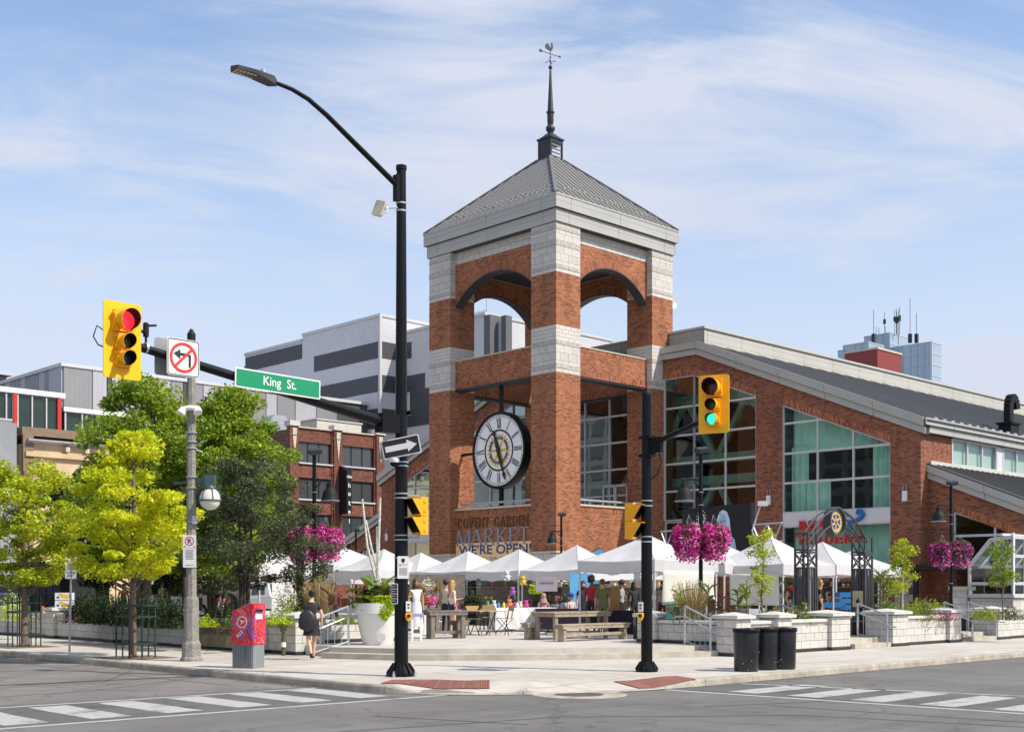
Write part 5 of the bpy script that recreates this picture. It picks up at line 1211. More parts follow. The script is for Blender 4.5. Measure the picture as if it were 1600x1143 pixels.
# glass office tower far right and red box
M['skyglass'] = mat('blue_curtain_wall', (.36,.45,.53), .2, metal=.15, var=.08, scale=.05)
GT = T('office_tower', 'pale blue glass office tower with roof aerials in the far distance', 'building', P(0, 0), AU)
def tower_box(px, t, ytop, pxl, dv=None, du=30, name='glass_block', lines=True):
    c = at(px, t); u, v = UV(c.x, c.y); z = zat(ytop, t); ve = site(pxl, 0, 'u', u)[1]
    o = MB().box(u, v, 0, u+du, ve, z).build(name, M['skyglass'], GT)
    g = MB(); k = 0
    while z-k*3.6 > z-60: g.box(u-.12, v-.12, z-k*3.6-.35, u+du, ve, z-k*3.6); k += 1
    n = int((ve-v)/2.4)
    for i in range(n): g.box(u-.25, v+i*2.4, z-60, u+.1, v+i*2.4+.3, z)
    for i in range(int(du/6)): g.box(u+i*6, v-.25, z-60, u+i*6+.35, v+.1, z)
    g.build('mullion_grid', mat('pale_mullion', (.42,.5,.57), .4, var=.02) if 'pm' not in M else M['pm'], o, kind='stuff'); M['pm'] = bpy.data.materials['pale_mullion']
    return u, v, ve, z
tower_box(1455, 400, 533, 1412, du=7); tower_box(1434, 408, 536, 1358, du=6); tower_box(1357, 404, 533, 1317, du=10); tower_box(1318, 410, 546, 1309, du=14)
u_, v_, ve_, z_ = tower_box(1390, 424, 519, 1350, du=14)
an = MB(); random.seed(31)
for k in range(11):
    x = u_+2+random.random()*10; y = v_+random.uniform(-2, ve_-v_-1); h = random.choice([3,4,6,8,10]); an.beam((x,y,z_-1),(x,y,z_+h),.12)
    if h > 5: an.box(x-.35,y-.35,z_+h*.5,x+.35,y+.35,z_+h*.7)
for (x, h) in ((1365,5),(1422,9),(1432,4)):
    c = at(x, 412); a, b_ = UV(c.x, c.y); an.beam((a,b_,z_-6),(a,b_,z_+h),.12); an.box(a-.5,b_-.5,z_-6,a+.5,b_+.5,z_-3)
an.build('aerial', M['darkmetal'], GT, kind='stuff')
c = at(1371, 135); ur, vr = UV(c.x, c.y); zr_ = zat(545, 135)
RB = T('red_box_tower', 'plain dark red box rising behind the hall roof', 'building', P(0, 0), AU)
MB().box(ur,vr,0,site(1408,0,'v',vr)[0],site(1320,0,'u',ur)[1],zr_).build('wall', mat('oxblood_metal', (.22,.035,.03), .6, var=.1, scale=.4), RB); MB().box(ur-.1,vr-.1,zr_,site(1408,0,'v',vr)[0]+.1,site(1320,0,'u',ur)[1]+.1,zr_+.22).build('coping', M['limegrey'], RB)
# sliver of a dark apartment tower
c = at(10, 330); uu_, vv_ = UV(c.x, c.y); AT = T('apartment_tower', 'dark blue balcony tower cut by the left edge', 'building', P(0, 0), AU)
zt_ = zat(583, 330); MB().box(uu_-30,vv_,0,uu_,vv_+20,zt_).build('wall', M['hg'], AT)
for k in range(8): MB().box(uu_-31,vv_-1.5,zt_-k*3.1-.7,uu_+1.2,vv_+20,zt_-k*3.1).build('balcony', M['trim'] if k < 1 else M['soffit'], AT)
# tree-lined far edge of the parking lot behind the park (low grey hoarding and kiosk)

# off-frame block added across the left street for the hall glass to reflect
OB = T('reflected_block', 'pale block added off frame across the left street for the hall glass to reflect', 'building', P(-72, -8), AU)
MB().box(0,0,0,13.6,94,26).build('wall', mat('pale_grey_render', (.27,.28,.285), .9, var=.08), OB); ob_ = MB()
for k in range(8):
    for i in range(31): ob_.box(13.55,1+i*3,1.2+k*3,13.7,3.1+i*3,3.2+k*3)
ob_.build('window_grid', mat('mid_grey_glazing', (.13,.14,.15), .4, var=.05), OB, kind='stuff'); MB().box(-.2,-.2,26,13.9,94.2,26.5).build('parapet', M['coping'], OB)
# ---------------------------------------------------------------- street furniture
RU_ = AU; RL_ = AU-math.pi/2       # sign facing -v / facing -u
def rrect(w, h, r, n=4):
    pts = []
    for (cx, cz, a0) in ((w/2-r,h/2-r,0),(-w/2+r,h/2-r,math.pi/2),(-w/2+r,-h/2+r,math.pi),(w/2-r,-h/2+r,1.5*math.pi)):
        pts += [(cx+r*math.cos(a0+i*math.pi/2/n), cz+r*math.sin(a0+i*math.pi/2/n)) for i in range(n+1)]
    return pts
def panel(mb, w, h, r, y=0.0, th=.012, cx=0.0, cz=0.0): return mb.ext([(x+cx, y, z+cz) for x, z in rrect(w, h, r)], (0, th, 0))
def frame_line(w, h, r, t_, y, cz=0.0, dp=.003):
    o, i_ = rrect(w, h, r), rrect(w-2*t_, h-2*t_, max(.005, r-t_)); b = MB(); n = len(o)
    for k in range(n): j = (k+1) % n; b.ext([(o[k][0],y,o[k][1]+cz),(o[j][0],y,o[j][1]+cz),(i_[j][0],y,i_[j][1]+cz),(i_[k][0],y,i_[k][1]+cz)], (0,-dp,0))
    return b
def annulus(mb, r0, r1, y, cx=0.0, cz=0.0, n=36, dp=.004):
    for k in range(n):
        a, c = 2*math.pi*k/n, 2*math.pi*(k+1)/n
        mb.ext([(cx+r1*math.cos(a),y,cz+r1*math.sin(a)),(cx+r1*math.cos(c),y,cz+r1*math.sin(c)),(cx+r0*math.cos(c),y,cz+r0*math.sin(c)),(cx+r0*math.cos(a),y,cz+r0*math.sin(a))], (0,-dp,0))
    return mb
# tall black pole with lamp arm and mast arm
pp = on(627, 1055.5); PX, PY = pp.x, pp.y
PO = T('traffic_pole', 'tall black street light and signal pole in the centre of the pavement', 'pole', (PX, PY, 0), AU)
zt = zat(264, PY)
MB().lathe([(.135,.1),(.128,2.5),(.105,7),(.09,zt),(.0,zt)], 20).build('pole', M['blackpole'], PO, smooth=True)
MB().lathe([(.10,zt-.02),(.105,zt-.02),(.105,zt+.06),(.02,zt+.09)], 16).build('cap', M['blackpole'], PO)
bs = MB(); bs.lathe([(.30,.012),(.30,.05),(.27,.06),(.16,.22),(.15,.26)], 8, ph=.39)
for k in range(8): a = k*math.pi/4; bs.beam((.28*math.cos(a),.28*math.sin(a),.05),(.15*math.cos(a),.15*math.sin(a),.25),.03,.04)
bs.build('base', M['blackpole'], PO)
bo = MB()
for k in range(4): a = k*math.pi/2+.39; bo.lathe([(.03,.0),(.03,.06),(.018,.06),(.018,.11)], 6, (.30*math.cos(a),.30*math.sin(a),.0))
bo.build('anchor_bolt', M['steel'], PO, kind='stuff')
# mast arm runs along -u
za_, zb_2 = 4.82, 5.66
ma = MB().tube([(-.1,0,za_),(-1.0,0,za_+.12),(-5.9,0,zb_2+.02)], [.105,.10,.065], 14); ma.build('mast_arm', M['blackpole'], PO, smooth=True)
MB().box(-.55,-.12,za_-.16,-.12,.12,za_+.2).box(.1,-.15,za_-.3,.16,.15,za_-.22).box(.1,-.15,za_+.22,.16,.15,za_+.3).build('arm_bracket', M['blackpole'], PO)
zl0 = zat(292, PY)
path = [(-.1,0,zl0),(-1.0,0,zl0+.50),(-1.75,0,zl0+.92),(-2.15,0,zl0+1.1),(-2.5,0,zl0+1.18),(-2.85,0,zl0+1.2)]
MB().tube(path, [.055,.052,.046,.042,.038,.036], 10).build('lamp_arm', M['blackpole'], PO, smooth=True); MB().box(-.16,-.06,zl0-.3,-.08,.06,zl0+.2).build('arm_plate', M['blackpole'], PO)
lx, lz = -2.82, zl0+1.2
hd = MB(); out = [(.0,.0),(.12,.11),(.5,.15),(.86,.13),(.93,.0)]
top = [(lx-x, s*w, lz+.07-x*.04) for s in (1,) for x, w in out]+[(lx-x, -w, lz+.07-x*.04) for x, w in out[::-1][1:-1]]
bot = [(p[0], p[1]*.92, p[2]-.13 if -p[0]+lx < .4 else p[2]-.06) for p in top]; n = len(top)
hd.add(top+bot, [tuple(range(n)), tuple(range(n,2*n))[::-1]]+[(i,(i+1)%n,(i+1)%n+n,i+n) for i in range(n)])
lum = hd.build('lamp_head', mat('lamp_grey', (.045,.045,.055), .45, var=.05), PO)
MB().lathe([(.05,0),(.05,.1),(.04,.11)], 10, (lx-.28,0,lz+.05)).build('photocell', M['steel'], lum)
le = MB()
for k in range(6): le.box(lx-.86+k*.07,-.1,lz-.03,lx-.81+k*.07,.1,lz-.012)
le.build('led_strip', mat('led_lens', (.55,.5,.38), .3), lum)
def arm_pt(px):      # bearing px meets the mast arm: distance along it
    k = (px-800)/FOC; s = (PX-k*PY)/(UD.x-k*UD.y); return s
def on_arm(px, dz=0.0, dv=0.0):
    s = arm_pt(px); q = Vector((PX, PY, 0))-Vector((UD.x, UD.y, 0))*s; z = za_+.12+(zb_2-.1-za_)*(s-1)/4.9
    return q+Vector((VD.x, VD.y, 0))*dv+Vector((0, 0, z+dz)), s
M['lens_off_r'] = mat('dark_red_lens', (.10,.02,.015), .25, var=.3, scale=25); M['lens_off_a'] = mat('dark_amber_lens', (.07,.055,.02), .25, var=.3, scale=25); M['lens_off_g'] = mat('dark_green_lens', (.02,.05,.045), .25, var=.3, scale=25)
M['lens_r'] = mat('lit_red_lens', (.7,.02,.03), .3, var=.25, scale=14, emit=((1,.03,.05), .75)); M['lens_g'] = mat('lit_green_lens', (.0,.6,.45), .3, var=.2, scale=14, emit=((.05,1,.62), .75))
M['yellow_d'] = mat('signal_body_yellow', (.86,.40,.004), .45, var=.05)
def signal_head(name, label, loc, rz, lit, w=.64, h=1.22):
    t = T(name, label, 'traffic light', loc, rz, 'yellow traffic lights on arms')
    panel(MB(), w, h, .05, -.0, .02).build('backplate', M['yellow'], t)
    body = MB(); secs = ((.305, .19, .34), (-.03, .14, .25), (-.30, .14, .25))
    for (cz, r, s) in secs: body.ext([(x, -.1, z+cz) for x, z in rrect(s, s+.01, .02)], (0,.1,0)); 
    bo_ = body.build('housing', M['yellow_d'], t)
    MB().box(-.14,.02,-.42,.14,.2,.47).build('rear_housing', M['yellow_d'], t)
    hg = MB()
    for (cz, r, s) in secs:
        for dz in (-s*.33, s*.33): hg.box(-s/2-.03,-.09,cz+dz-.02,-s/2-.001,-.05,cz+dz+.02); hg.box(s/2+.001,-.09,cz+dz-.02,s/2+.02,-.05,cz+dz+.02)
    hg.build('hinge', M['yellow_d'], t, kind='stuff')
    for i, (cz, r, s) in enumerate(secs):
        rr = r*.80 if i == 0 else r*.74
        m_ = M['lens_r' if lit == 'r' else 'lens_off_r'] if i == 0 else M['lens_off_a'] if i == 1 else M['lens_g' if lit == 'g' else 'lens_off_g']
        MB().lathe([(rr,-.108),(rr*.7,-.125),(rr*.3,-.135),(.002,-.137)], 28, (0,0,cz), ax='y', cap=False).build('lens', m_, t, smooth=True, fix=True)
        v = MB(); n = 26; L_ = .26 if i == 0 else .2; vs_ = []
        for k in range(n+1):
            a = R(-62)+R(304)*k/n; f = .55+.45*math.sin(max(0, min(math.pi, (a+R(62))/R(304)*math.pi)))
            for (rad, yy) in ((rr+.012,-.10),(rr+.014,-.10-L_*f),(rr+.004,-.10-L_*f),(rr+.002,-.10)): vs_.append((rad*math.cos(a), yy, cz+rad*math.sin(a)))
        for k in range(n):
            for q in range(4): v.f.append((4*k+q, 4*k+(q+1) % 4, 4*k+4+(q+1) % 4, 4*k+4+q)); v.m.append(1 if q == 2 else 0)
        v.v = vs_; v.build('visor', [M['yellow_d'], M['blackmatt']], t, smooth=True)
    return t
q, s = on_arm(185); q = q-Vector((VD.x, VD.y, 0))*.14
sg1 = signal_head('traffic_light', 'yellow traffic light showing red at the end of the long arm', q+Vector((0,0,-.02)), RU_, 'r')
MB().tube([(-.2,.1,.1),(-.38,.1,.2),(-.44,.1,.02),(-.36,.1,-.1),(-.28,.1,-.12)], .012, 6).build('cable', M['blackmatt'], sg1)
# detector camera on the arm
q, s = on_arm(228, .1); dc = T('detector_camera', 'small black detector camera on the long signal arm', 'camera', q, RU_)
MB().lathe([(.02,-.02),(.02,.1),(.045,.1),(.05,.2),(.045,.32),(.03,.33)], 10).build('body', M['blackmatt'], dc); MB().beam((-.0,0,.28),(.16,-.05,.3),.09,.02).beam((0,0,.16),(-.14,-.04,.18),.08,.02).build('visor', M['blackmatt'], dc); MB().lathe([(.085,-.02),(.09,-.02),(.09,.02),(.085,.02)], 16, (0,0,-.08), ax='x').build('clamp', M['steel'], dc)
# turn prohibition sign
q, s = on_arm(282, .0, -.1); nl = T('turn_sign', 'white no left turn sign with red ring on the long arm', 'road sign', q+Vector((0,0,.02)), RU_)
panel(MB(), .60, .62, .05, 0, .01).build('plate', M['signwhite'], nl); frame_line(.575,.595,.045,.012,-.002).build('border', M['signblack'], nl)
r_ = annulus(MB(), .205, .25, -.003); r_.beam((-.155,-.006,-.155),(.155,-.006,.155),.042,.003,up=(0,1,0)) if False else r_.ext([(-.17,-.006,-.14),(-.14,-.006,-.17),(.17,-.006,.14),(.14,-.006,.17)],(0,-.003,0)); r_.build('prohibition_ring', M['signred'], nl)
a_ = MB(); a_.ext([(.095,-.003,-.15),(.135,-.003,-.15),(.135,-.003,.06),(.095,-.003,.06)],(0,-.0025,0)).ext([(-.07,-.003,.03),(.095,-.003,.03),(.095,-.003,.075),(-.07,-.003,.075)],(0,-.002,0)).ext([(-.18,-.003,.055),(-.06,-.003,-.03),(-.06,-.003,.135)],(0,-.0022,0)); a_.build('arrow', M['signblack'], nl)
q, s = on_arm(275, .0, .16); nb_ = T('turn_sign', 'grey back of the second sign plate behind the no left turn sign', 'road sign', q+Vector((0,0,.03)), RU_)
panel(MB(), .60, .62, .05, 0, .01).build('plate', mat('sign_back', (.30,.31,.32), .5, metal=.3), nb_); MB().box(-.04,-.06,-.28,.04,-.001,.28).build('bracket', M['steel'], nb_)
# King St. sign
q0, s0 = on_arm(361.5); q1, s1 = on_arm(494.5); L_ = s0-s1; qm = (q0+q1)/2-Vector((VD.x, VD.y, 0))*.12
ks = T('street_sign', 'green King St. street name sign on the long arm', 'street sign', qm+Vector((0,0,.08)), RU_); ks.rotation_euler = (0, R(1.2), RU_)
panel(MB(), L_, .34, .015, 0, .012).build('plate', M['signwhite'], ks); panel(MB(), L_-.05, .29, .015, -.003, .003).build('green_field', M['signgreen'], ks)
inst(text_mesh('King  St.', M['signwhite'], h=.21, w=.68, thick=.012), 'lettering', ks, (.02,-.008,-.01))
# one way sign and its twin
ow = T('arrow_sign', 'black and white one way arrow sign tilted on the tall pole', 'road sign', (PX+.02, PY-.24, zat(700, PY)), R(6)); ow.rotation_euler = (0, R(-11), R(-4))
panel(MB(), .74, .36, .03, 0, .01).build('plate', M['signwhite'], ow); panel(MB(), .70, .32, .02, -.003, .003).build('black_field', M['signblack'], ow)
MB().ext([(-.31,-.007,-.055),(.12,-.007,-.055),(.12,-.007,-.115),(.31,-.007,0),(.12,-.007,.115),(.12,-.007,.055),(-.31,-.007,.055)],(0,-.003,0)).build('arrow', M['signwhite'], ow)
ow2 = T('arrow_sign', 'grey sign back half hidden behind the one way arrow', 'road sign', (PX-.2, PY+.16, zat(700, PY)), RL_)
panel(MB(), .72, .34, .03, 0, .01).build('plate', bpy.data.materials['sign_back'], ow2)
# dome camera
dm = T('dome_camera', 'white dome camera under the one way arrow sign', 'camera', (PX-.12, PY-.16, zat(722, PY)), 0)
MB().lathe([(.10,.06),(.10,.0),(.09,-.02)], 16).build('shell', M['white'], dm, smooth=True); MB().ball((0,0,-.02), .085, 16).build('dome', M['blackpole'], dm, smooth=True); MB().beam((0,0,.03),(.12,.12,.03),.05).build('bracket', M['white'], dm)
# flat panel radio
fr_ = T('radio_panel', 'cream flat panel antenna high on the tall pole', 'antenna', (PX-.42, PY-.05, zat(327, PY)), R(-35))
o = panel(MB(), .24, .30, .03, -.03, .06).build('panel', mat('cream_plastic', (.6,.55,.4), .5), fr_); o.rotation_euler = (R(-12), R(18), 0)
MB().beam((.03,.04,0),(.16,.05,0),.05).tube([(.1,.05,0),(.32,.15,.0)], .02, 8).tube([(.06,.05,-.02),(.1,.0,-.12),(.18,.04,-.1),(.16,.06,0)], .008, 6).build('bracket', M['white'], fr_)
bands = MB()
for z in (zat(318,PY), zat(330,PY)): bands.lathe([(.097,z-.015),(.10,z-.015),(.10,z+.015),(.097,z+.015)], 20)
for z in (zat(771,PY), zat(778,PY), zat(836,PY), zat(843,PY), zat(722,PY), zat(728,PY), zat(871,PY), zat(902,PY)): bands.lathe([(.137,z-.012),(.139,z-.012),(.139,z+.012),(.137,z+.012)], 20)
bands.build('steel_band', M['steel'], PO)
def ped_signal(label, loc, rz, side=1):
    t = T('pedestrian_signal', label, 'pedestrian signal', loc, rz, 'yellow pedestrian signals on the poles')
    MB().box(-.15,-.05,-.36,.15,.12,-.005).box(-.15,-.05,.005,.15,.12,.36).build('housing', M['yellow_d'], t)
    for cz in (-.18, .18):
        v = MB(); a = .155; L0, L1 = .20, .04
        v.ext([(-a,-.05,cz-a),(-a,-.05,cz+a),(-a,-.05-L0,cz+a)], (.01,0,0)).ext([(a-.01,-.05,cz-a),(a-.01,-.05,cz+a),(a-.01,-.05-L0,cz+a)], (.01,0,0)).box(-a,-.05-L0,cz+a-.01,a,-.05,cz+a)
        v.build('visor', M['yellow_d'], t); MB().box(-.135,-.058,cz-.135,.135,-.052,cz+.135).build('screen', M['blackmatt'], t)
        MB().box(-.142,-.245,cz+.13,.142,-.055,cz+.143).ext([(-.144,-.052,cz-.14),(-.144,-.052,cz+.142),(-.144,-.24,cz+.142)],(.003,0,0)).ext([(.141,-.052,cz-.14),(.141,-.052,cz+.142),(.141,-.24,cz+.142)],(.003,0,0)).build('visor_lining', M['blackmatt'], t)
    hg = MB()
    for z in (-.28,-.1,.1,.28): hg.box(.15*side-.015,.02,z-.03,.15*side+.015,.07,z+.03)
    hg.build('hinge', M['yellow_d'], t, kind='stuff')
    return t
ps = ped_signal('yellow pedestrian signal on the right side of the tall pole', (PX+.34, PY-.05, zat(806, PY)), R(-52))
for z in (zat(775,PY), zat(840,PY)): MB().tube([(PX+.1,PY,z),(PX+.34,PY-.05,z),(PX+.34,PY-.05,z+(-.06 if z > 3 else .06))], .028, 8).build('arm_tube', M['steel'], PO, smooth=True).matrix_parent_inverse = Matrix.Rotation(-AU, 4, 'Z') @ Matrix.Translation((-PX,-PY,0))
# paper notice and instruction plates, push button
nt_ = T('notice_sign', 'white camera notice with crest strapped to the tall pole', 'sign', (PX+.05, PY-.15, zat(886, PY)), R(8))
panel(MB(), .22, .43, .02, 0, .006).build('plate', M['signwhite'], nt_)
b = MB(); b.ext([(-.03,-.002,.17),(.03,-.002,.17),(.035,-.002,.12),(.0,-.002,.08),(-.035,-.002,.12)],(0,-.002,0)); b.build('crest', M['signblack'], nt_)
inst(text_mesh('CAMERA SURVEILLANCE\nIN USE', M['signred'], w=.16, h=.035, ext=.002), 'lettering', nt_, (0,-.003,.045)); ln_ = MB()
for k in range(9): ln_.box(-.08+.005*(k%3),-.003,-.02-.016*k,.08-.008*(k%2),-.001,-.013-.016*k)
ln_.build('text_line', mat('print_grey', (.3,.3,.3), .6), nt_, kind='stuff')
ins = T('instruction_sign', 'small black and white crossing instruction plate on the tall pole', 'sign', (PX-.12, PY-.13, zat(927, PY)), R(-38))
panel(MB(), .17, .40, .02, 0, .006).build('plate', M['signwhite'], ins); g = MB()
for k in range(4): panel(g, .145, .075, .008, -.003, .002, 0, .14-.093*k)
g.build('black_field', M['signblack'], ins); g = MB()
for k in range(4): g.box(-.05,-.006,.13-.093*k,-.02,-.003,.155-.093*k); g.box(0,-.006,.137-.093*k,.05,-.003,.148-.093*k)
g.build('pictogram', M['signwhite'], ins)
def push_button(label, loc, rz):
    t = T('push_button', label, 'push button', loc, rz, 'yellow crossing push buttons')
    panel(MB(), .095, .20, .01, 0, .04, 0, .14).build('sign_box', M['signwhite'], t); MB().box(-.02,-.003,.1,.02,0,.13).box(-.025,-.003,.16,.025,0,.19).build('pictogram', M['signblack'], t)
    MB().ext([(-.06,-.03,.02),(.06,-.03,.02),(.065,-.03,-.06),(.03,-.03,-.14),(-.03,-.03,-.14),(-.065,-.03,-.06)],(0,.07,0)).build('housing', M['yellow_d'], t, bevel=.012); MB().lathe([(.035,-.035),(.035,-.05),(.0,-.052)], 14, (0,0,-.04), ax='y').build('button', M['signblack'], t)
push_button('yellow crossing push button on the tall pole', (PX+.15, PY-.13, zat(958, PY)), R(15))
# shorter black pole with the green light
p2_ = on(1010.5, 1048.5); QX, QY = p2_.x, p2_.y
P2 = T('traffic_pole', 'shorter black signal pole right of the steps', 'pole', (QX, QY, 0), AU); z2t = zat(617, QY)
MB().lathe([(.118,.1),(.105,z2t),(.0,z2t+.01)], 20).build('pole', M['blackpole'], P2, smooth=True); MB().lathe([(.11,z2t-.0),(.11,z2t+.05),(.09,z2t+.08),(.01,z2t+.09)], 18).build('cap', M['blackmatt'], P2, smooth=True)
bs = MB().lathe([(.24,.012),(.24,.05),(.16,.16),(.13,.2)], 8, ph=.39)
for k in range(8): a = k*math.pi/4; bs.beam((.22*math.cos(a),.22*math.sin(a),.05),(.12*math.cos(a),.12*math.sin(a),.2),.04,.05)
bs.build('base', M['blackpole'], P2)
MB().tube([(0,-.08,4.6),(0,-1.95,5.1)], .055, 10).build('mast_arm', M['blackpole'], P2, smooth=True); MB().box(-.1,-.16,4.35,.1,.13,4.42).box(-.1,-.16,4.72,.1,.13,4.79).box(-.05,-.4,4.42,.05,-.1,4.74).build('arm_bracket', M['blackpole'], P2)
MB().tube([(.0,-.3,4.5),(.02,-.36,4.2),(.0,-.28,4.0),(.0,-.12,3.9)], .012, 6).build('cable', M['blackmatt'], P2)
s2 = (QX-(1122-800)/FOC*QY)/(-( -VD.x-(1122-800)/FOC*(-VD.y))) if False else 1.8
g2 = Vector((QX, QY, 0))-Vector((VD.x, VD.y, 0))*1.80-Vector((UD.x, UD.y, 0))*.16
signal_head('traffic_light', 'yellow traffic light showing green on the shorter pole', g2+Vector((0,0,zat(631, g2.y))), RL_+R(21), 'g', w=.60, h=1.12)
ps2 = ped_signal('yellow pedestrian signal on the left side of the shorter pole', (QX-.28, QY-.02, zat(814, QY)), R(62), -1)
for z in (zat(786,QY), zat(842,QY)): 
    o = MB().tube([(QX-.08,QY,z),(QX-.28,QY,z)], .025, 8).build('arm_tube', M['steel'], P2, smooth=True); o.matrix_parent_inverse = Matrix.Rotation(-AU, 4, 'Z') @ Matrix.Translation((-QX,-QY,0))
bands = MB()
for y in (782,790,838,846): z = zat(y,QY); bands.lathe([(.117,z-.012),(.119,z-.012),(.119,z+.012),(.117,z+.012)], 20)
bands.build('steel_band', M['steel'], P2)
push_button('yellow crossing push button on the shorter pole', (QX-.14, QY-.12, zat(958, QY)), R(-20))
# concrete lamp pole
pc = on(299, 1032); CX, CY = pc.x, pc.y
CP = T('concrete_lamp_pole', 'octagonal concrete pole with a globe lamp in front of the left trees', 'street lamp', (CX, CY, 0), 0)
MB().lathe([(.26,.0),(.26,.06),(.22,.11),(.215,.40),(.175,.48),(.17,1.42),(.155,1.47),(.12,1.5),(.09,zat(530,CY)),(.0,zat(530,CY))], 8, ph=R(22)).build('shaft', M['concrete_pole'], CP)
MB().lathe([(.10,zat(533,CY)),(.10,zat(522,CY)),(.03,zat(514,CY))], 10).build('cap', M['blackmatt'], CP)
cb_ = MB()
for y in (642,676,690,700,745,762,815,885): z = zat(y,CY); cb_.lathe([(.133,z-.012),(.135,z-.012),(.135,z+.012),(.133,z+.012)], 12)
cb_.build('steel_band', M['steel'], CP)
M['lampgreen'] = mat('dark_teal_paint', (.045,.085,.085), .45, var=.1)
zg_ = zat(753, CY); MB().beam((.1,0,zg_+.03),(.46,-.1,zg_+.03),.09,.13).box(.36,-.2,zg_-.1,.58,.0,zg_+.16).beam((-.1,.0,zg_),(-.42,.08,zg_-.02),.05).tube([(.1,0,zg_-.35),(.16,-.02,zg_-.2),(.3,-.06,zg_-.14)], .02, 6).build('lamp_bracket', M['lampgreen'], CP)
gl_ = MB().lathe([(.12,.28),(.2,.2),(.235,.1),(.245,.02)], 20, (.46,-.1,zg_-.45)); gl_.build('lamp_shade', mat('frosted_glass', (.62,.60,.52), .25, var=.05), CP, smooth=True)
MB().ball((.46,-.1,zg_-.44), .235, 20, sc=(1,1,.93)).build('globe', mat('milky_globe', (.66,.66,.58), .2, var=.04), CP, smooth=True)
cg = MB().lathe([(.25,.0),(.26,.0),(.26,.035),(.25,.035)], 24, (.46,-.1,zg_-.45)); cg.lathe([(.12,.27),(.15,.3),(.13,.36)], 16, (.46,-.1,zg_-.45))
for k in range(6): a = k*math.pi/3; cg.tube([(.46+.14*math.cos(a),-.1+.14*math.sin(a),zg_-.16),(.46+.23*math.cos(a),-.1+.23*math.sin(a),zg_-.27),(.46+.255*math.cos(a),-.1+.255*math.sin(a),zg_-.43)], .012, 5)
cg.build('lamp_cage', M['lampgreen'], CP, smooth=True)
MB().box(.05,-.16,zat(818,CY),.16,-.1,zat(806,CY)).build('junction_box', M['trim'], CP)
MB().tube([(-.1,-.03,zat(665,CY)),(-.45,-.05,zat(663,CY))], .016, 6).build('side_rod', M['blackmatt'], CP); MB().tube([(.1,0,zat(697,CY)),(.3,.02,zat(688,CY))], .03, 6).build('flag_stub', M['wood_d'], CP); MB().tube([(.1,0,zat(702,CY)),(.26,.0,zat(706,CY))], .02, 6).build('flag_stub', M['trim'], CP)
cm = T('speaker_cluster', 'white twin cameras strapped to the concrete pole', 'camera', (CX, CY-.12, zat(641, CY)), 0)
MB().tube([(-.14,0,.02),(-.2,-.06,-.1)], [.085,.1], 12).build('camera_body', M['white'], cm, smooth=True); MB().tube([(.16,0,.03),(.2,-.06,-.08)], [.085,.105], 12).build('camera_body', M['white'], cm, smooth=True); MB().tube([(-.14,0,.02),(0,-.04,.04),(.16,0,.03)], .06, 10).build('crossbar', M['white'], cm, smooth=True)
def no_parking(t, cz, txt=None, s=.30, lines=0, h2=.46, arrows=True):
    panel(MB(), s, s, .02, 0, .006, 0, cz).build('plate', M['signwhite'], t)
    r_ = annulus(MB(), s*.29, s*.36, -.002, 0, cz+s*.03, dp=.002); r_.ext([(-s*.24,-.005,cz+s*.23),(-s*.2,-.005,cz+s*.27),(s*.24,-.005,cz-s*.17),(s*.2,-.005,cz-s*.21)],(0,-.002,0)); r_.build('ring', M['signred'], t)
    inst(text_mesh('P', M['signblack'], h=s*.36, w=s*.26, thick=.03, ext=.002), 'lettering', t, (0,-.004,cz+s*.03))
    MB().box(-s*.4,-.003,cz-s*.43,-s*.3,-.001,cz-s*.35).box(s*.3,-.003,cz-s*.43,s*.4,-.001,cz-s*.35).build('arrow', M['signblack'], t)
np_ = T('parking_sign', 'no parking sign above a text plate on the concrete pole', 'road sign', (CX, CY-.17, zat(860, CY)), 0)
no_parking(np_, .21, s=.30); panel(MB(), .30, .44, .02, 0, .006, 0, -.17).build('text_plate', M['signwhite'], np_); b = MB()
for k in range(7): b.box(-.10+.01*(k%2),-.003,.0-.033*k,.10-.012*(k%3),-.001,.014-.033*k)
b.box(-.1,-.003,-.34,.1,-.001,-.33); b.build('text_line', mat('print_dark', (.15,.13,.13), .6), np_, kind='stuff')
# leaning sign post
po_ = on(108, 1020); lz_ = T('sign_post', 'leaning steel post with two no parking plates and loading zone text', 'road sign', (po_.x, po_.y, 0), R(5)); lz_.rotation_euler = (0, R(1.2), R(4))
hh = zat(858, po_.y)
MB().tube([(0,.02,0),(0,.02,hh)], .028, 8).build('post', M['steel'], lz_, smooth=True)
no_parking(lz_, hh-.15, s=.28); t2 = MB(); panel(t2, .29, .46, .02, 0, .006, 0, hh-.53).build('plate', M['signwhite'], lz_)
r_ = annulus(MB(), .075, .095, -.002, 0, hh-.43, dp=.002).ext([(-.06,-.005,hh-.38),(-.05,-.005,hh-.365),(.065,-.005,hh-.48),(.055,-.005,hh-.495)],(0,-.002,0)); r_.build('ring', M['signred'], lz_); inst(text_mesh('P', M['signblack'], h=.1, w=.07, thick=.03, ext=.002), 'lettering', lz_, (0,-.004,hh-.43))
inst(text_mesh('Loading\nZone', M['signblack'], w=.2, h=.14, ext=.002), 'lettering', lz_, (0,-.004,hh-.63))
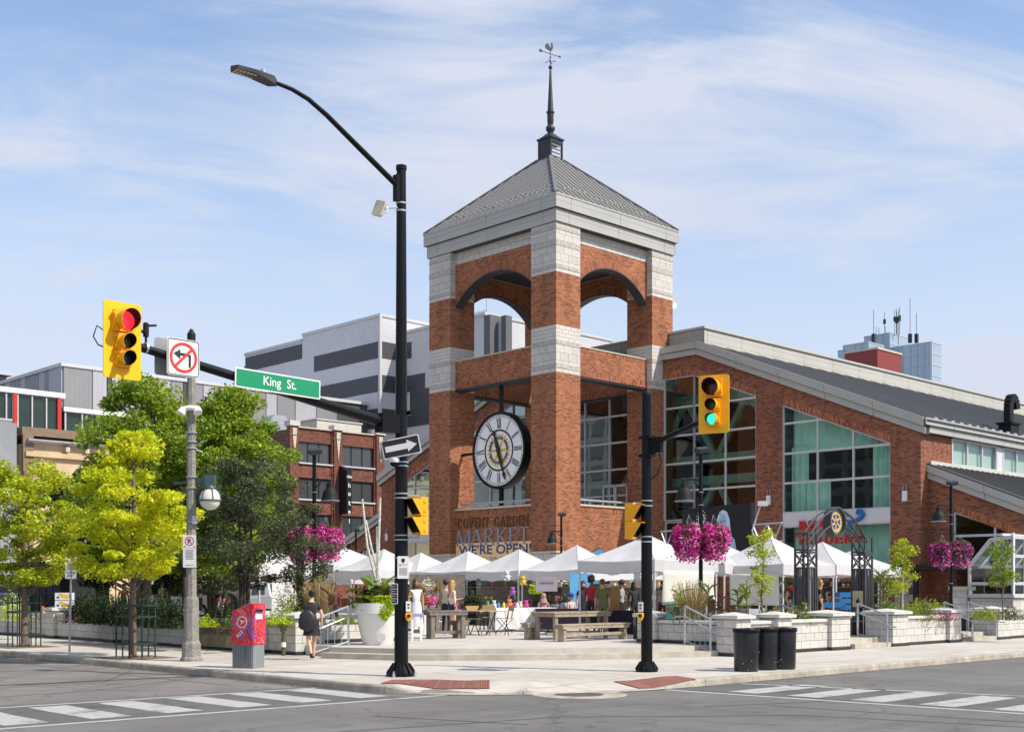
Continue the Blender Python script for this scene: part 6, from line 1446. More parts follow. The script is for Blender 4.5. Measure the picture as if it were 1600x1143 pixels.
# letter box
mb_ = on(388, 1042.5); LB = T('letter_box', 'red patterned letter box on a grey fluted base by the kerb', 'post box', (mb_.x, mb_.y, 0), R(-22))
W2, D2 = .50, .46; m = bpy.data.materials.new('collage_print'); m.use_nodes = True; t = m.node_tree; bs_ = t.nodes['Principled BSDF']; bs_.inputs['Roughness'].default_value = .35
co = N(t, 'ShaderNodeTexCoord'); mp_ = N(t, 'ShaderNodeMapping'); mp_.inputs['Rotation'].default_value = (R(90), 0, R(45)); 
sx = N(t, 'ShaderNodeSeparateXYZ'); t.links.new(co.outputs['Object'], sx.inputs[0]); ad = N(t, 'ShaderNodeMath', operation='ADD'); t.links.new(sx.outputs[0], ad.inputs[0]); t.links.new(sx.outputs[1], ad.inputs[1])
cx_ = N(t, 'ShaderNodeCombineXYZ'); t.links.new(ad.outputs[0], cx_.inputs[0]); t.links.new(sx.outputs[2], cx_.inputs[1]); mp_.inputs['Rotation'].default_value = (0,0,R(42)); t.links.new(cx_.outputs[0], mp_.inputs[0])
def bw(w, h, sc=1): 
    b_ = N(t, 'ShaderNodeTexBrick'); t.links.new(mp_.outputs[0], b_.inputs['Vector']); b_.inputs['Scale'].default_value = sc; b_.inputs['Brick Width'].default_value = w; b_.inputs['Row Height'].default_value = h; b_.inputs['Mortar Size'].default_value = .004
    b_.inputs['Color1'].default_value = (0,0,0,1); b_.inputs['Color2'].default_value = (1,1,1,1); b_.inputs['Mortar'].default_value = (.2,.2,.2,1); return b_
b1 = bw(.19, .06); b2 = bw(.031, .03)
c1 = ramp(t, b1.outputs['Color'], [(0,(.50,.012,.03)),(.18,(.66,.018,.03)),(.34,(.33,.01,.05)),(.44,(.60,.02,.04)),(.58,(.20,.025,.15)),(.66,(.75,.14,.18)),(.76,(.42,.01,.05)),(.86,(.10,.10,.36)),(.93,(.66,.02,.04))], 'CONSTANT')
c2 = ramp(t, b2.outputs['Color'], [(0,(0,0,0)),(.62,(0,0,0)),(.63,(1,1,1))], 'CONSTANT'); mx_ = N(t, 'ShaderNodeMix', data_type='RGBA'); 
ms_ = N(t, 'ShaderNodeMath', operation='MULTIPLY'); ms_.inputs[1].default_value = .42; t.links.new(c2.outputs[0], ms_.inputs[0]); t.links.new(ms_.outputs[0], mx_.inputs[0]); t.links.new(c1.outputs[0], mx_.inputs[6]); mx_.inputs[7].default_value = (.75,.28,.25,1); t.links.new(mx_.outputs[2], bs_.inputs['Base Color'])
M['boxred'] = mat('box_red', (.55,.06,.06), .35, var=.1, scale=12); M['flute'] = mat('fluted_grey', (.20,.22,.235), .5, var=.08)
hb = MB().ext([(-.27,-D2/2,.5),(.27,-D2/2,.5),(.27,-D2/2,1.38),(.16,-D2/2,1.38),(-.27,-D2/2,1.19)], (0,D2,0)); hb.build('body', [m], LB, bevel=.012)
MB().box(.272,-D2/2+.01,.52,.285,D2/2-.01,1.36).build('side_panel', m, LB); MB().box(.286,-.17,1.19,.292,.12,1.25).build('mail_slot', M['signblack'], LB); MB().box(.286,-.16,1.04,.291,.1,1.15).build('label_plate', M['signwhite'], LB)
e_ = annulus(MB(), .10, .125, -D2/2-.004, 0, .98, dp=.004); e_.build('emblem_ring', mat('pale_pink', (.8,.62,.6), .5), LB); MB().lathe([(.10,-D2/2-.003),(.10,-D2/2-.006)], 28, (0,0,.98), ax='y').build('emblem_disc', M['signred'], LB)
MB().ext([(-.07,-D2/2-.008,1.03),(.08,-D2/2-.008,1.0),(-.05,-D2/2-.008,.91),(-.01,-D2/2-.008,.975)],(0,-.003,0)).build('emblem_arrow', M['signwhite'], LB)
o = inst(text_mesh('H1T', M['signwhite'], w=.19, h=.08, thick=.02, ext=.003), 'lettering', LB, (-.05,-D2/2-.006,.73)); o.rotation_euler = (0, R(-38), 0)
fl = MB(); n = 12
for k in range(n): fl.box(-.25+k*.5/n,-D2/2+.01,.0,-.25+(k+.62)*.5/n,-D2/2+.03,.5)
fl.box(-.25,-D2/2+.025,0,.26,D2/2-.02,.5); fl.build('base', M['flute'], LB)
MB().tube([(.07,-D2/2+.003,.46),(.1,-D2/2+.003,.44),(.06,-D2/2+.003,.42),(.1,-D2/2+.003,.39),(.06,-D2/2+.003,.37),(.11,-D2/2+.003,.33),(.07,-D2/2+.003,.3),(.1,-D2/2+.003,.27),(.06,-D2/2+.003,.25),(.09,-D2/2+.003,.21),(.06,-D2/2+.003,.19),(.1,-D2/2+.003,.15)], .006, 5).build('graffiti', M['signblack'], LB)
# standpipe at the wall
st_ = T('standpipe', 'short dark pipe against the wall left of the walking woman', 'pipe', P(-29.5, v_at(443, -29.5), 0), AU)
MB().lathe([(.05,0),(.05,.2),(.06,.2),(.06,.42),(.045,.42),(.045,.6),(.08,.6),(.08,.72)], 10).build('pipe', mat('bronze_green', (.09,.085,.05), .6), st_); MB().lathe([(.062,.22),(.062,.34),(.0,.34)], 10).build('white_tape', M['white'], st_)
# carved plaque in the wall
pq = T('stone_plaque', 'carved tan stone plaque with the market name in the left wall', 'plaque', P(-29.12, (v_at(308)+v_at(416))/2, .38), AU)
Lp = v_at(306)-v_at(414); MB().box(-.05,-Lp/2,-.30,.0,Lp/2,.02).build('slab', mat('tan_stone', (.30,.25,.17), .9, var=.25, scale=6, bump=.5, stain=.25), pq); MB().box(-.04,-Lp/2,.021,.0,Lp/2,.26).build('upper_slab', bpy.data.materials['tan_stone'], pq)
o = inst(text_mesh('COVENT GARDEN MARKET', mat('carved_dark', (.07,.06,.045), .9), w=Lp*.9, h=.16, ext=.01), 'lettering', pq, (-.052, 0, .12), rot=(0,0,-math.pi/2))
# bins
def bin_(px, py, label):
    p = on(px, py); t = T('litter_bin', label, 'bin', (p.x, p.y, 0), random.uniform(0, 6), 'black drum bins by the low wall')
    MB().lathe([(.235,0),(.245,.02),(.262,.78),(.262,.80)], 28).build('drum', mat('bin_black', (.014,.015,.02), .38, var=.3, scale=9, spec=.5) if 'bb' not in M else M['bb'], t, smooth=True); M['bb'] = bpy.data.materials['bin_black']
    MB().lathe([(.275,.79),(.28,.80),(.28,.85),(.27,.87),(.13,.88),(.12,.86)], 28, cap=False).build('lid', M['blackpole'], t, smooth=True); MB().lathe([(.24,.80),(.24,.855),(.0,.856)], 20).build('bag', M['bb'], t)
    s = MB(); random.seed(px)
    for k in range(8): a = random.uniform(0,6.28); z = random.uniform(.03,.4); s.box(.257*math.cos(a)-.004,.257*math.sin(a)-.004,z,.257*math.cos(a)+.004,.257*math.sin(a)+.004,z+.016)
    s.build('scuff', M['trim'], t, kind='stuff')
bin_(1166, 1048, 'left black drum bin of the three by the low wall'); bin_(1196, 1045.5, 'middle black drum bin of the three, partly hidden'); bin_(1224.5, 1044.5, 'right black drum bin of the three by the low wall')
# handrails
def handrail(label, p0, d, hgt0=.26, L=1.15):
    """p0: top landing post foot (world), d: downhill unit vector (world)"""
    t = T('handrail', label, 'handrail', (0,0,0), 0, 'grey steel handrails at the steps'); p0 = Vector(p0); d = Vector((d.x, d.y, 0)); b = MB()
    p1 = p0+d*L; z0, z1 = p0.z, 0.0
    A, B_ = p0+Vector((0,0,.98)), Vector((p1.x,p1.y,.98)); 
    posts = MB().beam(p0, A, .05).beam((p1.x,p1.y,z1), B_, .05, .05); posts.build('post', M['steel'], t)
    g = MB().tube([A-Vector((0,0,.0)), B_+Vector((0,0,-.06))], .024, 8).tube([A-d*.35-Vector((0,0,.28)), A-Vector((0,0,.26)), B_-Vector((0,0,.34)), B_+d*.16-Vector((0,0,.4)), B_+d*.3-Vector((0,0,.4))], .022, 8).tube([p0+Vector((0,0,.1)), Vector((p1.x,p1.y,z1+.12))], .018, 6)
    g.build('rail', M['steel'], t, smooth=True); bl = MB()
    for k in range(1, 5): f = k/5; q = p0*(1-f)+Vector((p1.x,p1.y,z1))*f; bl.tube([q+Vector((0,0,.1)), q+Vector((0,0,.9-.0*f))], .008, 5)
    bl.build('baluster', M['steel'], t, kind='stuff')
vd = -VD.to_3d(); ud = -UD.to_3d()
handrail('grey handrail behind the walking woman at the left end of the steps', P(-28.35, -20.15, PZ), Vector((-UD.x, -UD.y)), L=1.05)
handrail('grey handrail against the corner pier at the right end of the steps', P(-21.95, -25.75, PZ), Vector((-VD.x, -VD.y)), L=.8)
handrail('grey handrail right of the gateway pillars', P(-14.35, -26.2, PZ), Vector((-VD.x, -VD.y)), L=.95)
handrail('grey handrail left of the gateway, beyond the pier', P(-16.0, -24.6, PZ), Vector((-VD.x, -VD.y)), L=.9)
handrail('grey handrail between the lamp post and the glass house', P(-9.0, -26.2, PZ), Vector((-VD.x, -VD.y)), L=.95)
handrail('grey handrail at the right edge beside the last pier', P(-7.3, -26.2, PZ), Vector((-VD.x, -VD.y)), L=.95)
# tree guards
def guard(px, py, label, s=.75, h=1.45):
    p = on(px, py); t = T('tree_guard', label, 'tree guard', (p.x, p.y, 0), AU, 'dark green tree guards')
    b = MB(); k = s/2
    for i in range(3):
        for j in range(3):
            if i == 1 and j == 1: continue
            b.beam(((i-1)*k*.9,(j-1)*k*.9,0),((i-1)*k*.9,(j-1)*k*.9,h),.028)
    b.build('bar', M['green_guard'], t); r_ = MB()
    for z in (.33, .98, 1.25):
        r_.box(-k,-k,z,k,-k+.02,z+.05).box(-k,k-.02,z,k,k,z+.05).box(-k,-k+.02,z,-k+.02,k-.02,z+.05).box(k-.02,-k+.02,z,k,k-.02,z+.05)
    r_.build('hoop', M['green_guard'], t)
    g = MB().box(-.75,-.75,.005,.75,.75,.012).build('soil_pit', mat('tree_pit', (.16,.12,.085), 1, var=.3, scale=8) if 'tp' not in M else M['tp'], t); M['tp'] = bpy.data.materials['tree_pit']
guard(212, 1027, 'dark green guard round the yellow tree near the concrete pole'); guard(38, 1010, 'dark green guard round the leftmost tree')
# ---------------------------------------------------------------- market tents
def tent(label, px, t_, zv=2.36, zp=3.32, s=3.0, vh=.34, legs=(1,1,1,1), near=None):
    """near corner (smallest u and v) stands on bearing px at distance t_"""
    p = at(px, t_, PZ) if near is None else near
    t = T('market_tent', label, 'tent', p, AU, 'white market tents on the plaza')
    n = 8; m_ = 8; b = MB(); g = []; sd = px*.37+p.x
    for k in range(1, n+1):
        r = k/n
        for q in range(4):
            for j in range(m_):
                e = j/m_*2-1; x, y = ((e,-1),(1,e),(-e,1),(-1,-e))[q]; f = 1-abs(e)
                z = (zv-PZ)+(zp-zv)*(1-r)**1.22-.07*f*math.sin(r*math.pi*.62)+.018*mnoise.noise(Vector((x*r*2.2, y*r*2.2, sd)))
                g.append(((x*r+1)/2*s, (y*r+1)/2*s, z))
    g.append((s/2, s/2, zp-PZ)); c_ = len(g)-1; w = 4*m_
    b.add(g, [(k*w+i, k*w+(i+1) % w, (k+1)*w+(i+1) % w, (k+1)*w+i) for k in range(n-1) for i in range(w)]+[(c_, i, (i+1) % w) for i in range(w)])
    hp_ = MB()
    for q in range(4):
        pts = [g[(k-1)*w+q*m_] for k in range(1, n+1)]; pts = [(s/2, s/2, zp-PZ)]+pts
        for a, c in zip(pts, pts[1:]): hp_.beam(Vector(a)+Vector((0,0,.004)), Vector(c)+Vector((0,0,.004)), .022, .008)
    hp_.build('hip_seam', M['tentleg'], t, kind='stuff', fix=False)
    cn = b.build('canopy', M['tentcloth'], t, fix=False, smooth=False)
    va = MB()
    for (a, c) in (((0,0),(s,0)),((s,0),(s,s)),((s,s),(0,s)),((0,s),(0,0))):
        L = []
        for k in range(13):
            f = k/12; x, y = a[0]+(c[0]-a[0])*f, a[1]+(c[1]-a[1])*f; ox, oy = (c[1]-a[1])/s, -(c[0]-a[0])/s
            o = .012+.014*math.sin(k*1.7+px); top = (zv-PZ)-.05*(1-abs(2*f-1))
            L += [(x+ox*.004, y+oy*.004, top+.004), (x+ox*o, y+oy*o, top-vh)]
        va.add(L, [(2*k, 2*k+2, 2*k+3, 2*k+1) for k in range(12)])
    va.build('valance', M['tentcloth'], t, fix=False, smooth=True)
    for k, (x, y) in enumerate(((.04,.04),(s-.04,.04),(s-.04,s-.04),(.04,s-.04))):
        if legs[k]: MB().beam((x,y,0),(x,y,zv-PZ),.045).box(x-.06,y-.06,0,x+.06,y+.06,.015).build('leg', M['tentleg'], t)
    tr = MB()
    for (x0,y0,x1,y1) in ((.04,.04,s-.04,.04),(.04,.04,.04,s-.04),(s-.04,.04,s-.04,s-.04),(.04,s-.04,s-.04,s-.04)):
        for k in range(2):
            a = Vector((x0,y0,0)).lerp(Vector((x1,y1,0)), k/2); c = Vector((x0,y0,0)).lerp(Vector((x1,y1,0)), (k+1)/2)
            tr.beam(a+Vector((0,0,zv-PZ-.42)), c+Vector((0,0,zv-PZ-.1)), .025).beam(a+Vector((0,0,zv-PZ-.1)), c+Vector((0,0,zv-PZ-.42)), .025)
    tr.beam((s/2,s/2,zv-PZ-.3),(s/2,s/2,zp-PZ-.08),.04)
    tr.build('truss', M['tentleg'], t, kind='stuff')
    return t
def corner_of(px, t_): p = at(px, t_); return UV(p.x, p.y)
uB, vB = corner_of(810, 46.3)
row = [(0,'white tent with its peak over the exclamation mark of the banner'),(1,'white tent with its peak under the W of the open banner'),(2,'white tent just right of the tall black pole')]
for k, lab in row: tent(lab, 0, 0, near=P(uB, vB+3.02*k, PZ), zp=3.22)
tent('white tent left of the big front tent, peak left of the blue flag', 0, 0, near=P(uB+.1, vB-3.02, PZ))
tent('white tent far behind between the open banner tents', 0, 0, near=P(uB+6.5, vB-1.2, PZ), zp=3.25)
tent('large front white tent behind the shorter black pole', 1023, 35.2, zv=2.52, zp=3.32)
tent('white tent behind the big pink flower baskets', 1132, 39.5, zv=2.5, zp=3.3)
tent('white tent behind the first sapling', 1224, 38.5, zv=2.46, zp=3.4)
tent('white tent between the two gateway pillars', 1307, 43.2, zv=2.52, zp=3.4)
tent('white tent behind the right gateway pillar', 1352, 47.5, zv=2.5, zp=3.2)
tent('white tent behind the front one, seen under its valance', 1000, 49, zv=2.42, zp=3.1)
tent('white tent under the left flower basket', 521, 54, zv=2.72, zp=3.6, s=3.6, vh=.3)
tent('low white tent behind the ornamental grass', 548, 60, zv=2.42, zp=2.95, s=4.4, vh=.5)
tent('white tent behind the birch poles', 590, 50, zv=2.45, zp=3.35)
tent('white tent left of the tall black pole', 612, 57, zv=2.5, zp=3.2)
tent('white tent behind the big green trees', 300, 56, zv=2.5, zp=3.3); tent('white tent at far left behind the banana boxes', 128, 52, zv=2.5, zp=3.2)
tent('white tent behind the dark small tree', 405, 50, zv=2.6, zp=3.4)
def sheet(label, px0, t0, px1, t1, zt, zb, m='tentcloth', cat='tent wall', name='tent_wall', amp=.04, skew=0.0):
    a, c = at(px0, t0), at(px1, t1); b = MB(); n = 16; k = 8; d = (c-a).normalized(); nr = Vector((-d.y, d.x, 0)); L = []
    for i in range(n+1):
        for j in range(k+1):
            f, g = i/n, j/k; p = a.lerp(c, f); z = zt+(zb-zt)*g+skew*f*g
            o = amp*math.sin(f*7+g*3)*g+amp*.6*math.sin(f*17-g*5)*g; L.append((p.x-a.x+nr.x*o, p.y-a.y+nr.y*o, z))
    b.add(L, [(i*(k+1)+j, (i+1)*(k+1)+j, (i+1)*(k+1)+j+1, i*(k+1)+j+1) for i in range(n) for j in range(k)])
    o = b.build(name, M[m], loc=(a.x, a.y, 0), fix=False, smooth=True); s_ = o.modifiers.new('thick', 'SOLIDIFY'); s_.thickness = .004
    return tag(o, label, cat)
M['sheet'] = mat('cream_sheet', (.66,.66,.60), .8, var=.05, scale=1.2, bump=.4, bscale=3)
sheet('cream sheet hanging from the front tent behind the pink baskets', 1036, 35.3, 1116, 36.9, 2.2, 1.2, 'sheet', skew=.15)
sheet('cream sheet hanging behind the first sapling', 1140, 39.6, 1217, 38.6, 2.15, 1.15, 'sheet')
sheet('grey side wall of the left tent behind the dark tree', 425, 46, 461, 48, 2.6, .5, amp=.02)
sheet('white sheet wall behind the banana boxes', 95, 50, 156, 51, 2.3, .8); sheet('pale sheet wall behind the tree trunks', 225, 58, 300, 59, 2.4, 1.3, amp=.02)
# teardrop flag
fg = at(922, 54); FL = T('feather_flag', 'light blue feather flag behind the white tents', 'flag', (fg.x, fg.y, PZ), R(-8))
pts = [(-.35,1.0),(-.38,1.9),(-.30,2.5),(-.05,2.9),(.35,3.12),(.62,3.15),(.55,2.6),(.42,1.8),(.30,1.0)]
MB().ext([(x*.95,0,z) for x, z in pts], (0,.01,0)).build('cloth', mat('sky_blue_cloth', (.12,.42,.72), .7), FL); MB().tube([(-.37,0,0),(-.40,0,1.9),(-.32,0,2.55),(-.06,0,2.95),(.35,0,3.16),(.62,0,3.17)], .015, 6).build('pole', M['blackmatt'], FL)
# ---------------------------------------------------------------- furniture of the market
def legs4(t, L, W, h, s, m, inset=.06):
    for x in (inset, L-inset-s):
        for y in (inset, W-inset-s): MB().box(x,y,0,x+s,y+s,h).build('leg', m, t)
def wood_table(label, p, rz, L, W, h, m='wood', name='picnic_table', cat='table', n=6, s=.10, shelf=True):
    t = T(name, label, cat, p, rz); m = M[m]
    for k in range(n): MB().box(-.05,W*k/n+.006,h-.04,L+.05,W*(k+1)/n-.006,h+random.uniform(-.003,.003)).build('plank', m, t)
    legs4(t, L, W, h-.13, s, m); MB().box(0,.02,h-.13,L,.06,h-.041).build('rail', m, t); MB().box(0,W-.06,h-.13,L,W-.02,h-.041).build('rail', m, t); MB().box(.0,.061,h-.13,.04,W-.061,h-.041).build('rail', m, t); MB().box(L-.04,.061,h-.13,L,W-.061,h-.041).build('rail', m, t)
    if shelf: MB().box(.1,W/2-.05,.14,L-.1,W/2+.05,.22).build('stretcher', m, t)
    return t
random.seed(40)
wood_table('long weathered wooden table on the plaza right of centre', on(868, 1000, PZ), AU, 2.3, .92, .77)
wood_table('long weathered bench in front of the wooden table', on(881, 1002.5, PZ), AU, 2.7, .34, .47, name='bench', cat='bench', n=2, s=.11)
wood_table('short weathered bench left of the wooden table', on(826, 999, PZ), AU, .5, .3, .47, name='bench', cat='bench', n=2, s=.1)
wood_table('weathered high table right of the tall black pole', on(672, 998, PZ), AU-.35, 1.15, .55, .80, 'wood_d', n=4, s=.11)
wood_table('grey wooden counter beside the tall black pole', on(645, 990, PZ), AU-.6, .9, .4, .80, 'wood_d', n=3, s=.1)
wood_table('small weathered bench right of the high table', on(713, 996, PZ), AU, .5, .3, .5, 'wood_d', name='bench', cat='bench', n=2, s=.1)
M['lilac'] = mat('lilac_paint', (.30,.28,.62), .6, var=.05)
def stool(label, p, rz, m='white'):
    t = T('bar_stool', label, 'stool', p, rz, 'lilac topped stools')
    MB().box(-.19,-.17,.66,.19,.17,.74).build('seat', M['lilac'], t, bevel=.01)
    for x in (-.15,.09):
        for y in (-.13,.07): MB().box(x,y,0,x+.06,y+.06,.66).build('leg', M[m], t)
    MB().box(-.15,-.125,.12,.15,-.1,.2).build('rail', M[m], t); MB().box(-.15,.1,.3,.15,.125,.38).build('rail', M[m], t)
stool('white stool with lilac seat beside the tall black pole', on(651, 1000, PZ), .1); stool('lilac topped stool behind the high table', on(668, 990, PZ), .4); stool('lilac topped stool right of the high table', on(711, 988, PZ), .2)
def bistro(label, p, rz, chair=False):
    t = T('folding_chair' if chair else 'folding_table', label, 'chair' if chair else 'table', p, rz, 'black folding bistro furniture'); h = .46 if chair else .72; w = .42 if chair else .62
    for k in range(6): MB().box(-w/2,-w/2+k*w/6+.006,h,w/2,-w/2+(k+1)*w/6-.006,h+.02).build('slat', M['slat'] if 'slat' in M else M.setdefault('slat', mat('teak_slat', (.5,.33,.16), .6, var=.15)), t)
    f = MB()
    for x in (-w/2+.02, w/2-.02): f.beam((x,-w/2,0),(x,w/2,h),.02).beam((x,w/2,0),(x,-w/2,h if not chair else h),.02)
    if chair: f.beam((-w/2+.02,w/2-.05,h),(-w/2+.02,w/2+.05,.86),.02).beam((w/2-.02,w/2-.05,h),(w/2-.02,w/2+.05,.86),.02)
    f.build('frame', M['blackmatt'], t)
    if chair: MB().box(-w/2,w/2+.03,.70,w/2,w/2+.05,.88).build('backrest', M['slat'], t)
for (px, py, rz, c, lab) in ((741,990,.3,1,'folding chair at the left of the bistro group'),(755,991,.5,0,'folding slatted table in the middle of the plaza'),(777,992,.2,0,'folding slatted table beside the white cloth'),(765,986,3.0,1,'folding chair behind the slatted tables'),(788,988,-1.2,1,'folding chair against the white cloth table')): bistro(lab, on(px, py, PZ), rz, bool(c))
ct = T('cloth_table', 'market table under a long white cloth', 'table', at(775, 40.5, PZ), AU-.5)
b = MB(); n = 24; W_, D_ = 2.1, .8; ring_ = [(x, 0) for x in np.linspace(0, W_, 9)]+[(W_, y) for y in np.linspace(.1, D_, 4)]+[(x, D_) for x in np.linspace(W_-.1, 0, 8)]+[(0, y) for y in np.linspace(D_-.1, .1, 3)]
L = []
for i, (x, y) in enumerate(ring_):
    ox, oy = (x-W_/2)/W_*2, (y-D_/2)/D_*2; f = .06*math.sin(i*2.1)+.05; L += [(x, y, .78), (x+ox*f, y+oy*f, .05+.04*math.sin(i))]
k = len(ring_); b.add(L, [(2*i, 2*((i+1) % k), 2*((i+1) % k)+1, 2*i+1) for i in range(k)]); b.add([(x, y, .78) for x, y in ring_], [tuple(range(k))]); b.build('cloth', M['white'], ct, fix=False); legs4(ct, W_, D_, .77, .05, M['steel'])
pt_ = T('cloth_table', 'purple clothed stall table in front of the seated people', 'table', at(838, 40.3, PZ), .05)
MB().box(0,0,.72,2.3,.7,.76).box(0,0,.1,2.3,.02,.72).box(2.28,.02,.1,2.3,.7,.72).build('cloth', mat('plum_cloth', (.016,.008,.026), .9), pt_); legs4(pt_, 2.3, .7, .72, .04, M['steel'])
# goods on the stalls
random.seed(55)
GC = [(.55,.05,.25),(.65,.45,.05),(.1,.35,.1),(.6,.58,.62),(.35,.1,.45),(.05,.25,.45),(.7,.2,.1),(.62,.55,.4)]
gm = [mat('goods_%s' % n_, c, .7, var=.1) for n_, c in zip(('pink','amber','green','pearl','violet','blue','orange','straw'), GC)]
def soft_toy(label, p, m, s=.16):
    t = MB(); t.ball((0,0,s*.9), s, 12).ball((0,-.02,s*2.1), s*.72, 12)
    for x in (-1, 1): t.ball((x*s*.55,0,s*2.75), s*.25, 8).ball((x*s*.9,-s*.3,s*1.2), s*.33, 8).ball((x*s*.6,-s*.7,s*.3), s*.36, 8)
    o = t.build('soft_toy', m, loc=p, smooth=True); tag(o, label, 'toy', 'small goods on the stall')
tb0 = at(775, 40.5, PZ)
for k, (px, lab) in enumerate(((762,'green round toy at the left end of the white cloth table'),(772,'pale toy beside the green one on the white cloth table'),(796,'orange toy in the middle of the white cloth table'),(813,'straw coloured toy on the white cloth table'),(822,'pink toy at the right of the white cloth table'))):
    soft_toy(lab, at(px, 41.2, PZ+.78), gm[[2,3,6,7,0][k]], .075+.012*(k % 3))
soft_toy('pearl grey plush toy hanging in the stall', at(792, 43, 1.95), gm[3], .125); soft_toy('amber plush toy hanging right of the grey one', at(817, 43, 1.8), gm[1], .11); soft_toy('violet plush toy under the hanging grey one', at(801, 43, 1.45), gm[4], .10)
sg_ = T('stall_sign', 'pale lilac Loop & Knot stall sign hanging in the tent', 'sign', at(854, 43, 1.83), R(-2))
MB().box(-.38,0,-.25,.38,.012,.25).build('board', mat('pale_lilac', (.42,.36,.42), .8), sg_); inst(text_mesh('Loop & Knot', M['signblack'], w=.52, h=.12, shear=.4, ext=.003), 'lettering', sg_, (0,-.005,.04))
bl_ = T('pull_up_banner', 'light blue pull up banner behind the sunglasses woman', 'banner', at(908, 43.5, PZ), .1)
MB().box(-.4,0,.05,.4,.012,1.95).build('cloth', bpy.data.materials['sky_blue_cloth'], bl_); MB().box(-.42,-.08,0,.42,.1,.06).build('base', M['steel'], bl_)
bx = T('cardboard_panel', 'tall brown cardboard panel beside the olive jumpsuit', 'panel', at(962, 38.5, PZ), .1); MB().box(-.14,0,.75,.14,.03,1.5).build('board', mat('brown_card', (.36,.20,.09), .85, var=.1), bx)
MB().box(-.3,-.3,0,.5,.4,.74).build('stall_block', M['plum'] if 'plum' in M else bpy.data.materials['plum_cloth'], bx)
def bucket(label, p, k):
    t = T('flower_bucket', label, 'bucket', p, 0, 'flower buckets in the flower stall'); MB().lathe([(.10,0),(.14,.30),(.145,.30),(.145,.32)], 14).build('pail', M['steel'], t, smooth=True)
    return t
FB = []
ad_ = ['lowest left','low middle','low right','upper left','upper middle','upper right','rear left','rear middle','rear right','far right']
for k in range(10):
    px = 656+[2,14,26,6,18,32,-2,12,24,60][k]; p = at(px, 41+k*.12, PZ+[0,0,0,.55,.55,.5,1.0,1.05,1.0,.3][k]); FB.append((bucket('grey flower bucket, %s of the flower stall' % ad_[k], p, k), p))
sh_ = T('stall_rack', 'stepped rack under the flower buckets', 'rack', at(650, 41, PZ), 0); MB().box(-.3,.2,0,1.1,.5,.53).box(-.4,.5,0,1.1,.9,1.0).box(-.3,.95,0,1.6,1.0,1.9).build('shelf', M['wood_d'], sh_)
# black boards and crates on the right stalls
def crate(label, p, rz=0.0, col='crate_blue'):
    t = T('plastic_crate', label, 'crate', p, rz, 'blue plastic crates in the right stall'); m = M['cb'] if 'cb' in M else M.setdefault('cb', mat('crate_blue', (.01,.13,.34), .5, var=.1))
    MB().box(-.3,-.2,0,.3,-.185,.17).box(-.3,.185,0,.3,.2,.17).box(-.3,-.184,0,-.285,.184,.17).box(.285,-.184,0,.3,.184,.17).box(-.28,-.18,0,.28,.18,.015).build('shell', m, t)
    MB().box(-.26,-.17,.016,.26,.17,.13).build('contents', gm[random.choice((7,6))], t)
ci = 0
for cx_, col in enumerate((1283, 1305, 1320)):
    for k in range([3,3,6][cx_]):
        crate('blue crate, %s column of the stall, level %s from the ground' % (['left','middle','right'][cx_], ['one','two','three','four','five','six'][k]), at(col, 42+cx_*.5, PZ+.02+[.38,.38,.22][cx_]*k), .05*k)
gb_ = T('lidded_bin', 'pale green lidded bin standing on the low wall', 'bin', P(-21.45, -25.0, .87), AU); MB().ext([(-.16,-.16,0),(.16,-.16,0),(.16,.16,0),(-.16,.16,0)], (0,0,.40)).build('body', mat('sage_plastic', (.10,.30,.21), .5), gb_, bevel=.02); MB().box(-.19,-.19,.41,.19,.19,.47).build('lid', mat('sage_plastic_pale', (.35,.50,.44), .5), gb_, bevel=.015)
cb__ = T('storage_box', 'clear storage box with blue label behind the bins', 'box', P(-18.4, -25.2, .80), AU); MB().box(-.3,-.22,0,.3,.22,.32).build('box', mat('cloudy_plastic', (.4,.42,.45), .3), cb__); MB().box(-.15,-.23,.04,.12,-.221,.18).build('label', M['cb'], cb__)
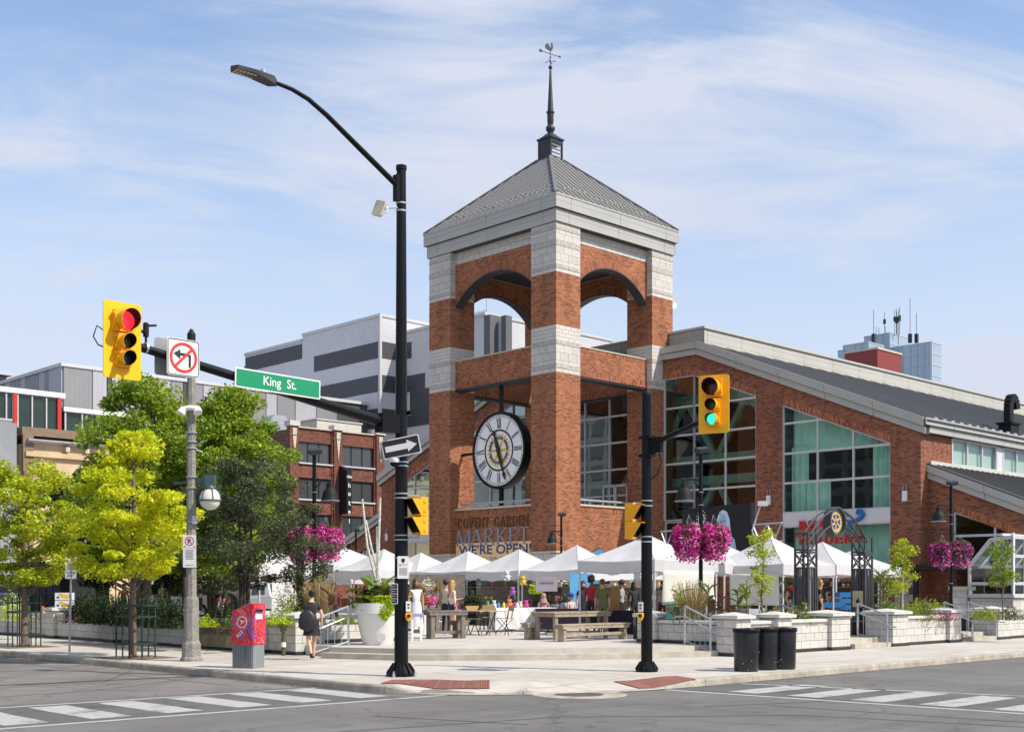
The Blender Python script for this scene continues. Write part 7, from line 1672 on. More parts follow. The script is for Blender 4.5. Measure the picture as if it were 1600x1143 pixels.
# ---------------------------------------------------------------- lamp posts and hanging baskets
BASK = []
def lamp_post(label, px, t_, zt, side, zb=3.62, baskets=(), zbase=PZ, flood=True):
    p = at(px, t_); t = T('lamp_post', label, 'street lamp', (p.x, p.y, zbase), 0, 'black bell lamp posts of the plaza')
    h = zt-zbase; MB().lathe([(.16,0),(.16,.5),(.10,.6),(.09,.7),(.06,1.0),(.055,h)], 14).build('post', M['blackpole'], t, smooth=True)
    zbk = h-.75; MB().tube([(0,0,zbk),(side*.35,0,zbk+.02),(side*.46,0,zbk)], .03, 8).tube([(0,0,zbk-.25),(side*.2,0,zbk-.04)], .018, 6).build('bracket', M['blackpole'], t)
    MB().lathe([(.02,.10),(.05,.07),(.055,.0),(.105,-.03),(.115,-.14),(.12,-.17),(.165,-.21),(.205,-.28),(.23,-.38),(.24,-.46),(.27,-.52),(.25,-.515)], 24, (side*.46,0,zbk-.06)).build('lamp_shade', M['blackmatt'], t, smooth=True)
    MB().lathe([(.268,-.52),(.273,-.525),(.265,-.54),(.25,-.535)], 20, (side*.46,0,zbk-.06), cap=False).build('shade_rim', M['trim'], t, smooth=True)
    if flood: o = MB().box(-.17,-.14,.02,.17,.12,.15).build('floodlight', M['darkmetal'], t, loc=(.03,0,h)); o.rotation_euler = (.3,-.15,.4)
    if baskets:
        zz = zb-zbase; MB().beam((-.55 if -1 in baskets else 0,0,zz),(.55 if 1 in baskets else 0,0,zz+.02),.025).build('basket_bar', M['blackpole'], t)
        for s in baskets: BASK.append((Vector((p.x+s*.34, p.y-.04, zb-.02)), px, s, t_))
    s2_ = MB()
    for z in (zbk-.35, zbk-.7, 1.6): s2_.lathe([(.065,z),(.068,z),(.068,z+.02),(.065,z+.02)], 14)
    s2_.build('steel_band', M['steel'], t)
lamp_post('black bell lamp post with two big pink baskets right of the shorter pole', 1095, 34.2, 5.45, -1, 3.75, (-1, 1)); lamp_post('black bell lamp post with twin baskets near the right edge', 1486, 45.5, 5.5, -1, 3.7, (-1, 1))
lamp_post('black bell lamp post left of the tall black pole, basket on the right', 491, 35.5, 5.55, 1, 3.75, (-1, 1)); lamp_post('small distant lamp post in front of the tower corner', 877, 60, 5.2, -1, 3.4, (-1,)); lamp_post('small distant lamp post behind the birch poles', 556, 72, 5.0, -1, 3.4, ())
# ---------------------------------------------------------------- gateway
def pillar(label, px, t_, h=3.05, zb=PZ):
    p = at(px, t_); t = T('gateway_pillar', label, 'pillar', (p.x, p.y, zb), AU, 'lattice pillars of the gateway'); k = .22; m = M['gate'] if 'gate' in M else M.setdefault('gate', mat('gate_grey_paint', (.05,.055,.062), .5, var=.2, scale=6, stain=.2))
    for x in (-1,1):
        for y in (-1,1): MB().box(x*k-.025,y*k-.025,0,x*k+.025,y*k+.025,h).build('corner_post', m, t)
    r_ = MB()
    for z in (.0,.40,h-1.05,h-.60,h-.53,h-.05):
        for s_ in (-1,1): r_.box(-k+.026,s_*k-.02,z,k-.026,s_*k+.02,z+.05).box(s_*k-.02,-k+.026,z+.001,s_*k+.02,k-.026,z+.051)
    r_.build('rail', m, t); b = MB()
    for z0, z1 in ((.05,.40),(h-1.0,h-.6)):
        for s_ in (-1,1):
            b.beam((-k,s_*k,z0),(k,s_*k,z1),.03).beam((k,s_*k+.002,z0),(-k,s_*k+.002,z1),.028).beam((s_*k,-k,z0),(s_*k,k,z1),.03).beam((s_*k+.002,k,z0),(s_*k+.002,-k,z1),.028)
    b.build('brace', m, t)
    for i in range(4):
        a = -k+.07+i*(2*k-.14)/3
        for s_ in (-1,1): MB().box(a-.022,s_*k-.012,.45,a+.022,s_*k+.012,h-1.05).build('slat', m, t); MB().box(s_*k-.012,a-.022,.45,s_*k+.012,a+.022,h-1.05).build('slat', m, t)
    return t
pl1 = pillar('left lattice pillar of the gateway behind the planter wall', 1259, 35.9); pl2 = pillar('right lattice pillar of the gateway with the tan plaque', 1347, 38.5)
pq2 = T('pillar_plaque', 'tan plaque with a dark leaf on the right gateway pillar', 'plaque', Vector(pl2.location)+Vector((-.18*UD.x-.25*VD.x-.02, -.18*UD.y-.25*VD.y, 1.12)), RU_ if False else AU-math.pi/2)
pq2.location = Vector(pl2.location)+Vector((-UD.x*.26, -UD.y*.26, 1.1)); panel(MB(), .36, .5, .01, 0, .012).build('plate', mat('plaque_tan', (.55,.46,.26), .5), pq2); MB().lathe([(.07,-.002),(.07,-.006)], 10, (0,0,-.08), ax='y').ext([(-.01,-.002,-.02),(.03,-.002,.05),(.05,-.002,.04),(.03,-.002,-.02)],(0,-.004,0)).build('leaf_print', M['signblack'], pq2)
a_, c_ = Vector(pl1.location), Vector(pl2.location); mid = (a_+c_)/2; Lh = (c_-a_).length/2
AR = T('gateway_arch', 'grey arch tubes and round gear emblem joining the two pillars', 'arch', (mid.x, mid.y, 0), AU)
for dy in (-.12, .12):
    for (r0, z0, zt2, xs0) in ((Lh-.1, 3.12, 4.05, .0), (Lh-.1, 2.62, 3.62, .0)):
        pts = [(-r0+2*r0*i/28, dy, z0+(zt2-z0)*(1-(1-i/14)**2)) for i in range(29)]
        l_ = [p for p in pts if p[0] < -.28]; r__ = [p for p in pts if p[0] > .28]
        MB().tube(l_, .03, 8).build('arch_tube', M['gate'], AR, smooth=True); MB().tube(r__, .03, 8).build('arch_tube', M['gate'], AR, smooth=True)
zr_ = zat(815, (a_.y+c_.y)/2)
MB().lathe([(.40,-.13),(.46,-.13),(.46,.13),(.40,.13),(.40,-.13)], 40, (0,0,zr_), ax='y', cap=False).build('ring', M['gate'], AR, smooth=True)
gg = MB(); n = 24
for i in range(n): a = i*2*math.pi/n; gg.beam((.26*math.cos(a),-.02,zr_+.26*math.sin(a)),(.36*math.cos(a),-.02,zr_+.36*math.sin(a)),.045,.03,up=(0,1,0))
annulus(gg, .24, .31, -.0, 0, zr_, 32, .04)
for i in range(6): a = i*math.pi/3+math.pi/2; gg.beam((0,-.02,zr_),(.26*math.cos(a),-.02,zr_+.26*math.sin(a)),.055,.03,up=(0,1,0))
gg.build('gear', mat('pale_gold', (.50,.40,.20), .5), AR); MB().lathe([(.235,-.0),(.235,.02),(.0,.02)], 24, (0,0,zr_), ax='y').build('blue_disc', mat('emblem_blue', (.02,.12,.4), .5), AR); MB().lathe([(.055,-.05),(.055,.0)], 12, (0,0,zr_), ax='y').build('hub', M['signred'], AR)
# ---------------------------------------------------------------- conservatory at the right
gp = at(1583, 46); gu, gv = UV(gp.x, gp.y); GH = T('glass_house', 'white framed glass conservatory at the right edge', 'conservatory', P(0, 0), AU)
def gq(px, py): s_ = site(px, py, 'u', gu); return (s_[1], s_[2])
poly = [gq(1583,930),gq(1515,930),gq(1515,884),gq(1548,843),gq(1583,838)]
M['ghframe'] = M['white']
window(GH, 'v', gu, poly, [gq(1548,900)[0]], [gq(1583,911)[1]], M['glass_clear'], fr=.06)
zr1 = poly[4][1]; zc1 = poly[2][1]; window(GH, 'u', gv, [(gu,poly[0][1]),(gu+5,poly[0][1]),(gu+5,zr1),(gu,zr1)], [gu+1,gu+2,gu+3,gu+4], [gq(1583,911)[1], gq(1583,868)[1]], M['glass_clear'], fr=.07)
vL, vM = poly[1][0], poly[3][0]
for k in range(5): MB().add([(gu+k,vL,zc1),(gu+k+1,vL,zc1),(gu+k+1,vM,poly[3][1]),(gu+k,vM,poly[3][1])], [(0,1,2,3)]).build('roof_pane', M['glass_clear'], GH, fix=False); MB().beam((gu+k,vL,zc1),(gu+k,vM,poly[3][1]),.07).build('rafter', M['white'], GH)
for k in range(4): MB().add([(gu+k,vM,poly[3][1]),(gu+k+1,vM,poly[3][1]),(gu+k+1,gv,zr1),(gu+k,gv,zr1)], [(0,1,2,3)]).build('roof_pane', M['glass_clear'], GH, fix=False)
MB().beam((gu,(gv+vM)/2,zr1+.1),(gu+5,(gv+vM)/2,zr1+.1),.08).beam((gu-.02,gv,poly[0][1]),(gu-.02,gv,zr1+.15),.09).build('ridge', M['white'], GH)
zb0 = poly[0][1]; MB().box(gu+.02,gv+.02,PZ,gu+5,vL-.02,zb0-.08).build('base_core', M['mortar'], GH); MB().box(gu-.08,gv-.08,zb0-.08,gu+5,vL+.08,zb0).build('sill', M['coping'], GH)
blocks(GH, '-u', gv, vL, gu+.02, PZ+.02, zb0-.1, .62, .3, dep=.04); blocks(GH, '-v', gu, gu+3, gv+.02, PZ+.02, zb0-.1, .62, .3, dep=.04)
gx = T('stone_pier', 'tall stone pier left of the conservatory', 'pier', P(gu-.2, vL+.05, PZ), AU); MB().box(.02,.02,0,.6,.6,1.35).build('core', M['mortar'], gx); blocks(gx, '-u', 0, .6, .02, 0, 1.35, .4, .27, dep=.04); blocks(gx, '-v', 0, .6, .02, 0, 1.35, .4, .27, dep=.04); MB().box(-.07,-.07,1.35,.67,.67,1.5).build('cap', M['limegrey'], gx)
# black event screen with a portrait on the hall front
e0, e1 = at(1066, 56), at(1173, 51.5); dE = (e1-e0); ang = math.atan2(dE.y, dE.x); LE = dE.length
ES = T('event_screen', 'black event screen with a pale blue portrait in front of the tall hall window', 'screen', (e0.x, e0.y, 0), ang)
MB().box(0,0,2.3,LE,.25,5.28).build('panel', M['blackmatt'], ES); MB().box(LE-.9,-.012,2.3,LE-.12,-.001,3.25).build('red_strip', mat('dim_red_print', (.25,.03,.03), .6), ES)
M['prt'] = mat('pale_blue_print', (.34,.44,.66), .6, var=.15, scale=5); M['prt2'] = mat('paler_blue_print', (.55,.62,.78), .6, var=.1, scale=5)
def px_e(px, py): r = (px-800)/FOC; f = (e0.x-r*e0.y)/(r*dE.y-dE.x); return f*LE, zat(py, e0.y+dE.y*f)
def epoly(pts): return [(px_e(x, y)[0], -.004, px_e(x, y)[1]) for x, y in pts]
hr = [(1121,840),(1120,812),(1124,800),(1130,796),(1136,799),(1140,810),(1142,832),(1144,850),(1152,866),(1118,866)]
MB().ext(epoly(hr), (0,-.006,0)).build('portrait_hair', M['prt2'], ES)
MB().ext([(x, y-.007, z) for x, y, z in epoly([(1125,826),(1124,812),(1127,804),(1132,803),(1135,808),(1135,820),(1132,829),(1128,830)])], (0,-.006,0)).build('portrait_face', M['prt'], ES)
MB().ext([(x, y-.001, z) for x, y, z in epoly([(1110,872),(1114,846),(1122,834),(1138,832),(1148,842),(1153,872)])], (0,-.004,0)).build('portrait_dress', M['prt'], ES)
b = MB()
for (x, y, w) in ((1127.5,814,1.6),(1132.5,813,1.6),(1130.5,823,2.6)): q = epoly([(x-w,y-.7),(x+w,y-.7),(x+w,y+.7),(x-w,y+.7)]); b.ext([(a,-.02,c) for a, _, c in q], (0,-.004,0))
b.build('portrait_feature', mat('portrait_ink', (.05,.06,.12), .6), ES)
b = MB(); cx_, cz_ = px_e(1096, 810); annulus(b, .20, .26, -.004, cx_, cz_, 24)
for k in range(16): a = k*math.pi/8; b.box(cx_+.36*math.cos(a)-.025,-.008,cz_+.36*math.sin(a)-.025,cx_+.36*math.cos(a)+.025,-.004,cz_+.36*math.sin(a)+.025)
b.build('round_logo', M['signwhite'], ES, kind='stuff')
tr = MB()
for s_, L0 in ((-1, -1.9), (1, LE)):
    for z in (3.6, 4.35): tr.beam((L0,.1,z),(L0+1.9,.1,z),.07)
    for k in range(4): tr.beam((L0+.47*k,.1,3.6 if k % 2 else 4.35),(L0+.47*(k+1),.1,4.35 if k % 2 else 3.6),.04)
tr.build('truss_arm', M['steel'], ES); tr = MB().box(-.1,.05,PZ,.1,.3,2.3).box(LE-.1,.05,PZ,LE+.1,.3,2.3); tr.build('leg', M['blackmatt'], ES, kind='stuff')
fl_ = T('stage_lamp', 'small lamp on a white stand right of the event screen', 'lamp', (e1.x+.25, e1.y-.3, 0), 0); MB().tube([(0,0,PZ),(.35,0,2.4),(-.25,0,4.1),(.1,-.1,5.2)], .035, 8).build('stand', M['trim'], fl_); MB().box(-.05,-.3,5.1,.35,-.05,5.3).build('head', M['trim'], fl_)
# ---------------------------------------------------------------- white planter pot
pp_ = on(590, 1006.5, PZ); PT = T('planter_pot', 'large white tapered planter pot on the plaza edge', 'planter', (pp_.x, pp_.y, PZ), 0)
MB().lathe([(.37,0),(.38,.02),(.56,.80),(.60,.80),(.62,1.06),(.56,1.06),(.54,.98)], 40).build('pot', mat('white_plastic', (.68,.68,.66), .45, var=.03), PT, smooth=True); MB().lathe([(.54,.97),(.01,.99)], 24).build('soil', M['soil'], PT); MB().lathe([(.115,-.01),(.115,.012),(.0,.012)], 20, (.13,-.428,.2), ax='y').build('vent_disc', M['trim'], PT)
bp = MB(); 
M['birch'] = mat('birch_bark', (.62,.60,.52), .8, var=.5, scale=16, var2=(.75,.73,.66), bump=.4)
for (x0, x1, y1, r) in ((598,566,779,.032),(585,594,777,.035),(604,572,812,.028),(591,589,822,.03)):
    t_ = pp_.y; q0 = at(x0, t_); q1 = at(x1, t_+.05); o = MB().tube([(q0.x-pp_.x,.0,.9),((q0.x*.6+q1.x*.4)-pp_.x+.02,.03,1.7),((q0.x*.25+q1.x*.75)-pp_.x,.02,2.5),(q1.x-pp_.x,.05,zat(y1,t_)-PZ)], [r*1.15,r,r*.95,r*.8], 8).build('birch_pole', M['birch'], PT, smooth=True)
# ---------------------------------------------------------------- left side: gate, cone, boxes, cars
gt = T('dark_gate', 'black shed gate with crossed bracing behind the leftmost tree', 'gate', at(26, 47, PZ), .05)
MB().box(0,.1,0,1.7,1.2,2.45).build('shed', M['blackmatt'], gt); b = MB(); b.beam((.8,.05,.45),(1.42,.05,.45),.05).beam((.8,.05,1.25),(1.42,.05,1.25),.05).beam((.8,.05,.45),(1.42,.05,1.25),.04).beam((1.42,.06,.45),(.8,.06,1.25),.04).beam((.8,.05,.1),(.8,.05,1.9),.05).beam((1.42,.05,.1),(1.42,.05,1.9),.05); b.build('brace', M['gate'], gt)
for k in range(6): MB().box(.03+k*.27,.07,.05,.26+k*.27,.1,2.4).build('board', mat('gate_board', (.03,.033,.035), .6) if k == 0 else bpy.data.materials['gate_board'], gt)
co_ = T('traffic_cone', 'orange traffic cone behind the left wall', 'cone', at(67, 42.5, .62), 0); MB().lathe([(.115,.03),(.03,.46),(.02,.46)], 16).build('cone', mat('cone_orange', (.8,.10,.01), .5), co_, smooth=True); MB().box(-.16,-.16,0,.16,.16,.03).build('base', bpy.data.materials['cone_orange'], co_); MB().lathe([(.098,.12),(.076,.2)], 16, cap=False).build('stripe', M['signwhite'], co_)
pbx = P(-29.2, pv[0], 1.02)
for k in range(2):
    t = T('banana_box', ['lower','upper'][k]+' white fruit carton with yellow banana print on the left pier', 'box', (pbx.x+.30, pbx.y+.22, 1.02+.27*k), .02)
    MB().box(-.26,-.2,0,.26,.2,.25).build('carton', M['signwhite'], t); MB().ext([(-.14,-.202,.22),(-.02,-.202,.10),(.10,-.202,.05),(.20,-.202,.06),(.19,-.202,.16),(.06,-.202,.19),(-.08,-.202,.23)], (0,-.003,0)).build('banana_print', mat('banana_yellow', (.75,.45,.02), .6) if k == 0 else bpy.data.materials['banana_yellow'], t)
    MB().box(-.2,-.204,.06,-.11,-.201,.13).box(.21,-.204,.08,.25,-.201,.2).build('blue_print', M['cb'], t)
def car(label, p, rz, col, L=4.6, W=1.85, H=1.75, kind='suv', cat='car'):
    t = T('parked_'+('pickup' if kind == 'pickup' else 'car'), label, cat, p, rz, 'vehicles parked beyond the park')
    k = L/2; zb, zw = .32, .95
    if kind == 'suv': prof = [(-k,.4),(-k+.02,.95),(-k+.12,1.05),(-k+.32,H-.08),(-k+.6,H),(k-1.9,H),(k-1.15,1.08),(k-.15,.95),(k,.75),(k,.4)]
    else: prof = [(-k,.5),(-k+.02,1.15),(-k+1.9,1.17),(-k+2.0,H-.05),(-k+2.2,H),(k-2.2,H),(k-1.5,1.15),(k-.1,1.05),(k,.8),(k,.5)]
    b = MB(); n = len(prof); L1 = []
    for s in (-1, 1):
        for x, z in prof: L1.append((x, s*(W/2-(.16*(z-1.0)/(H-1.0) if z > 1.0 else 0)), z))
    b.add(L1, [tuple(range(n))[::-1], tuple(range(n, 2*n))]+[(i,(i+1)%n,(i+1)%n+n,i+n) for i in range(n)]); m_ = mat('paint_'+label.split()[0], col, .25, var=.02, coat=.6); b.build('body', m_, t, bevel=.04)
    g = M['hg']
    x0, x1 = (-k+.42, k-1.75) if kind == 'suv' else (-k+2.15, k-2.1)
    for s in (-1, 1):
        for i in range(3 if kind == 'suv' else 2):
            n_ = 3 if kind == 'suv' else 2; a, c = x0+(x1-x0)*i/n_+.04, x0+(x1-x0)*(i+1)/n_-.04
            MB().add([(a,s*(W/2-.02),1.1),(c,s*(W/2-.02),1.1),(c-.03,s*(W/2-.125),H-.14),(a+.05,s*(W/2-.125),H-.14)], [(0,1,2,3)]).build('window', g, t, fix=False)
    xr = -k+.1 if kind == 'suv' else -k+1.92; MB().add([(xr,-W/2+.15,1.12),(xr,W/2-.15,1.12),(xr+.18,W/2-.25,H-.1),(xr+.18,-W/2+.25,H-.1)], [(0,1,2,3)]).build('rear_window', g, t, fix=False)
    for s in (-1, 1):
        MB().box(-k-.02,s*(W/2-.16)-.09,.78,-k+.1,s*(W/2-.16)+.09,1.08).build('tail_light', M['red'], t)
        for x in (-k+.85, k-.95): w = MB().lathe([(.0,-.11),(.20,-.11),(.34,-.10),(.35,0),(.34,.1),(.2,.11),(.0,.11)], 20, (x,s*(W/2-.1),.35), ax='y'); o = w.build('wheel', M['blackmatt'], t, smooth=True); MB().lathe([(.0,-.12),(.2,-.12),(.2,.12),(.0,.12)], 14, (x,s*(W/2-.1),.35), ax='y').build('rim', M['steel'], o)
    return t
car('white estate car behind the concrete pole', at(292, 60, PZ), R(160), (.7,.7,.7)); car('silver hatchback behind the dark small tree', at(375, 63, PZ), R(165), (.5,.53,.56))
car('grey pickup truck at the left edge', at(-12, 55, PZ), R(170), (.16,.17,.19), L=5.6, W=2.0, H=1.92, kind='pickup', cat='truck')

random.seed(70)
for (px, t_, w, h, lab) in ((655,48,3.2,1.9,'dark shelving with goods behind the left tents'),(745,47.5,2.2,1.8,'dark stall backdrop behind the fern'),(800,48.5,2.6,1.7,'dark shelving behind the hanging toys'),(880,47,2.6,1.6,'low dark shelving behind the seated people'),(955,47,3.4,1.75,'dark stall backdrop behind the queue'),(1165,48,3.0,1.8,'dark stall backdrop behind the saplings'),(1262,50,2.6,1.7,'dark shelving behind the left gateway pillar')):
    d = T('stall_shelving', lab, 'shelving', at(px, t_, PZ), .1, 'stall shelving under the tents'); MB().box(0,.3,0,w,.36,h).build('back', M['wood_d'] if t_ % 2 else M['darkmetal'], d)
    for k in range(3): MB().box(0,0,.45+k*.5,w,.299,.48+k*.5).build('shelf', M['wood_d'], d)
    for k in range(int(w*9)):
        z = .48+(k % 3)*.5; x = random.uniform(.06,w-.1); q = MB()
        if k % 2: q.ball((x,.12,z+.07),.07,8,sc=(1,1,1.1))
        else: q.lathe([(.05,0),(.06,.12),(.03,.17),(.03,.2)], 8, (x,.13,z))
        q.build('ware', random.choice(gm+[M['wood'],M['white']]), d, smooth=True)
for (px, t_, z, c, lab) in ((779,40.8,1.04,5,'small blue jar on the white cloth table'),(787,40.9,1.04,1,'small amber jar on the white cloth table'),(804,41,1.04,0,'small pink jar on the white cloth table'),(808,40.9,1.04,3,'small pearl jar on the white cloth table')):
    tag(MB().lathe([(.05,0),(.06,.05),(.055,.13),(.03,.16),(.03,.2),(.04,.2)], 12).build('jar', gm[c], loc=at(px, t_, z), smooth=True), lab, 'jar', 'small goods on the stall')
# ---------------------------------------------------------------- people
SKIN = {'light': (.62,.36,.26), 'tan': (.45,.24,.15), 'brown': (.22,.11,.07), 'dark': (.10,.05,.035)}
HAIR = {'black': (.012,.01,.01), 'brown': (.07,.035,.018), 'blond': (.42,.27,.10), 'auburn': (.20,.06,.02), 'grey': (.3,.3,.3)}
def pm(n, c, r=.75): return M[n] if n in M else M.setdefault(n, mat(n, c, r, var=.12, scale=9))
BASE = dict(pelvis=(0,0,.94), belly=(0,-.01,1.08), chest=(0,0,1.27), nb=(0,.015,1.41), neck=(0,.005,1.475), hl=(0,-.02,1.545), hm=(0,-.005,1.61), ht=(0,.01,1.665),
  sl=(-.165,.01,1.375), el=(-.215,.04,1.11), wl=(-.215,-.04,.875), pal=(-.21,-.07,.80), sr=(.165,.01,1.375), er=(.215,.04,1.11), wr=(.215,-.04,.875), par=(.21,-.07,.80),
  hpl=(-.09,0,.88), kl=(-.10,-.02,.49), al=(-.10,.02,.09), tl=(-.11,-.14,.035), hpr=(.09,0,.88), kr=(.10,-.02,.49), ar=(.10,.02,.09), tr=(.11,-.14,.035))
RAD = dict(pelvis=(.155,.115), belly=(.130,.10), chest=(.145,.105), nb=(.075,.065), neck=(.048,.05), hl=(.066,.075), hm=(.078,.092), ht=(.062,.078), sl=.058, el=.040, wl=.027, pal=(.035,.02), sr=.058, er=.040, wr=.027, par=(.035,.02),
  hpl=.092, kl=.057, al=.036, tl=(.038,.028), hpr=.092, kr=.057, ar=.036, tr=(.038,.028))
BONES = [('pelvis','belly','top'),('belly','chest','top'),('chest','nb','top'),('nb','neck','skin'),('neck','hl','skin'),('hl','hm','skin'),('hm','ht','skin'),('chest','sl','top'),('sl','el','sleeve'),('el','wl','fore'),('wl','pal','skin'),
  ('chest','sr','top'),('sr','er','sleeve'),('er','wr','fore'),('wr','par','skin'),('pelvis','hpl','bot'),('hpl','kl','bot'),('kl','al','shin'),('al','tl','shoe'),('pelvis','hpr','bot'),('hpr','kr','bot'),('kr','ar','shin'),('ar','tr','shoe')]
SIT = dict(pelvis=(0,0,.55), belly=(0,-.01,.69), chest=(0,-.02,.88), nb=(0,0,1.02), neck=(0,-.01,1.085), hl=(0,-.035,1.155), hm=(0,-.02,1.22), ht=(0,-.005,1.275), sl=(-.165,0,.985), el=(-.21,-.04,.74), wl=(-.13,-.27,.76), pal=(-.10,-.34,.77), sr=(.165,0,.985), er=(.21,-.04,.74), wr=(.13,-.27,.76), par=(.10,-.34,.77),
  hpl=(-.09,-.04,.52), kl=(-.12,-.44,.50), al=(-.12,-.42,.10), tl=(-.12,-.56,.04), hpr=(.09,-.04,.52), kr=(.12,-.44,.50), ar=(.12,-.42,.10), tr=(.12,-.56,.04))
def person(label, p, rz, H=1.68, skin='light', top=('shirt_white', (.7,.7,.7)), bot=('navy_cloth', (.02,.025,.06)), hair=('brown','long'), pose=None, sleeve=.5, fore='skin', shin='bot', shoe=('shoe_dark',(.02,.02,.02)), skirt=None, fat=1.0, group=None, extra=None):
    J = dict(BASE); J.update(pose or {}); k = H/1.70
    t = T('person', label, 'person', p, rz, group); names = list(J); vs_ = [Vector(J[n])*k for n in names]; ed = [(names.index(a), names.index(b)) for a, b, _ in BONES]
    rad = {n: (v if isinstance(v, tuple) else (v, v)) for n, v in RAD.items()}; rs = []
    for n in names: a, b = rad[n]; f = fat if n in ('pelvis','belly','chest','hpl','hpr','kl','kr','sl','sr') else 1; rs.append((a*k*f, b*k*f))
    kinds = [x[2] for x in BONES]
    for s, w_, pa in ((-1,'wl','pal'),(1,'wr','par')):        # fingers and thumb
        P0, P1 = Vector(J[w_]), Vector(J[pa]); d = (P1-P0).normalized(); side = Vector((0,1,0)) if abs(d.y) < .8 else Vector((1,0,0)); side = (side-d*side.dot(d)).normalized(); nrm = d.cross(side)
        for i, L in enumerate((.062,.075,.07,.055)):
            a = P1+side*(.024-.016*i)+d*.015; m1 = a+d*L*.6-nrm*.006*s; e = m1+d*L*.45-nrm*.016*s
            for q in (a, m1, e): vs_.append(q*k); rs.append((.0085*k,.0085*k))
            j = len(vs_)-3; ed += [(names.index(pa), j),(j, j+1),(j+1, j+2)]; kinds += ['skin']*3
        a = P0+d*.03+side*.03; e = a+d*.045+side*.015
        for q in (a, e): vs_.append(q*k); rs.append((.010*k,.010*k))
        j = len(vs_)-2; ed += [(names.index(w_), j),(j, j+1)]; kinds += ['skin']*2
    me = bpy.data.meshes.new('body'); me.from_pydata([v[:] for v in vs_], ed, []); o = bpy.data.objects.new('body', me); COL.objects.link(o)
    m = o.modifiers.new('skin', 'SKIN'); m.branch_smoothing = .6; sv = me.skin_vertices[0].data
    for i, r_ in enumerate(rs): sv[i].radius = r_
    sv[names.index('pelvis')].use_root = True
    s2 = o.modifiers.new('sub', 'SUBSURF'); s2.levels = 1; s2.render_levels = 1
    dg = bpy.context.evaluated_depsgraph_get(); dg.update(); nm = bpy.data.meshes.new_from_object(o.evaluated_get(dg)); bpy.data.objects.remove(o); bpy.data.meshes.remove(me)
    sk = pm('skin_'+skin, SKIN[skin], .55); tp = pm(*top); bt = pm(*bot); sh = pm(*shoe)
    nm.materials.clear()
    for x in (sk, tp, bt, sh): nm.materials.append(x)
    A = np.array([vs_[e[0]][:] for e in ed]); B = np.array([vs_[e[1]][:] for e in ed]); D = B-A; DD = (D*D).sum(1)+1e-9
    for f in nm.polygons:
        c = np.array(f.center[:]); tt = np.clip(((c-A)*D).sum(1)/DD, 0, 1); dist = ((c-(A+D*tt[:,None]))**2).sum(1); i = int(dist.argmin()); kd = kinds[i]; u_ = tt[i]
        mi = 0
        if kd == 'top': mi = 1 if not (i < 2 and i == 0 and u_ < .25) else 2
        elif kd == 'sleeve': mi = 1 if u_ < sleeve else 0
        elif kd == 'fore': mi = 1 if fore == 'top' else 0
        elif kd == 'bot': mi = 2 if (shin != 'short' or u_ < .45 or i in (15,19)) else 0
        elif kd == 'shin': mi = 2 if shin == 'bot' else 0
        elif kd == 'shoe': mi = 3
        f.material_index = mi; f.use_smooth = True
    b = bpy.data.objects.new('body', nm); COL.objects.link(b); b.parent = t; nm.name = 'body'
    hc = Vector(J['hm'])*k; hm_ = pm('hair_'+hair[0], HAIR[hair[0]], .5); hb = MB()
    if hair[1] != 'scarf':
        hb.ball(hc+Vector((0,.022,.022))*k, .098*k, 14, sc=(.92,.98,1.0))
        if hair[1] == 'long': hb.lathe([(.085*k,-.0),(.105*k,-.10*k),(.10*k,-.22*k),(.07*k,-.34*k),(.01,-.38*k)], 12, hc+Vector((0,.045*k,.02*k)))
        if hair[1] == 'bun': hb.ball(hc+Vector((0,.09,.07))*k, .05*k, 10)
        if hair[1] == 'pony': hb.tube([hc+Vector((0,.09,.04))*k, hc+Vector((0,.15,0))*k, hc+Vector((0,.15,-.14))*k], [.03*k,.032*k,.012*k], 8)
        if hair[1] == 'curly':
            for q in range(16): a = q*2.4; hb.ball(hc+Vector((.075*math.cos(a),.02+.06*math.sin(a),-.03+.011*q))*k, .048*k, 6)
        hb.build('hair', hm_, t, smooth=True)
    else: hb.ball(hc+Vector((0,.012,.0))*k, .108*k, 14, sc=(.9,1,1.12)).lathe([(.09*k,0),(.13*k,-.12*k),(.15*k,-.2*k)], 14, hc+Vector((0,.01,-.04))*k); hb.build('headscarf', tp, t, smooth=True)
    fc = MB(); y = hc.y-.088*k
    for x in (-.03,.03): fc.ball((hc.x+x*k, y, hc.z-.005*k), .009*k, 6)
    fc.build('eye', M['signblack'], t); MB().ball((hc.x, y-.008*k, hc.z-.035*k), .014*k, 8, sc=(.8,1.1,1.3)).build('nose', sk, t, smooth=True); MB().ball((hc.x, y+.006*k, hc.z-.066*k), .018*k, 8, sc=(1.1,.5,.35)).build('mouth', pm('lip', (.4,.12,.10)), t, smooth=True)
    if skirt:
        z0, z1, w0, w1, mk = skirt; pz = Vector(J['pelvis'])*k; n = 24; sb = MB(); L = []
        for j in range(5):
            f = j/4; z = z0*k+(z1-z0)*k*f; w = (w0+(w1-w0)*f)*k
            for i in range(n): a = 2*math.pi*i/n; rr = w*(1+.05*f*math.sin(i*1.9)); L.append((pz.x+rr*math.cos(a), pz.y+rr*.78*math.sin(a), z))
        sb.add(L, [(j*n+i, j*n+(i+1) % n, (j+1)*n+(i+1) % n, (j+1)*n+i) for j in range(4) for i in range(n)]); sb.build('skirt', pm(*mk), t, fix=False, smooth=True)
    return t
BLK = ('black_cloth', (.012,.012,.014)); NAVY = ('navy_cloth', (.015,.02,.05)); WHT = ('white_cloth', (.70,.70,.70))
wk = on(487, 1030); 
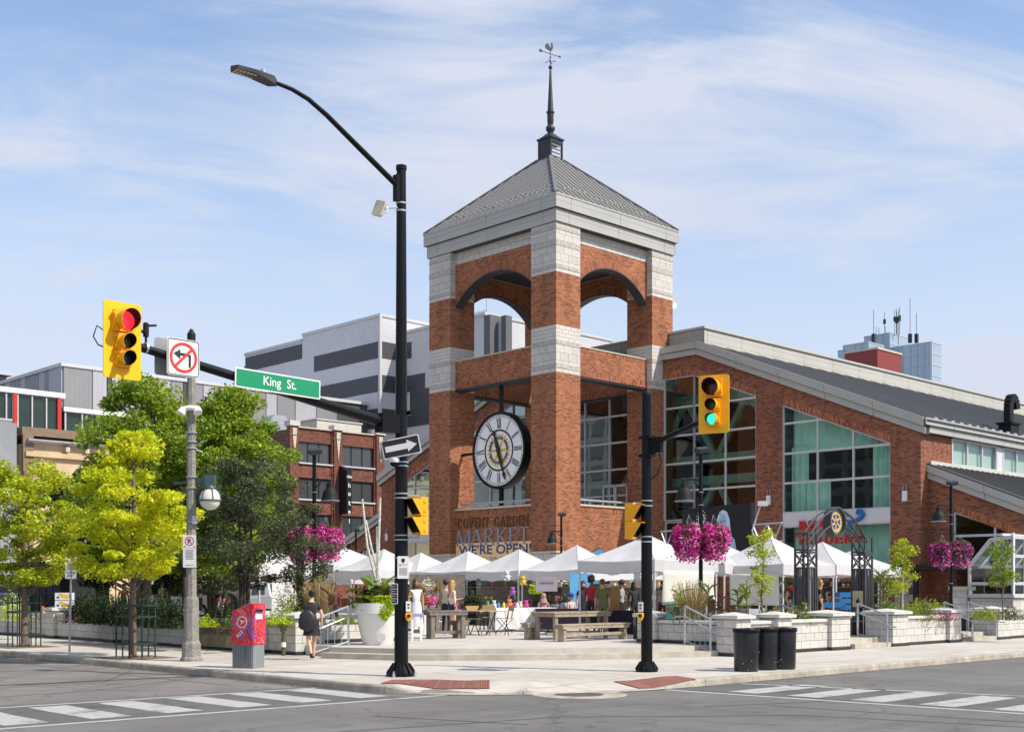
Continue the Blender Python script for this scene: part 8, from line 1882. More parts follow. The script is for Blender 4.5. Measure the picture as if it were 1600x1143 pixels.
stride = dict(kl=(-.085,-.10,.50), al=(-.07,-.12,.09), tl=(-.08,-.27,.04), kr=(.085,.04,.47), ar=(.06,.26,.17), tr=(.06,.19,.05), el=(-.24,.05,1.12), wl=(-.25,-.02,.88), pal=(-.25,-.05,.80), er=(.22,-.05,1.12), wr=(.14,-.26,1.16), par=(.11,-.32,1.19))
ww = person('woman in a black top and short black skirt walking away with a black tote bag', (wk.x, wk.y, 0), math.pi+.35, 1.63, 'light', BLK, BLK, ('black','bun'), stride, sleeve=.55, shin='short', skirt=(1.0,.60,.175,.215,BLK), fat=1.08)
bg_ = T('tote_bag', 'slouchy black tote bag on the shoulder of the walking woman', 'bag', (wk.x-.07, wk.y-.20, .70), .1)
b = MB(); L = []; n = 20
for j, (z, w, d) in enumerate(((0,.15,.045),(.05,.20,.07),(.2,.21,.075),(.34,.17,.06),(.43,.10,.035),(.48,.03,.015))):
    for i in range(n): a = 2*math.pi*i/n; r_ = 1+.06*math.sin(i*2.3+j); L.append((w*r_*math.cos(a), d*r_*math.sin(a), z))
L = [(x*(1+.12*mnoise.noise(Vector((x*9, y*9, z*9)))), y*(1+.3*mnoise.noise(Vector((x*8, z*8, 2)))), z+.05*abs(x)/.2*(z/.48)-.03*math.cos(x*20)*(1-z/.48)) for x, y, z in L]; b.add(L, [(j*n+i, j*n+(i+1) % n, (j+1)*n+(i+1) % n, (j+1)*n+i) for j in range(5) for i in range(n)]+[tuple(range(n))[::-1]]); b.build('sack', pm('bag_black', (.012,.012,.016), .45), bg_, smooth=True)
MB().tube([(-.02,0,.45),(-.05,.03,.58),(-.08,.10,.66),(-.08,.2,.68)], .018, 6).build('strap', M['bag_black'], bg_, smooth=True)
def at_p(px, t_, z=PZ): return at(px, t_, z)
person('young woman in a long white sundress with long brown hair', at_p(650,36.2), .4, 1.70, 'tan', WHT, WHT, ('brown','long'), sleeve=.05, skirt=(1.02,.25,.15,.24,WHT), shin='skin')
person('dark haired woman in a cream top and navy trousers facing the flowers', at_p(697,37.6), 2.6, 1.68, 'tan', ('cream_cloth',(.6,.56,.42)), NAVY, ('black','bun'), sleeve=.1)
person('blond woman in a white sleeveless top and dark shorts beside the flowers', at_p(707,37), 2.0, 1.66, 'light', WHT, ('short_navy',(.02,.02,.05)), ('blond','long'), sleeve=.05, shin='short', pose=dict(er=(.23,-.06,1.1), wr=(.2,-.28,1.12), par=(.2,-.35,1.14)))
person('woman in a dark navy dress and sunglasses facing the camera', at_p(911,41), .15, 1.66, 'light', NAVY, NAVY, ('black','long'), sleeve=.5, skirt=(1.0,.5,.16,.25,NAVY), shin='skin')
person('person in a red t-shirt with big black curly hair seen from behind', at_p(924,38.6), 2.7, 1.78, 'brown', ('red_cloth',(.42,.012,.03)), BLK, ('black','curly'), sleeve=.8, fat=1.1)
person('auburn haired woman in an olive jumpsuit seen from behind', at_p(941,37.8), math.pi+.1, 1.70, 'light', ('olive_cloth',(.14,.16,.06)), ('olive_cloth',(.14,.16,.06)), ('auburn','bun'), sleeve=.9, fat=1.18)
person('person in a grey shirt and dark flat cap looking at the stall', at_p(971,40), -1.9, 1.70, 'brown', ('grey_cloth',(.32,.32,.36)), BLK, ('black','short'), sleeve=.7, fore='top', pose=dict(wr=(.15,-.28,1.12), par=(.12,-.35,1.13), wl=(-.15,-.28,1.12), pal=(-.12,-.35,1.13)))
person('woman with long black hair in black clothes left of the shorter pole', at_p(991,40.5), .5, 1.64, 'brown', BLK, BLK, ('black','long'), fore='top', sleeve=1)
person('dark haired woman behind the front tent leg', at_p(1035,42), -.4, 1.66, 'tan', ('dust_cloth',(.28,.2,.18)), BLK, ('black','long'), sleeve=1, fore='top')
person('seated woman in a dusty pink headscarf and coat', at_p(849,42), .3, 1.62, 'tan', ('rose_cloth',(.36,.22,.21)), ('rose_cloth',(.36,.22,.21)), ('black','scarf'), SIT, sleeve=1, fore='top')
person('seated child in grey behind the stall table', at_p(868,42.5), .1, 1.5, 'brown', ('slate_cloth',(.14,.15,.17)), NAVY, ('brown','long'), SIT, sleeve=1)
person('seated person with black hair and grey shirt leaning over the stall', at_p(881,41.6), -1.2, 1.6, 'tan', ('grey_cloth',(.32,.32,.36)), BLK, ('black','long'), SIT, sleeve=.5)
person('seated person with a blue cap at the stall', at_p(892,42.4), .8, 1.62, 'light', ('ivory_cloth',(.5,.46,.4)), NAVY, ('black','short'), SIT, sleeve=.5)
cp_ = at_p(892,42.4); tag(MB().ball((0,0,0), .115, 14, sc=(1,1,.7)).box(-.08,-.22,-.03,.08,-.08,-.01).build('blue_cap', pm('cap_blue',(.02,.10,.42)), loc=(cp_.x, cp_.y+.0, PZ+1.22), rz=.8, smooth=True), 'bright blue cap on the seated person', 'cap')
cp_ = at_p(971,40); tag(MB().ball((0,0,0), .115, 14, sc=(1,1.1,.6)).build('flat_cap', pm('cap_dark',(.03,.03,.035)), loc=(cp_.x, cp_.y, PZ+1.64), smooth=True), 'dark flat cap on the person in the grey shirt', 'cap')
person('cyclist in a navy vest with red bandana and dark helmet', at_p(1235,41.5), .8, 1.66, 'light', NAVY, ('shorts_blue',(.03,.08,.25)), ('black','short'), sleeve=.05, shin='short')
cp_ = at_p(1235,41.5); tag(MB().ball((0,0,0), .13, 14, sc=(1,1.15,.7)).build('cycle_helmet', pm('helmet_plum',(.06,.02,.03),.4), loc=(cp_.x, cp_.y, PZ+1.60), smooth=True), 'dark cycle helmet on the cyclist', 'helmet'); tag(MB().lathe([(.07,0),(.10,.05),(.08,.1),(.07,.11)], 14, cap=False).build('bandana', pm('bandana_red',(.6,.03,.02)), loc=(cp_.x, cp_.y, PZ+1.36)), 'red bandana round the neck of the cyclist', 'bandana')
person('blond woman with a ponytail and dark top behind the gateway', at_p(1282,41), 1.4, 1.70, 'light', BLK, BLK, ('blond','pony'), sleeve=.6)
person('man in a dark cap and shirt among the blue crates', at_p(1300,44.5), .5, 1.80, 'tan', BLK, BLK, ('black','short'), sleeve=.5)
person('person in a white shirt bending at the right stall', at_p(1216,41.8), -.8, 1.5, 'brown', WHT, NAVY, ('brown','short'), sleeve=.6)
person('man in a tan shirt behind the dark hedge at left', at_p(252,49), 1.5, 1.72, 'dark', ('tan_cloth',(.40,.30,.22)), BLK, ('black','short'), sleeve=.6)
person('person in black behind the concrete pole', at_p(313,46), -1.4, 1.68, 'tan', BLK, BLK, ('black','short'), sleeve=.5, pose=dict(wr=(.2,-.25,1.12), par=(.18,-.32,1.15)))
person('person in an orange top half hidden by the tree trunks', at_p(193,52), .4, 1.6, 'tan', ('orange_cloth',(.6,.09,.04)), BLK, ('black','short'), sleeve=.6)
bend = dict(belly=(0,-.12,1.02), chest=(0,-.30,1.08), nb=(0,-.43,1.08), neck=(0,-.49,1.05), hl=(0,-.55,1.0), hm=(0,-.60,.96), ht=(0,-.64,.92), sl=(-.17,-.38,1.08), el=(-.2,-.42,.85), wl=(-.18,-.5,.65), pal=(-.17,-.53,.58), sr=(.17,-.38,1.08), er=(.2,-.42,.85), wr=(.18,-.5,.65), par=(.17,-.53,.58))
person('man in a dark green shirt bending over behind the letter box', at_p(372,38.5,PZ+.15), -1.2, 1.85, 'tan', ('bottle_cloth',(.035,.05,.045)), BLK, ('black','short'), bend, sleeve=.9, fat=1.25)
person('person with dark hair and a maroon top behind the grass plume', at_p(521,38,PZ), .2, 1.62, 'brown', ('maroon_cloth',(.12,.02,.025)), BLK, ('black','long'), sleeve=1, fore='top')
person('person in a pale striped top behind the white flowers', at_p(461,42,PZ), 1.1, 1.55, 'tan', ('pale_stripe_cloth',(.5,.42,.44)), NAVY, ('brown','short'), sleeve=.6)
# ---------------------------------------------------------------- vegetation
rng = np.random.default_rng(7)
LM = dict(
 yellow=leaf_mat('yellow_leaf', (.25,.335,.012), (.57,.635,.02), (.84,.78,.05), .40), lime=leaf_mat('lime_leaf', (0.155,0.240,0.015), (0.340,0.430,0.022), (0.720,0.690,0.030), .35),
 green=leaf_mat('green_leaf', (0.075,0.135,0.018), (0.21,0.32,0.026), (0.44,0.52,0.05), .35), dark=leaf_mat('dark_leaf', (.014,.032,.012), (.028,.055,.016), (.06,.085,.03), .25),
 olive=leaf_mat('olive_leaf', (0.031,0.050,0.022), (0.069,0.094,0.037), (0.163,0.175,0.088), .25), pink=leaf_mat('magenta_petal', (.40,.0,.14), (.76,.015,.38), (.90,.66,.85), .3), foliage=leaf_mat('basket_leaf', (.03,.07,.02), (.06,.12,.02), (.12,.18,.04), .3),
 violet=leaf_mat('violet_petal', (0.264,0.000,0.120), (0.456,0.012,0.264), (0.850,0.840,0.850), .3),
 brightlime=leaf_mat('bright_lime_leaf', (.30,.42,.01), (.42,.55,.015), (.55,.62,.03), .3), straw=leaf_mat('straw_blade', (.30,.17,.06), (.45,.28,.11), (.55,.38,.18), .3),
 canna=leaf_mat('canna_leaf', (.05,.10,.015), (.10,.18,.02), (.22,.26,.03), .4), bronze=leaf_mat('bronze_leaf', (.04,.015,.012), (.09,.03,.02), (.22,.08,.04), .3), white=leaf_mat('white_petal', (.45,.5,.35), (.65,.66,.58), (.75,.74,.70), .2),
 mixed=leaf_mat('mixed_flower_leaf', (.08,.12,.02), (.25,.28,.05), (.55,.35,.22), .3), yoke=leaf_mat('sunflower_petal', (.10,.12,.02), (.35,.22,.02), (.65,.38,.05), .3))
def leafcloud(name, C_, size, m, parent, up=.5, asp=.55, loc=None, kind=None, dirs=None, bend=.25):
    C_ = np.asarray(C_); n = len(C_)
    if n == 0: return
    nr = rng.normal(size=(n,3)); nr[:,2] = np.abs(nr[:,2])+up; nr /= np.linalg.norm(nr, axis=1)[:,None]
    a = rng.normal(size=(n,3)) if dirs is None else dirs+rng.normal(size=(n,3))*.15; a -= nr*(a*nr).sum(1)[:,None]; a /= np.linalg.norm(a, axis=1)[:,None]+1e-9; b = np.cross(nr, a)
    s = (size*rng.uniform(.65,1.3,n))[:,None]
    V = np.empty((n,4,3)); V[:,0] = C_-a*s*.5; V[:,1] = C_+b*s*asp*.5-nr*s*bend*.3; V[:,2] = C_+a*s*.5-nr*s*bend; V[:,3] = C_-b*s*asp*.5-nr*s*bend*.3
    me = bpy.data.meshes.new(name); me.vertices.add(n*4); me.vertices.foreach_set('co', V.reshape(-1)); me.loops.add(n*4); me.loops.foreach_set('vertex_index', np.arange(n*4))
    me.polygons.add(n); me.polygons.foreach_set('loop_start', np.arange(0,n*4,4)); me.polygons.foreach_set('loop_total', np.full(n,4)); me.update(calc_edges=True)
    at__ = me.attributes.new('rnd', 'FLOAT', 'FACE'); at__.data.foreach_set('value', np.clip(rng.random(n)*.7+.3*(np.sin(C_[:,0]*2.3)+np.sin(C_[:,1]*2.9+C_[:,2]*3.1)+2)/4-.0, 0, 1)); me.materials.append(m)
    o = bpy.data.objects.new(name, me); COL.objects.link(o)
    if parent is not None: o.parent = parent
    if loc is not None: o.location = loc
    if kind: o['kind'] = kind
    return o
def tree(label, px, t_, zb, ztr, zc0, zc1, rfun, nc, lpc, ls, m, bark='bark', cr=.35, flat=.6, trunk_r=.08, name='street_tree', seed=1, lean=0.0, stems=1, cx=0.0, group=None, up=.5, spread=1.0, asp=.55, shell=.55):
    global rng; rng = np.random.default_rng(seed); random.seed(seed); p = at(px, t_, zb)
    t = T(name, label, 'tree', p, 0, group)
    cs = []; tries = 0
    while len(cs) < nc and tries < nc*60:
        tries += 1; f = rng.random(); z = zc0+(zc1-zc0)*f; R_ = rfun(f)*(1+.22*math.sin(f*9+seed)*math.sin(seed*1.7+f*5)+(.22 if rng.random() < .14 else 0)); r = R_*(rng.random()**shell)*spread; a = rng.random()*2*math.pi
        c = np.array([cx*f+r*math.cos(a), r*math.sin(a), z-zb])
        if all(((c-q)**2).sum() > (cr*.62)**2 for q in cs): cs.append(c)
    L = []
    for c in cs:
        n = int(lpc*rng.uniform(.7,1.3)); q = rng.normal(size=(n,3)); q /= np.linalg.norm(q, axis=1)[:,None]; q *= (rng.random(n)**.45)[:,None]*cr*rng.uniform(.55,1.35); q[:,2] *= flat; L.append(c+q)
    leafcloud('crown', np.concatenate(L), ls, m, t, up=up, asp=asp)
    h = ztr-zb
    for s in range(stems):
        ox = (s-(stems-1)/2)*trunk_r*2.4; b = MB(); pts = [(ox*.6,0,0),(ox+.02*random.uniform(-1,1),.02,h*.33),(ox*1.4+lean*.4+.03,-.02,h*.66),(ox*1.8+lean,0,h)]
        b.tube(pts, [trunk_r*1.15,trunk_r,trunk_r*.75,trunk_r*.3], 10)
        b.tube([(ox*.6,0,-.02),(ox*.6,0,.12)], [trunk_r*1.7,trunk_r*1.1], 10); b.build('trunk', M[bark], t, smooth=True)
    lb = MB(); tk = [Vector((0,0,0)), Vector((lean,0,h))]
    for c in cs[::max(1, len(cs)//34)]:
        c = Vector(c); z0 = max(.25*h, min(h*.97, c.z-.35*math.hypot(c.x, c.y)-.3)); st = Vector((lean*z0/h, 0, z0)); mid = st.lerp(c, .55)+Vector((random.uniform(-.1,.1), random.uniform(-.1,.1), -.06))
        lb.tube([st, mid, c], [trunk_r*.34, trunk_r*.2, trunk_r*.06], 5, cap=False)
    lb.build('limb', M[bark], t, smooth=True, fix=False); return t
g_yel = lambda f: 1.45*(1-.72*f)*(.55+.45*math.sin(min(1, f*4+.35)*math.pi/2))
tree('yellow leaved young tree in a guard left of the concrete pole', 208, 29.9, 0, zat(690,29.9), 2.05, zat(672,29.9), lambda f: 1.62*math.sin(math.pi*(.20+.76*f))**.8*(1-.3*f), 74, 270, .115, LM['yellow'], cr=.38, flat=.5, trunk_r=.075, seed=3, asp=.5, up=.7, shell=.5)
tree('yellow green tree in a guard at the left edge', 38, 35.5, 0, zat(735,35.5), 1.9, zat(724,35.5), lambda f: 1.6*math.sin(math.pi*(.18+.76*f))**.7, 80, 270, .11, LM['lime'], cr=.40, flat=.55, trunk_r=.09, seed=5, up=.6, shell=.5)
tree('large green tree behind the yellow one', 222, 45, PZ, zat(640,45), 2.6, zat(598,45), lambda f: 2.35*math.sin(math.pi*(.16+.76*f))**.9, 120, 250, .17, LM['green'], bark='bark_d', cr=.62, flat=.7, trunk_r=.16, seed=11, stems=2, shell=.42)
tree('large green tree right of the concrete pole', 362, 46, PZ, zat(660,46), 2.4, zat(612,46), lambda f: 2.0*math.sin(math.pi*(.16+.78*f))**.85, 110, 250, .17, LM['green'], bark='bark_d', cr=.6, flat=.7, trunk_r=.15, seed=12, stems=2, shell=.42)
tree('green tree between the two large ones', 295, 50, PZ, zat(690,50), 2.4, zat(630,50), lambda f: 2.0*math.sin(math.pi*(.16+.72*f))**.8, 80, 300, .17, LM['green'], bark='bark_d', cr=.6, flat=.7, trunk_r=.14, seed=13, stems=2)
tree('low dark green tree behind the parking sign post', 160, 50, PZ, zat(780,50), 1.9, zat(730,50), lambda f: 1.9*math.sin(math.pi*(.2+.7*f)), 60, 260, .15, LM['dark'], bark='bark_d', cr=.55, trunk_r=.13, seed=14, stems=2)
tree('dark fine leaved tree with reddish trunk behind the letter box', 382, 35.6, .6, zat(745,35.6), 1.75, zat(722,35.6), lambda f: 1.8*math.sin(math.pi*(.22+.68*f))**.7, 95, 210, .085, LM['olive'], bark='bark_d', cr=.40, flat=.6, trunk_r=.05, seed=21, stems=3)
tree('dark fine leaved small tree left of the lamp post', 468, 33.6, .6, zat(800,33.6), 1.9, zat(786,33.6), lambda f: 1.05*math.sin(math.pi*(.25+.65*f)), 40, 130, .085, LM['olive'], bark='bark_d', cr=.34, flat=.6, trunk_r=.05, seed=22, stems=2)
for (px_, t__, lab) in ((258,54,'dark low tree behind the concrete pole'),(332,55,'dark low tree between the parked cars'),(110,53,'dark low tree behind the loading zone post')):
    tree(lab, px_, t__, PZ, zat(790,t__), 1.5, zat(745,t__), lambda f: 2.0*math.sin(math.pi*(.22+.68*f)), 60, 260, .15, LM['dark'], bark='bark_d', cr=.6, trunk_r=.12, seed=int(px_), stems=2)
sap = dict(bark='bark', cr=.20, flat=.8, trunk_r=.022, name='sapling', group='saplings in the planter')
tree('first sapling with pale stem right of the pink baskets', 1191, 32.6, .75, zat(838,31.5), 1.55, zat(828,31.5), lambda f: .48*(1-.65*f)+.04, 26, 75, .075, LM['lime'], seed=31, **sap)
tree('second sapling with yellowing leaves right of the gateway', 1409, 36.5, .75, zat(850,36.5), 1.55, zat(845,36.5), lambda f: .42*(1-.5*f)+.05, 26, 80, .075, LM['lime'], seed=32, **sap)
tree('third sapling in front of the conservatory', 1567, 38, .75, zat(848,38), 1.8, zat(842,38), lambda f: .40*(1-.45*f)+.04, 26, 80, .075, LM['green'], seed=33, **sap)
def bed(name_, u0, v0, u1, v1, z):
    b = MB().box(u0,v0,.3,u1,v1,z); o = b.build('planting_bed', M['soil'], loc=P(0,0), rz=AU); o['kind'] = 'structure'
bed('a', -28.72, -17.5, -26.6, 12, .66); bed('b', -21.2, -26.7, -17.4, -23.4, .68); bed('c', -16.9, -26.0, -16.3, -23.4, .68); bed('d', -13.2, -26.7, -10.6, -23.5, .68); bed('e', -6.9, -26.7, -1, -24.5, .68)
def shrub(label, px, t_, zb, w, h, m, n=500, ls=.06, name='shrub', cat='shrub', m2=None, n2=0, ls2=.05, group=None, d=None, up=.5, asp=.55):
    t = T(name, label, cat, at(px, t_, zb), 0, group); d = d or w
    def pts(n, sh=.35):
        q = rng.normal(size=(n,3)); q /= np.linalg.norm(q, axis=1)[:,None]; q *= (rng.random(n)**sh)[:,None]; q[:,2] = np.abs(q[:,2])*1.0; lump = 1+.18*np.sin(q[:,0]*9+px)+.15*np.sin(q[:,1]*7+q[:,2]*8)
        return q*np.stack([w/2*lump, d/2*lump, h*lump], 1)
    leafcloud('foliage', pts(n), ls, m, t, up=up, asp=asp)
    if m2 is not None: leafcloud('blossom', pts(n2, .12)*1.03, ls2, m2, t, up=.6, asp=.8)
    st = MB()
    for k in range(5): a = k*1.3; st.tube([(0,0,0),(w*.2*math.cos(a),d*.2*math.sin(a),h*.6)], .01, 4)
    st.build('stem', M['bark'], t, fix=False); return t
rng = np.random.default_rng(77)
# hedge behind the left wall: separate bushes
hl_ = [(128,'left of the row'),(150,'second from the left'),(172,'in the middle of the row'),(196,'fourth, beside the yellow tree'),(220,'behind the yellow trunk'),(244,'right of the yellow trunk'),(268,'left of the concrete pole')]
for i, (px, w_) in enumerate(hl_): shrub('dark green bush of the hedge above the left wall, '+w_, px, 38.5-i*.9, .62, 1.05, .80+.14*(i % 2), LM['dark'], 3400, .07, group='dark hedge bushes above the left wall')
shrub('leafy bush with bronze tips right of the leftmost trunk', 62-48, 42, .62, .8, .9, LM['brightlime'], 700, .07); shrub('white and lime flowers in a white tub by the leftmost tree', 30, 40.5, .62, .8, .75, LM['brightlime'], 700, .06, m2=LM['white'], n2=400)
shrub('low red flowers under the hedge', 140, 38, .66, 2.0, .22, LM['foliage'], 500, .05, m2=LM['pink'], n2=160)
shrub('low bright green bush right of the concrete pole', 322, 33.2, .66, .7, .28, LM['brightlime'], 500, .06); shrub('dark hedge bush right of the concrete pole', 345, 34, .66, 1.1, .55, LM['dark'], 1300, .07); shrub('dark hedge bush left of the letter box', 375, 33.4, .66, .9, .6, LM['dark'], 1200, .07)
shrub('yellow green bush left of the letter box', 362, 31.9, .70, .5, .25, LM['canna'], 350, .06)
shrub('white flowered bush left of the walking woman', 447, 33.2, .66, .7, 1.15, LM['green'], 800, .07, m2=LM['white'], n2=170, ls2=.07); shrub('tall white flowered bush behind the lamp post', 472, 33.6, .66, .65, 1.35, LM['green'], 700, .07, m2=LM['white'], n2=220, ls2=.07)
shrub('mid green round bush behind the walking woman', 447, 31.6, .68, 1.05, .55, LM['green'], 1300, .06)
for (px, t_, w, lab) in ((440,30.9,.75,'lime groundcover above the wall right of the letter box'),(540,31.9,.7,'lime groundcover behind the handrail')): shrub(lab, px, t_, .80, w, .2, LM['brightlime'], 500, .06)
low_wall(-28.1, -18.75, 2.6, 'u', 'low stone wall behind the large white planter', zb=PZ); bed('f', -28.0, -18.4, -25.6, -16.6, .72)
pier(-28.75, -18.85, 'stone pier partly hidden by the walking woman', zb=0)
def grass(label, px, t_, zb, h, w, n=260):
    t = T('ornamental_grass', label, 'grass clump', at(px, t_, zb), 0, 'tan feather grass clumps'); b = MB(); pl = []; dr = []
    for k in range(n):
        a = random.uniform(0, 2*math.pi); r = w*.5*math.sqrt(random.random()); hh = h*random.uniform(.62,1.05)*(1-.3*r/w); x, y = r*math.cos(a), r*math.sin(a); tp_ = (x*1.35, y*1.35, hh); b.beam((x*.4,y*.4,0), tp_, .006)
        for j in range(4): f = .68+.32*j/3; pl.append((x*.4+(tp_[0]-x*.4)*f, y*.4+(tp_[1]-y*.4)*f, hh*f)); dr.append((x*.3, y*.3, 1))
    b.build('stalk', M['straw'] if 'straw' in M else M.setdefault('straw', mat('straw_green', (.36,.30,.12), .8, var=.3, scale=8)), t, kind='stuff', fix=False); leafcloud('plume', np.array(pl), .10, LM['straw'], t, up=0, asp=.16, dirs=np.array(dr, float))
random.seed(3); grass('tan feather grass left of the planter pot', 500, 33.3, .7, 1.35, .75); grass('tan feather grass behind the right handrail', 1080, 32.0, .7, 1.25, .8)
def bigleaf(b, base, d, L, w, droop=.3, n=7):
    d = Vector(d).normalized(); s = d.cross(Vector((0,0,1)));
    if s.length < .1: s = Vector((1,0,0))
    s.normalize(); pts = []
    for i in range(n+1):
        f = i/n; c = Vector(base)+d*L*f-Vector((0,0,1))*droop*L*f*f; ww = w*math.sin(math.pi*min(.98, .06+.92*f))**.8; pts += [c-s*ww/2+Vector((0,0,.02)), c-Vector((0,0,.012)), c+s*ww/2+Vector((0,0,.02))]
    b.add(pts, [(3*i, 3*i+1, 3*i+4, 3*i+3) for i in range(n)]+[(3*i+1, 3*i+2, 3*i+5, 3*i+4) for i in range(n)])
def canna(label, px, t_, zb, h, n, m, L=.45, w=.16, seed=1, parent=None, name='canna_plant', cat='plant'):
    random.seed(seed); t = parent or T(name, label, cat, at(px, t_, zb), 0, None); o = Vector((0,0,0))
    for k in range(n):
        b = MB(); a = k*2.4+random.uniform(-.3,.3); z = h*(.35+.6*k/n); bigleaf(b, (0,0,z), (math.cos(a), math.sin(a), random.uniform(.6,1.6)), L*random.uniform(.8,1.2), w, random.uniform(.15,.45)); b.build('leaf', m, t, fix=False, smooth=True)
    MB().tube([(0,0,0),(.02,0,h*.95)], [.018,.01], 6).build('stem', M['bark'], t, fix=False); return t
def lm2(name, c): return M[name] if name in M else M.setdefault(name, mat(name, c, .45, var=.25, scale=5))
cg1, cg2, cb1 = lm2('canna_green', (.09,.17,.02)), lm2('canna_lime', (.26,.32,.03)), lm2('canna_bronze', (.10,.045,.02))
canna('bronze canna leaves left of the planter pot', 518, 32.6, .7, .9, 5, cb1, .5, .2, 2); canna('bright canna behind the right handrail', 1062, 31.6, .75, .95, 6, cg2, .42, .15, 3); canna('green canna right of the feather grass', 1106, 31.8, .75, 1.1, 7, cg1, .45, .15, 4)
canna('canna with orange tips behind the corner pier', 1152, 31.9, .72, 1.0, 9, cg1, .4, .13, 5); canna('second canna beside it, bronze leaves', 1124, 31.7, .72, .7, 6, cb1, .35, .12, 6); canna('tall green canna right of the bronze one', 1166, 32.2, .72, 1.25, 7, cg2, .35, .13, 7); canna('young canna in the wall planter left of the handrail', 1052, 31.2, .80, .42, 6, cb1, .3, .09, 8)
for (px, t_, w, h, mm, m2, lab) in ((1128,31.6,1.1,.4,'olive','mixed','hydrangea bush behind the corner pier'),(1150,31.2,.35,.32,'white','white','white cascading flowers between two piers'),(1205,32.3,.9,.45,'olive','mixed','pinkish hydrangea bush behind the black bins'),(1222,32.4,.5,.35,'brightlime','white','lime bush behind the right black bin'),(1250,33.2,.9,.55,'canna','mixed','leafy bush in front of the left gateway pillar'),(1385,38.2,.9,.65,'canna','mixed','leafy bush right of the gateway'),(1446,37.4,.8,.6,'canna','mixed','yellow green bush left of the right lamp post'),(1470,38,.9,.28,'olive','pink','red flowered plants under the right lamp post'),(1420,37.2,.7,.25,'olive','mixed','low mixed flowers by the second sapling'),(1540,38.6,.9,.35,'green','mixed','low green plants before the conservatory'),(1578,38.6,.8,.4,'olive','mixed','low plants under the third sapling')):
    shrub(lab, px, t_, .70, w, h, LM[mm], int(900*w), .06, m2=LM[m2], n2=int(240*w), ls2=.06)
for (px, t_, w, h, lab) in ((1418,50,1.6,.9,'dark shrub under the hall wall, left one'),(1450,51,1.6,.9,'dark shrub under the hall wall, middle one'),(1468,49,1.2,.8,'dark shrub under the hall wall, right one')): shrub(lab, px, t_, PZ, w, h, LM['green'], 1400, .09)
# palm-like plant
yk = T('yucca_plant', 'tall yucca with orange bloom right of the gateway', 'plant', at(1381, 40, PZ), 0); b = MB(); random.seed(8)
for k in range(26): a = k*2.4; bigleaf(b, (0,0,.7+.03*k), (math.cos(a),math.sin(a),random.uniform(.4,2)), .55, .05, .3, 5)
b.build('leaves', cg1, yk, fix=False, kind='stuff'); MB().tube([(0,0,0),(0,0,1.7)], [.06,.02], 8).build('stem', M['bark'], yk); leafcloud('bloom', rng.normal(size=(120,3))*np.array([.12,.12,.16])+np.array([0,0,1.75]), .07, LM['mixed'], yk)
yk2 = T('yucca_plant', 'second spiky plant behind the right gateway pillar', 'plant', at(1376, 42, PZ), 0); b = MB()
for k in range(30): a = k*2.4; bigleaf(b, (0,0,1.5+.01*k), (math.cos(a),math.sin(a),random.uniform(.2,2)), .6, .05, .3, 5)
b.build('leaves', cg1, yk2, fix=False, kind='stuff'); MB().tube([(0,0,0),(0,0,1.6)], [.07,.05], 8).build('stem', M['bark'], yk2)
# planter pot planting
PTL = Vector((pp_.x, pp_.y, PZ+1.0)); random.seed(12)
pn = T('pot_planting', 'tropical leaves and lime trailing plant in the white pot', 'plant', PTL, 0)
for k in range(16):
    b = MB(); a = k*2.4; up_ = random.uniform(.5,1.9); bigleaf(b, (.12*math.cos(a),.12*math.sin(a),.1+.02*k), (math.cos(a),math.sin(a),up_), random.uniform(.6,.95), .24, random.uniform(.2,.5), 8); b.build('leaf', [cg1,cg2,cg1][k % 3], pn, fix=False, smooth=True)
q = rng.normal(size=(700,3))*np.array([.26,.2,.13])+np.array([-.05,0,.28]); leafcloud('bronze_foliage', q, .10, LM['bronze'], pn)
th = rng.random(1900); a_x = rng.normal(size=1900); q = np.stack([.24+.20*a_x, -.46-.14*rng.random(1900)+.2*np.abs(.24+.2*a_x)**2, .24-.62*th**1.3*np.exp(-a_x**2*.5)], 1); leafcloud('trailing_foliage', q, .075, LM['brightlime'], pn, up=.1)
q = np.stack([-.38+.12*rng.normal(size=450), -.25+.12*rng.normal(size=450), .12+.13*rng.normal(size=450)], 1); leafcloud('side_foliage', q, .08, LM['canna'], pn); q = np.stack([.0+.12*rng.normal(size=120), -.40+.06*rng.normal(size=120), .18+.08*rng.normal(size=120)], 1); leafcloud('silver_foliage', q, .07, LM['white'], pn)
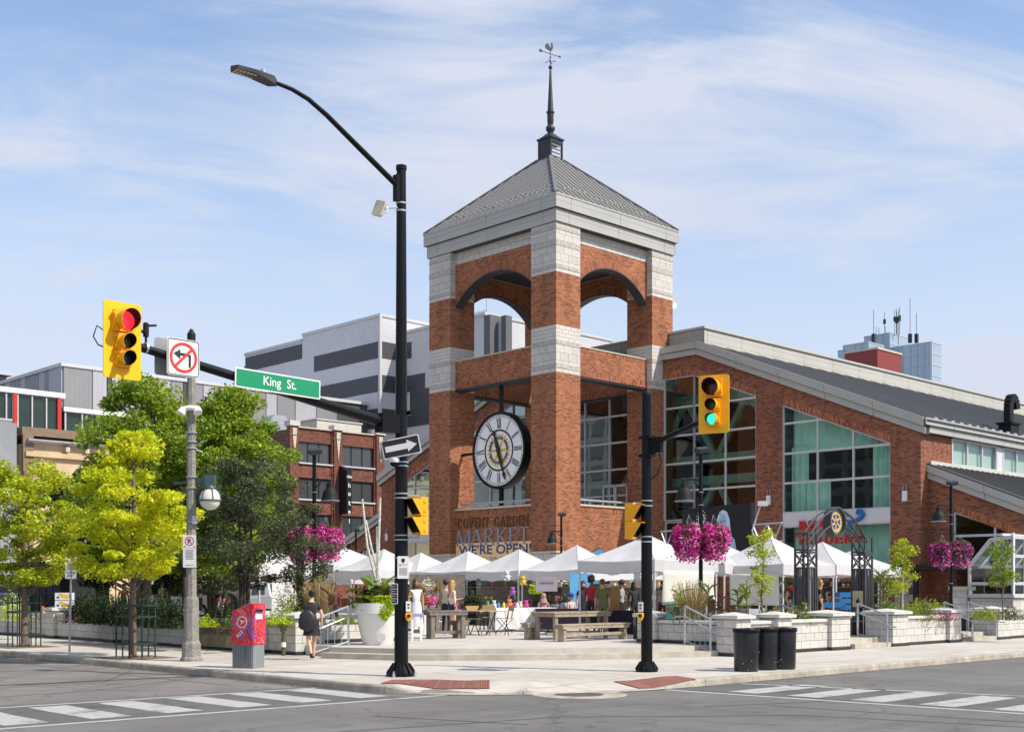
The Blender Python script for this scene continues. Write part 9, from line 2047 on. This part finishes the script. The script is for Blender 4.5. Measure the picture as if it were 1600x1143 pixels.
# hanging baskets
names = {(1095,-1):'left one of the two big magenta baskets beside the shorter pole',(1095,1):'right one of the two big magenta baskets beside the shorter pole',(1486,-1):'left magenta and white basket on the right lamp post',(1486,1):'right magenta and white basket on the right lamp post',(491,-1):'magenta basket half hidden by the dark tree',(491,1):'bright magenta basket left of the tall black pole',(877,-1):'small distant pink basket near the tower corner'}
for (p, px, s, t_) in BASK:
    rad = {1095:.50,1486:.45,491:.50,877:.42}[px]; t = T('hanging_basket', names[(px, s)], 'flower basket', (p.x, p.y, p.z), 0, 'hanging baskets of petunias')
    cz = -.35-rad*.62; w = MB()
    for k in range(3): a = k*2.1; w.beam((0,0,0),(.16*math.cos(a),.16*math.sin(a),cz+rad*.6),.008)
    w.build('hanger', M['steel'], t); MB().lathe([(.02,-.2),(.15,-.13),(.2,0),(.2,.02)], 14, (0,0,cz)).build('basket', M['bark_d'], t)
    n = 2300; q = rng.normal(size=(n,3)); q /= np.linalg.norm(q, axis=1)[:,None]; lump = 1+.12*np.sin(q[:,0]*7+px+s*2)+.10*np.sin(q[:,1]*9+q[:,2]*6+s); q *= ((.86+.16*rng.random(n))*lump)[:,None]*rad; q[:,2] *= .86; q[:,2] += cz-.03; low = q[:,2] < cz-.1; q[low,0] *= .86; q[low,2] -= (rng.random(low.sum())**4)*.28
    leafcloud('flowers', q, .075, LM['pink'] if px != 1486 else LM['violet'], t, up=.2, asp=.95, bend=.1)
    n = 1300; q = rng.normal(size=(n,3)); q /= np.linalg.norm(q, axis=1)[:,None]; q *= ((.55+.5*rng.random(n)))[:,None]*rad; q[:,2] += cz; leafcloud('foliage', q, .085, LM['foliage'], t)
    n = 160; q = np.stack([rng.normal(size=n)*.2, rng.normal(size=n)*.2, cz-rad*.85-.16*rng.random(n)], 1); leafcloud('trailing_flowers', q, .055, LM['pink'], t, up=0, asp=.8, kind='stuff')
# flowers in the buckets of the flower stall
for k, (t, p) in enumerate(FB):
    q = rng.normal(size=(260,3))*np.array([.13,.13,.10])+np.array([0,0,.45]); leafcloud('bouquet', q, .07, LM[['mixed','yoke','white','yoke','pink'][k % 5]], t, up=.3, asp=.9, kind='stuff')
shrub('potted fern hanging in the middle stall', 738, 42, PZ+.75, .8, .55, LM['dark'], 900, .1); shrub('bright green plant behind the lilac stall sign', 836, 44, 1.5, .5, .4, LM['brightlime'], 300, .08)
shrub('low shrub mass behind the stall left of the gateway', 1233, 46, 1.2, 1.0, .9, LM['canna'], 800, .1)
# dry leaves along the gutter
b = []; random.seed(19)
for k in range(420):
    v = random.uniform(-27, -8); b.append((-33.66+random.uniform(-.25,.12)+(.16 if random.random() < .25 else 0), v, -.118 if True else 0))
b = np.array(b); b[:,2] = np.where(b[:,0] > -33.6, .008, -.118); o = leafcloud('gutter_leaves', b, .045, leaf_mat('dry_leaf', (.12,.06,.02), (.25,.15,.05), (.4,.3,.12), .1), None, up=3, bend=.05); o.location = P(0,0); o.rotation_euler = (0,0,AU); o['kind'] = 'stuff'
bpy.context.view_layer.update()
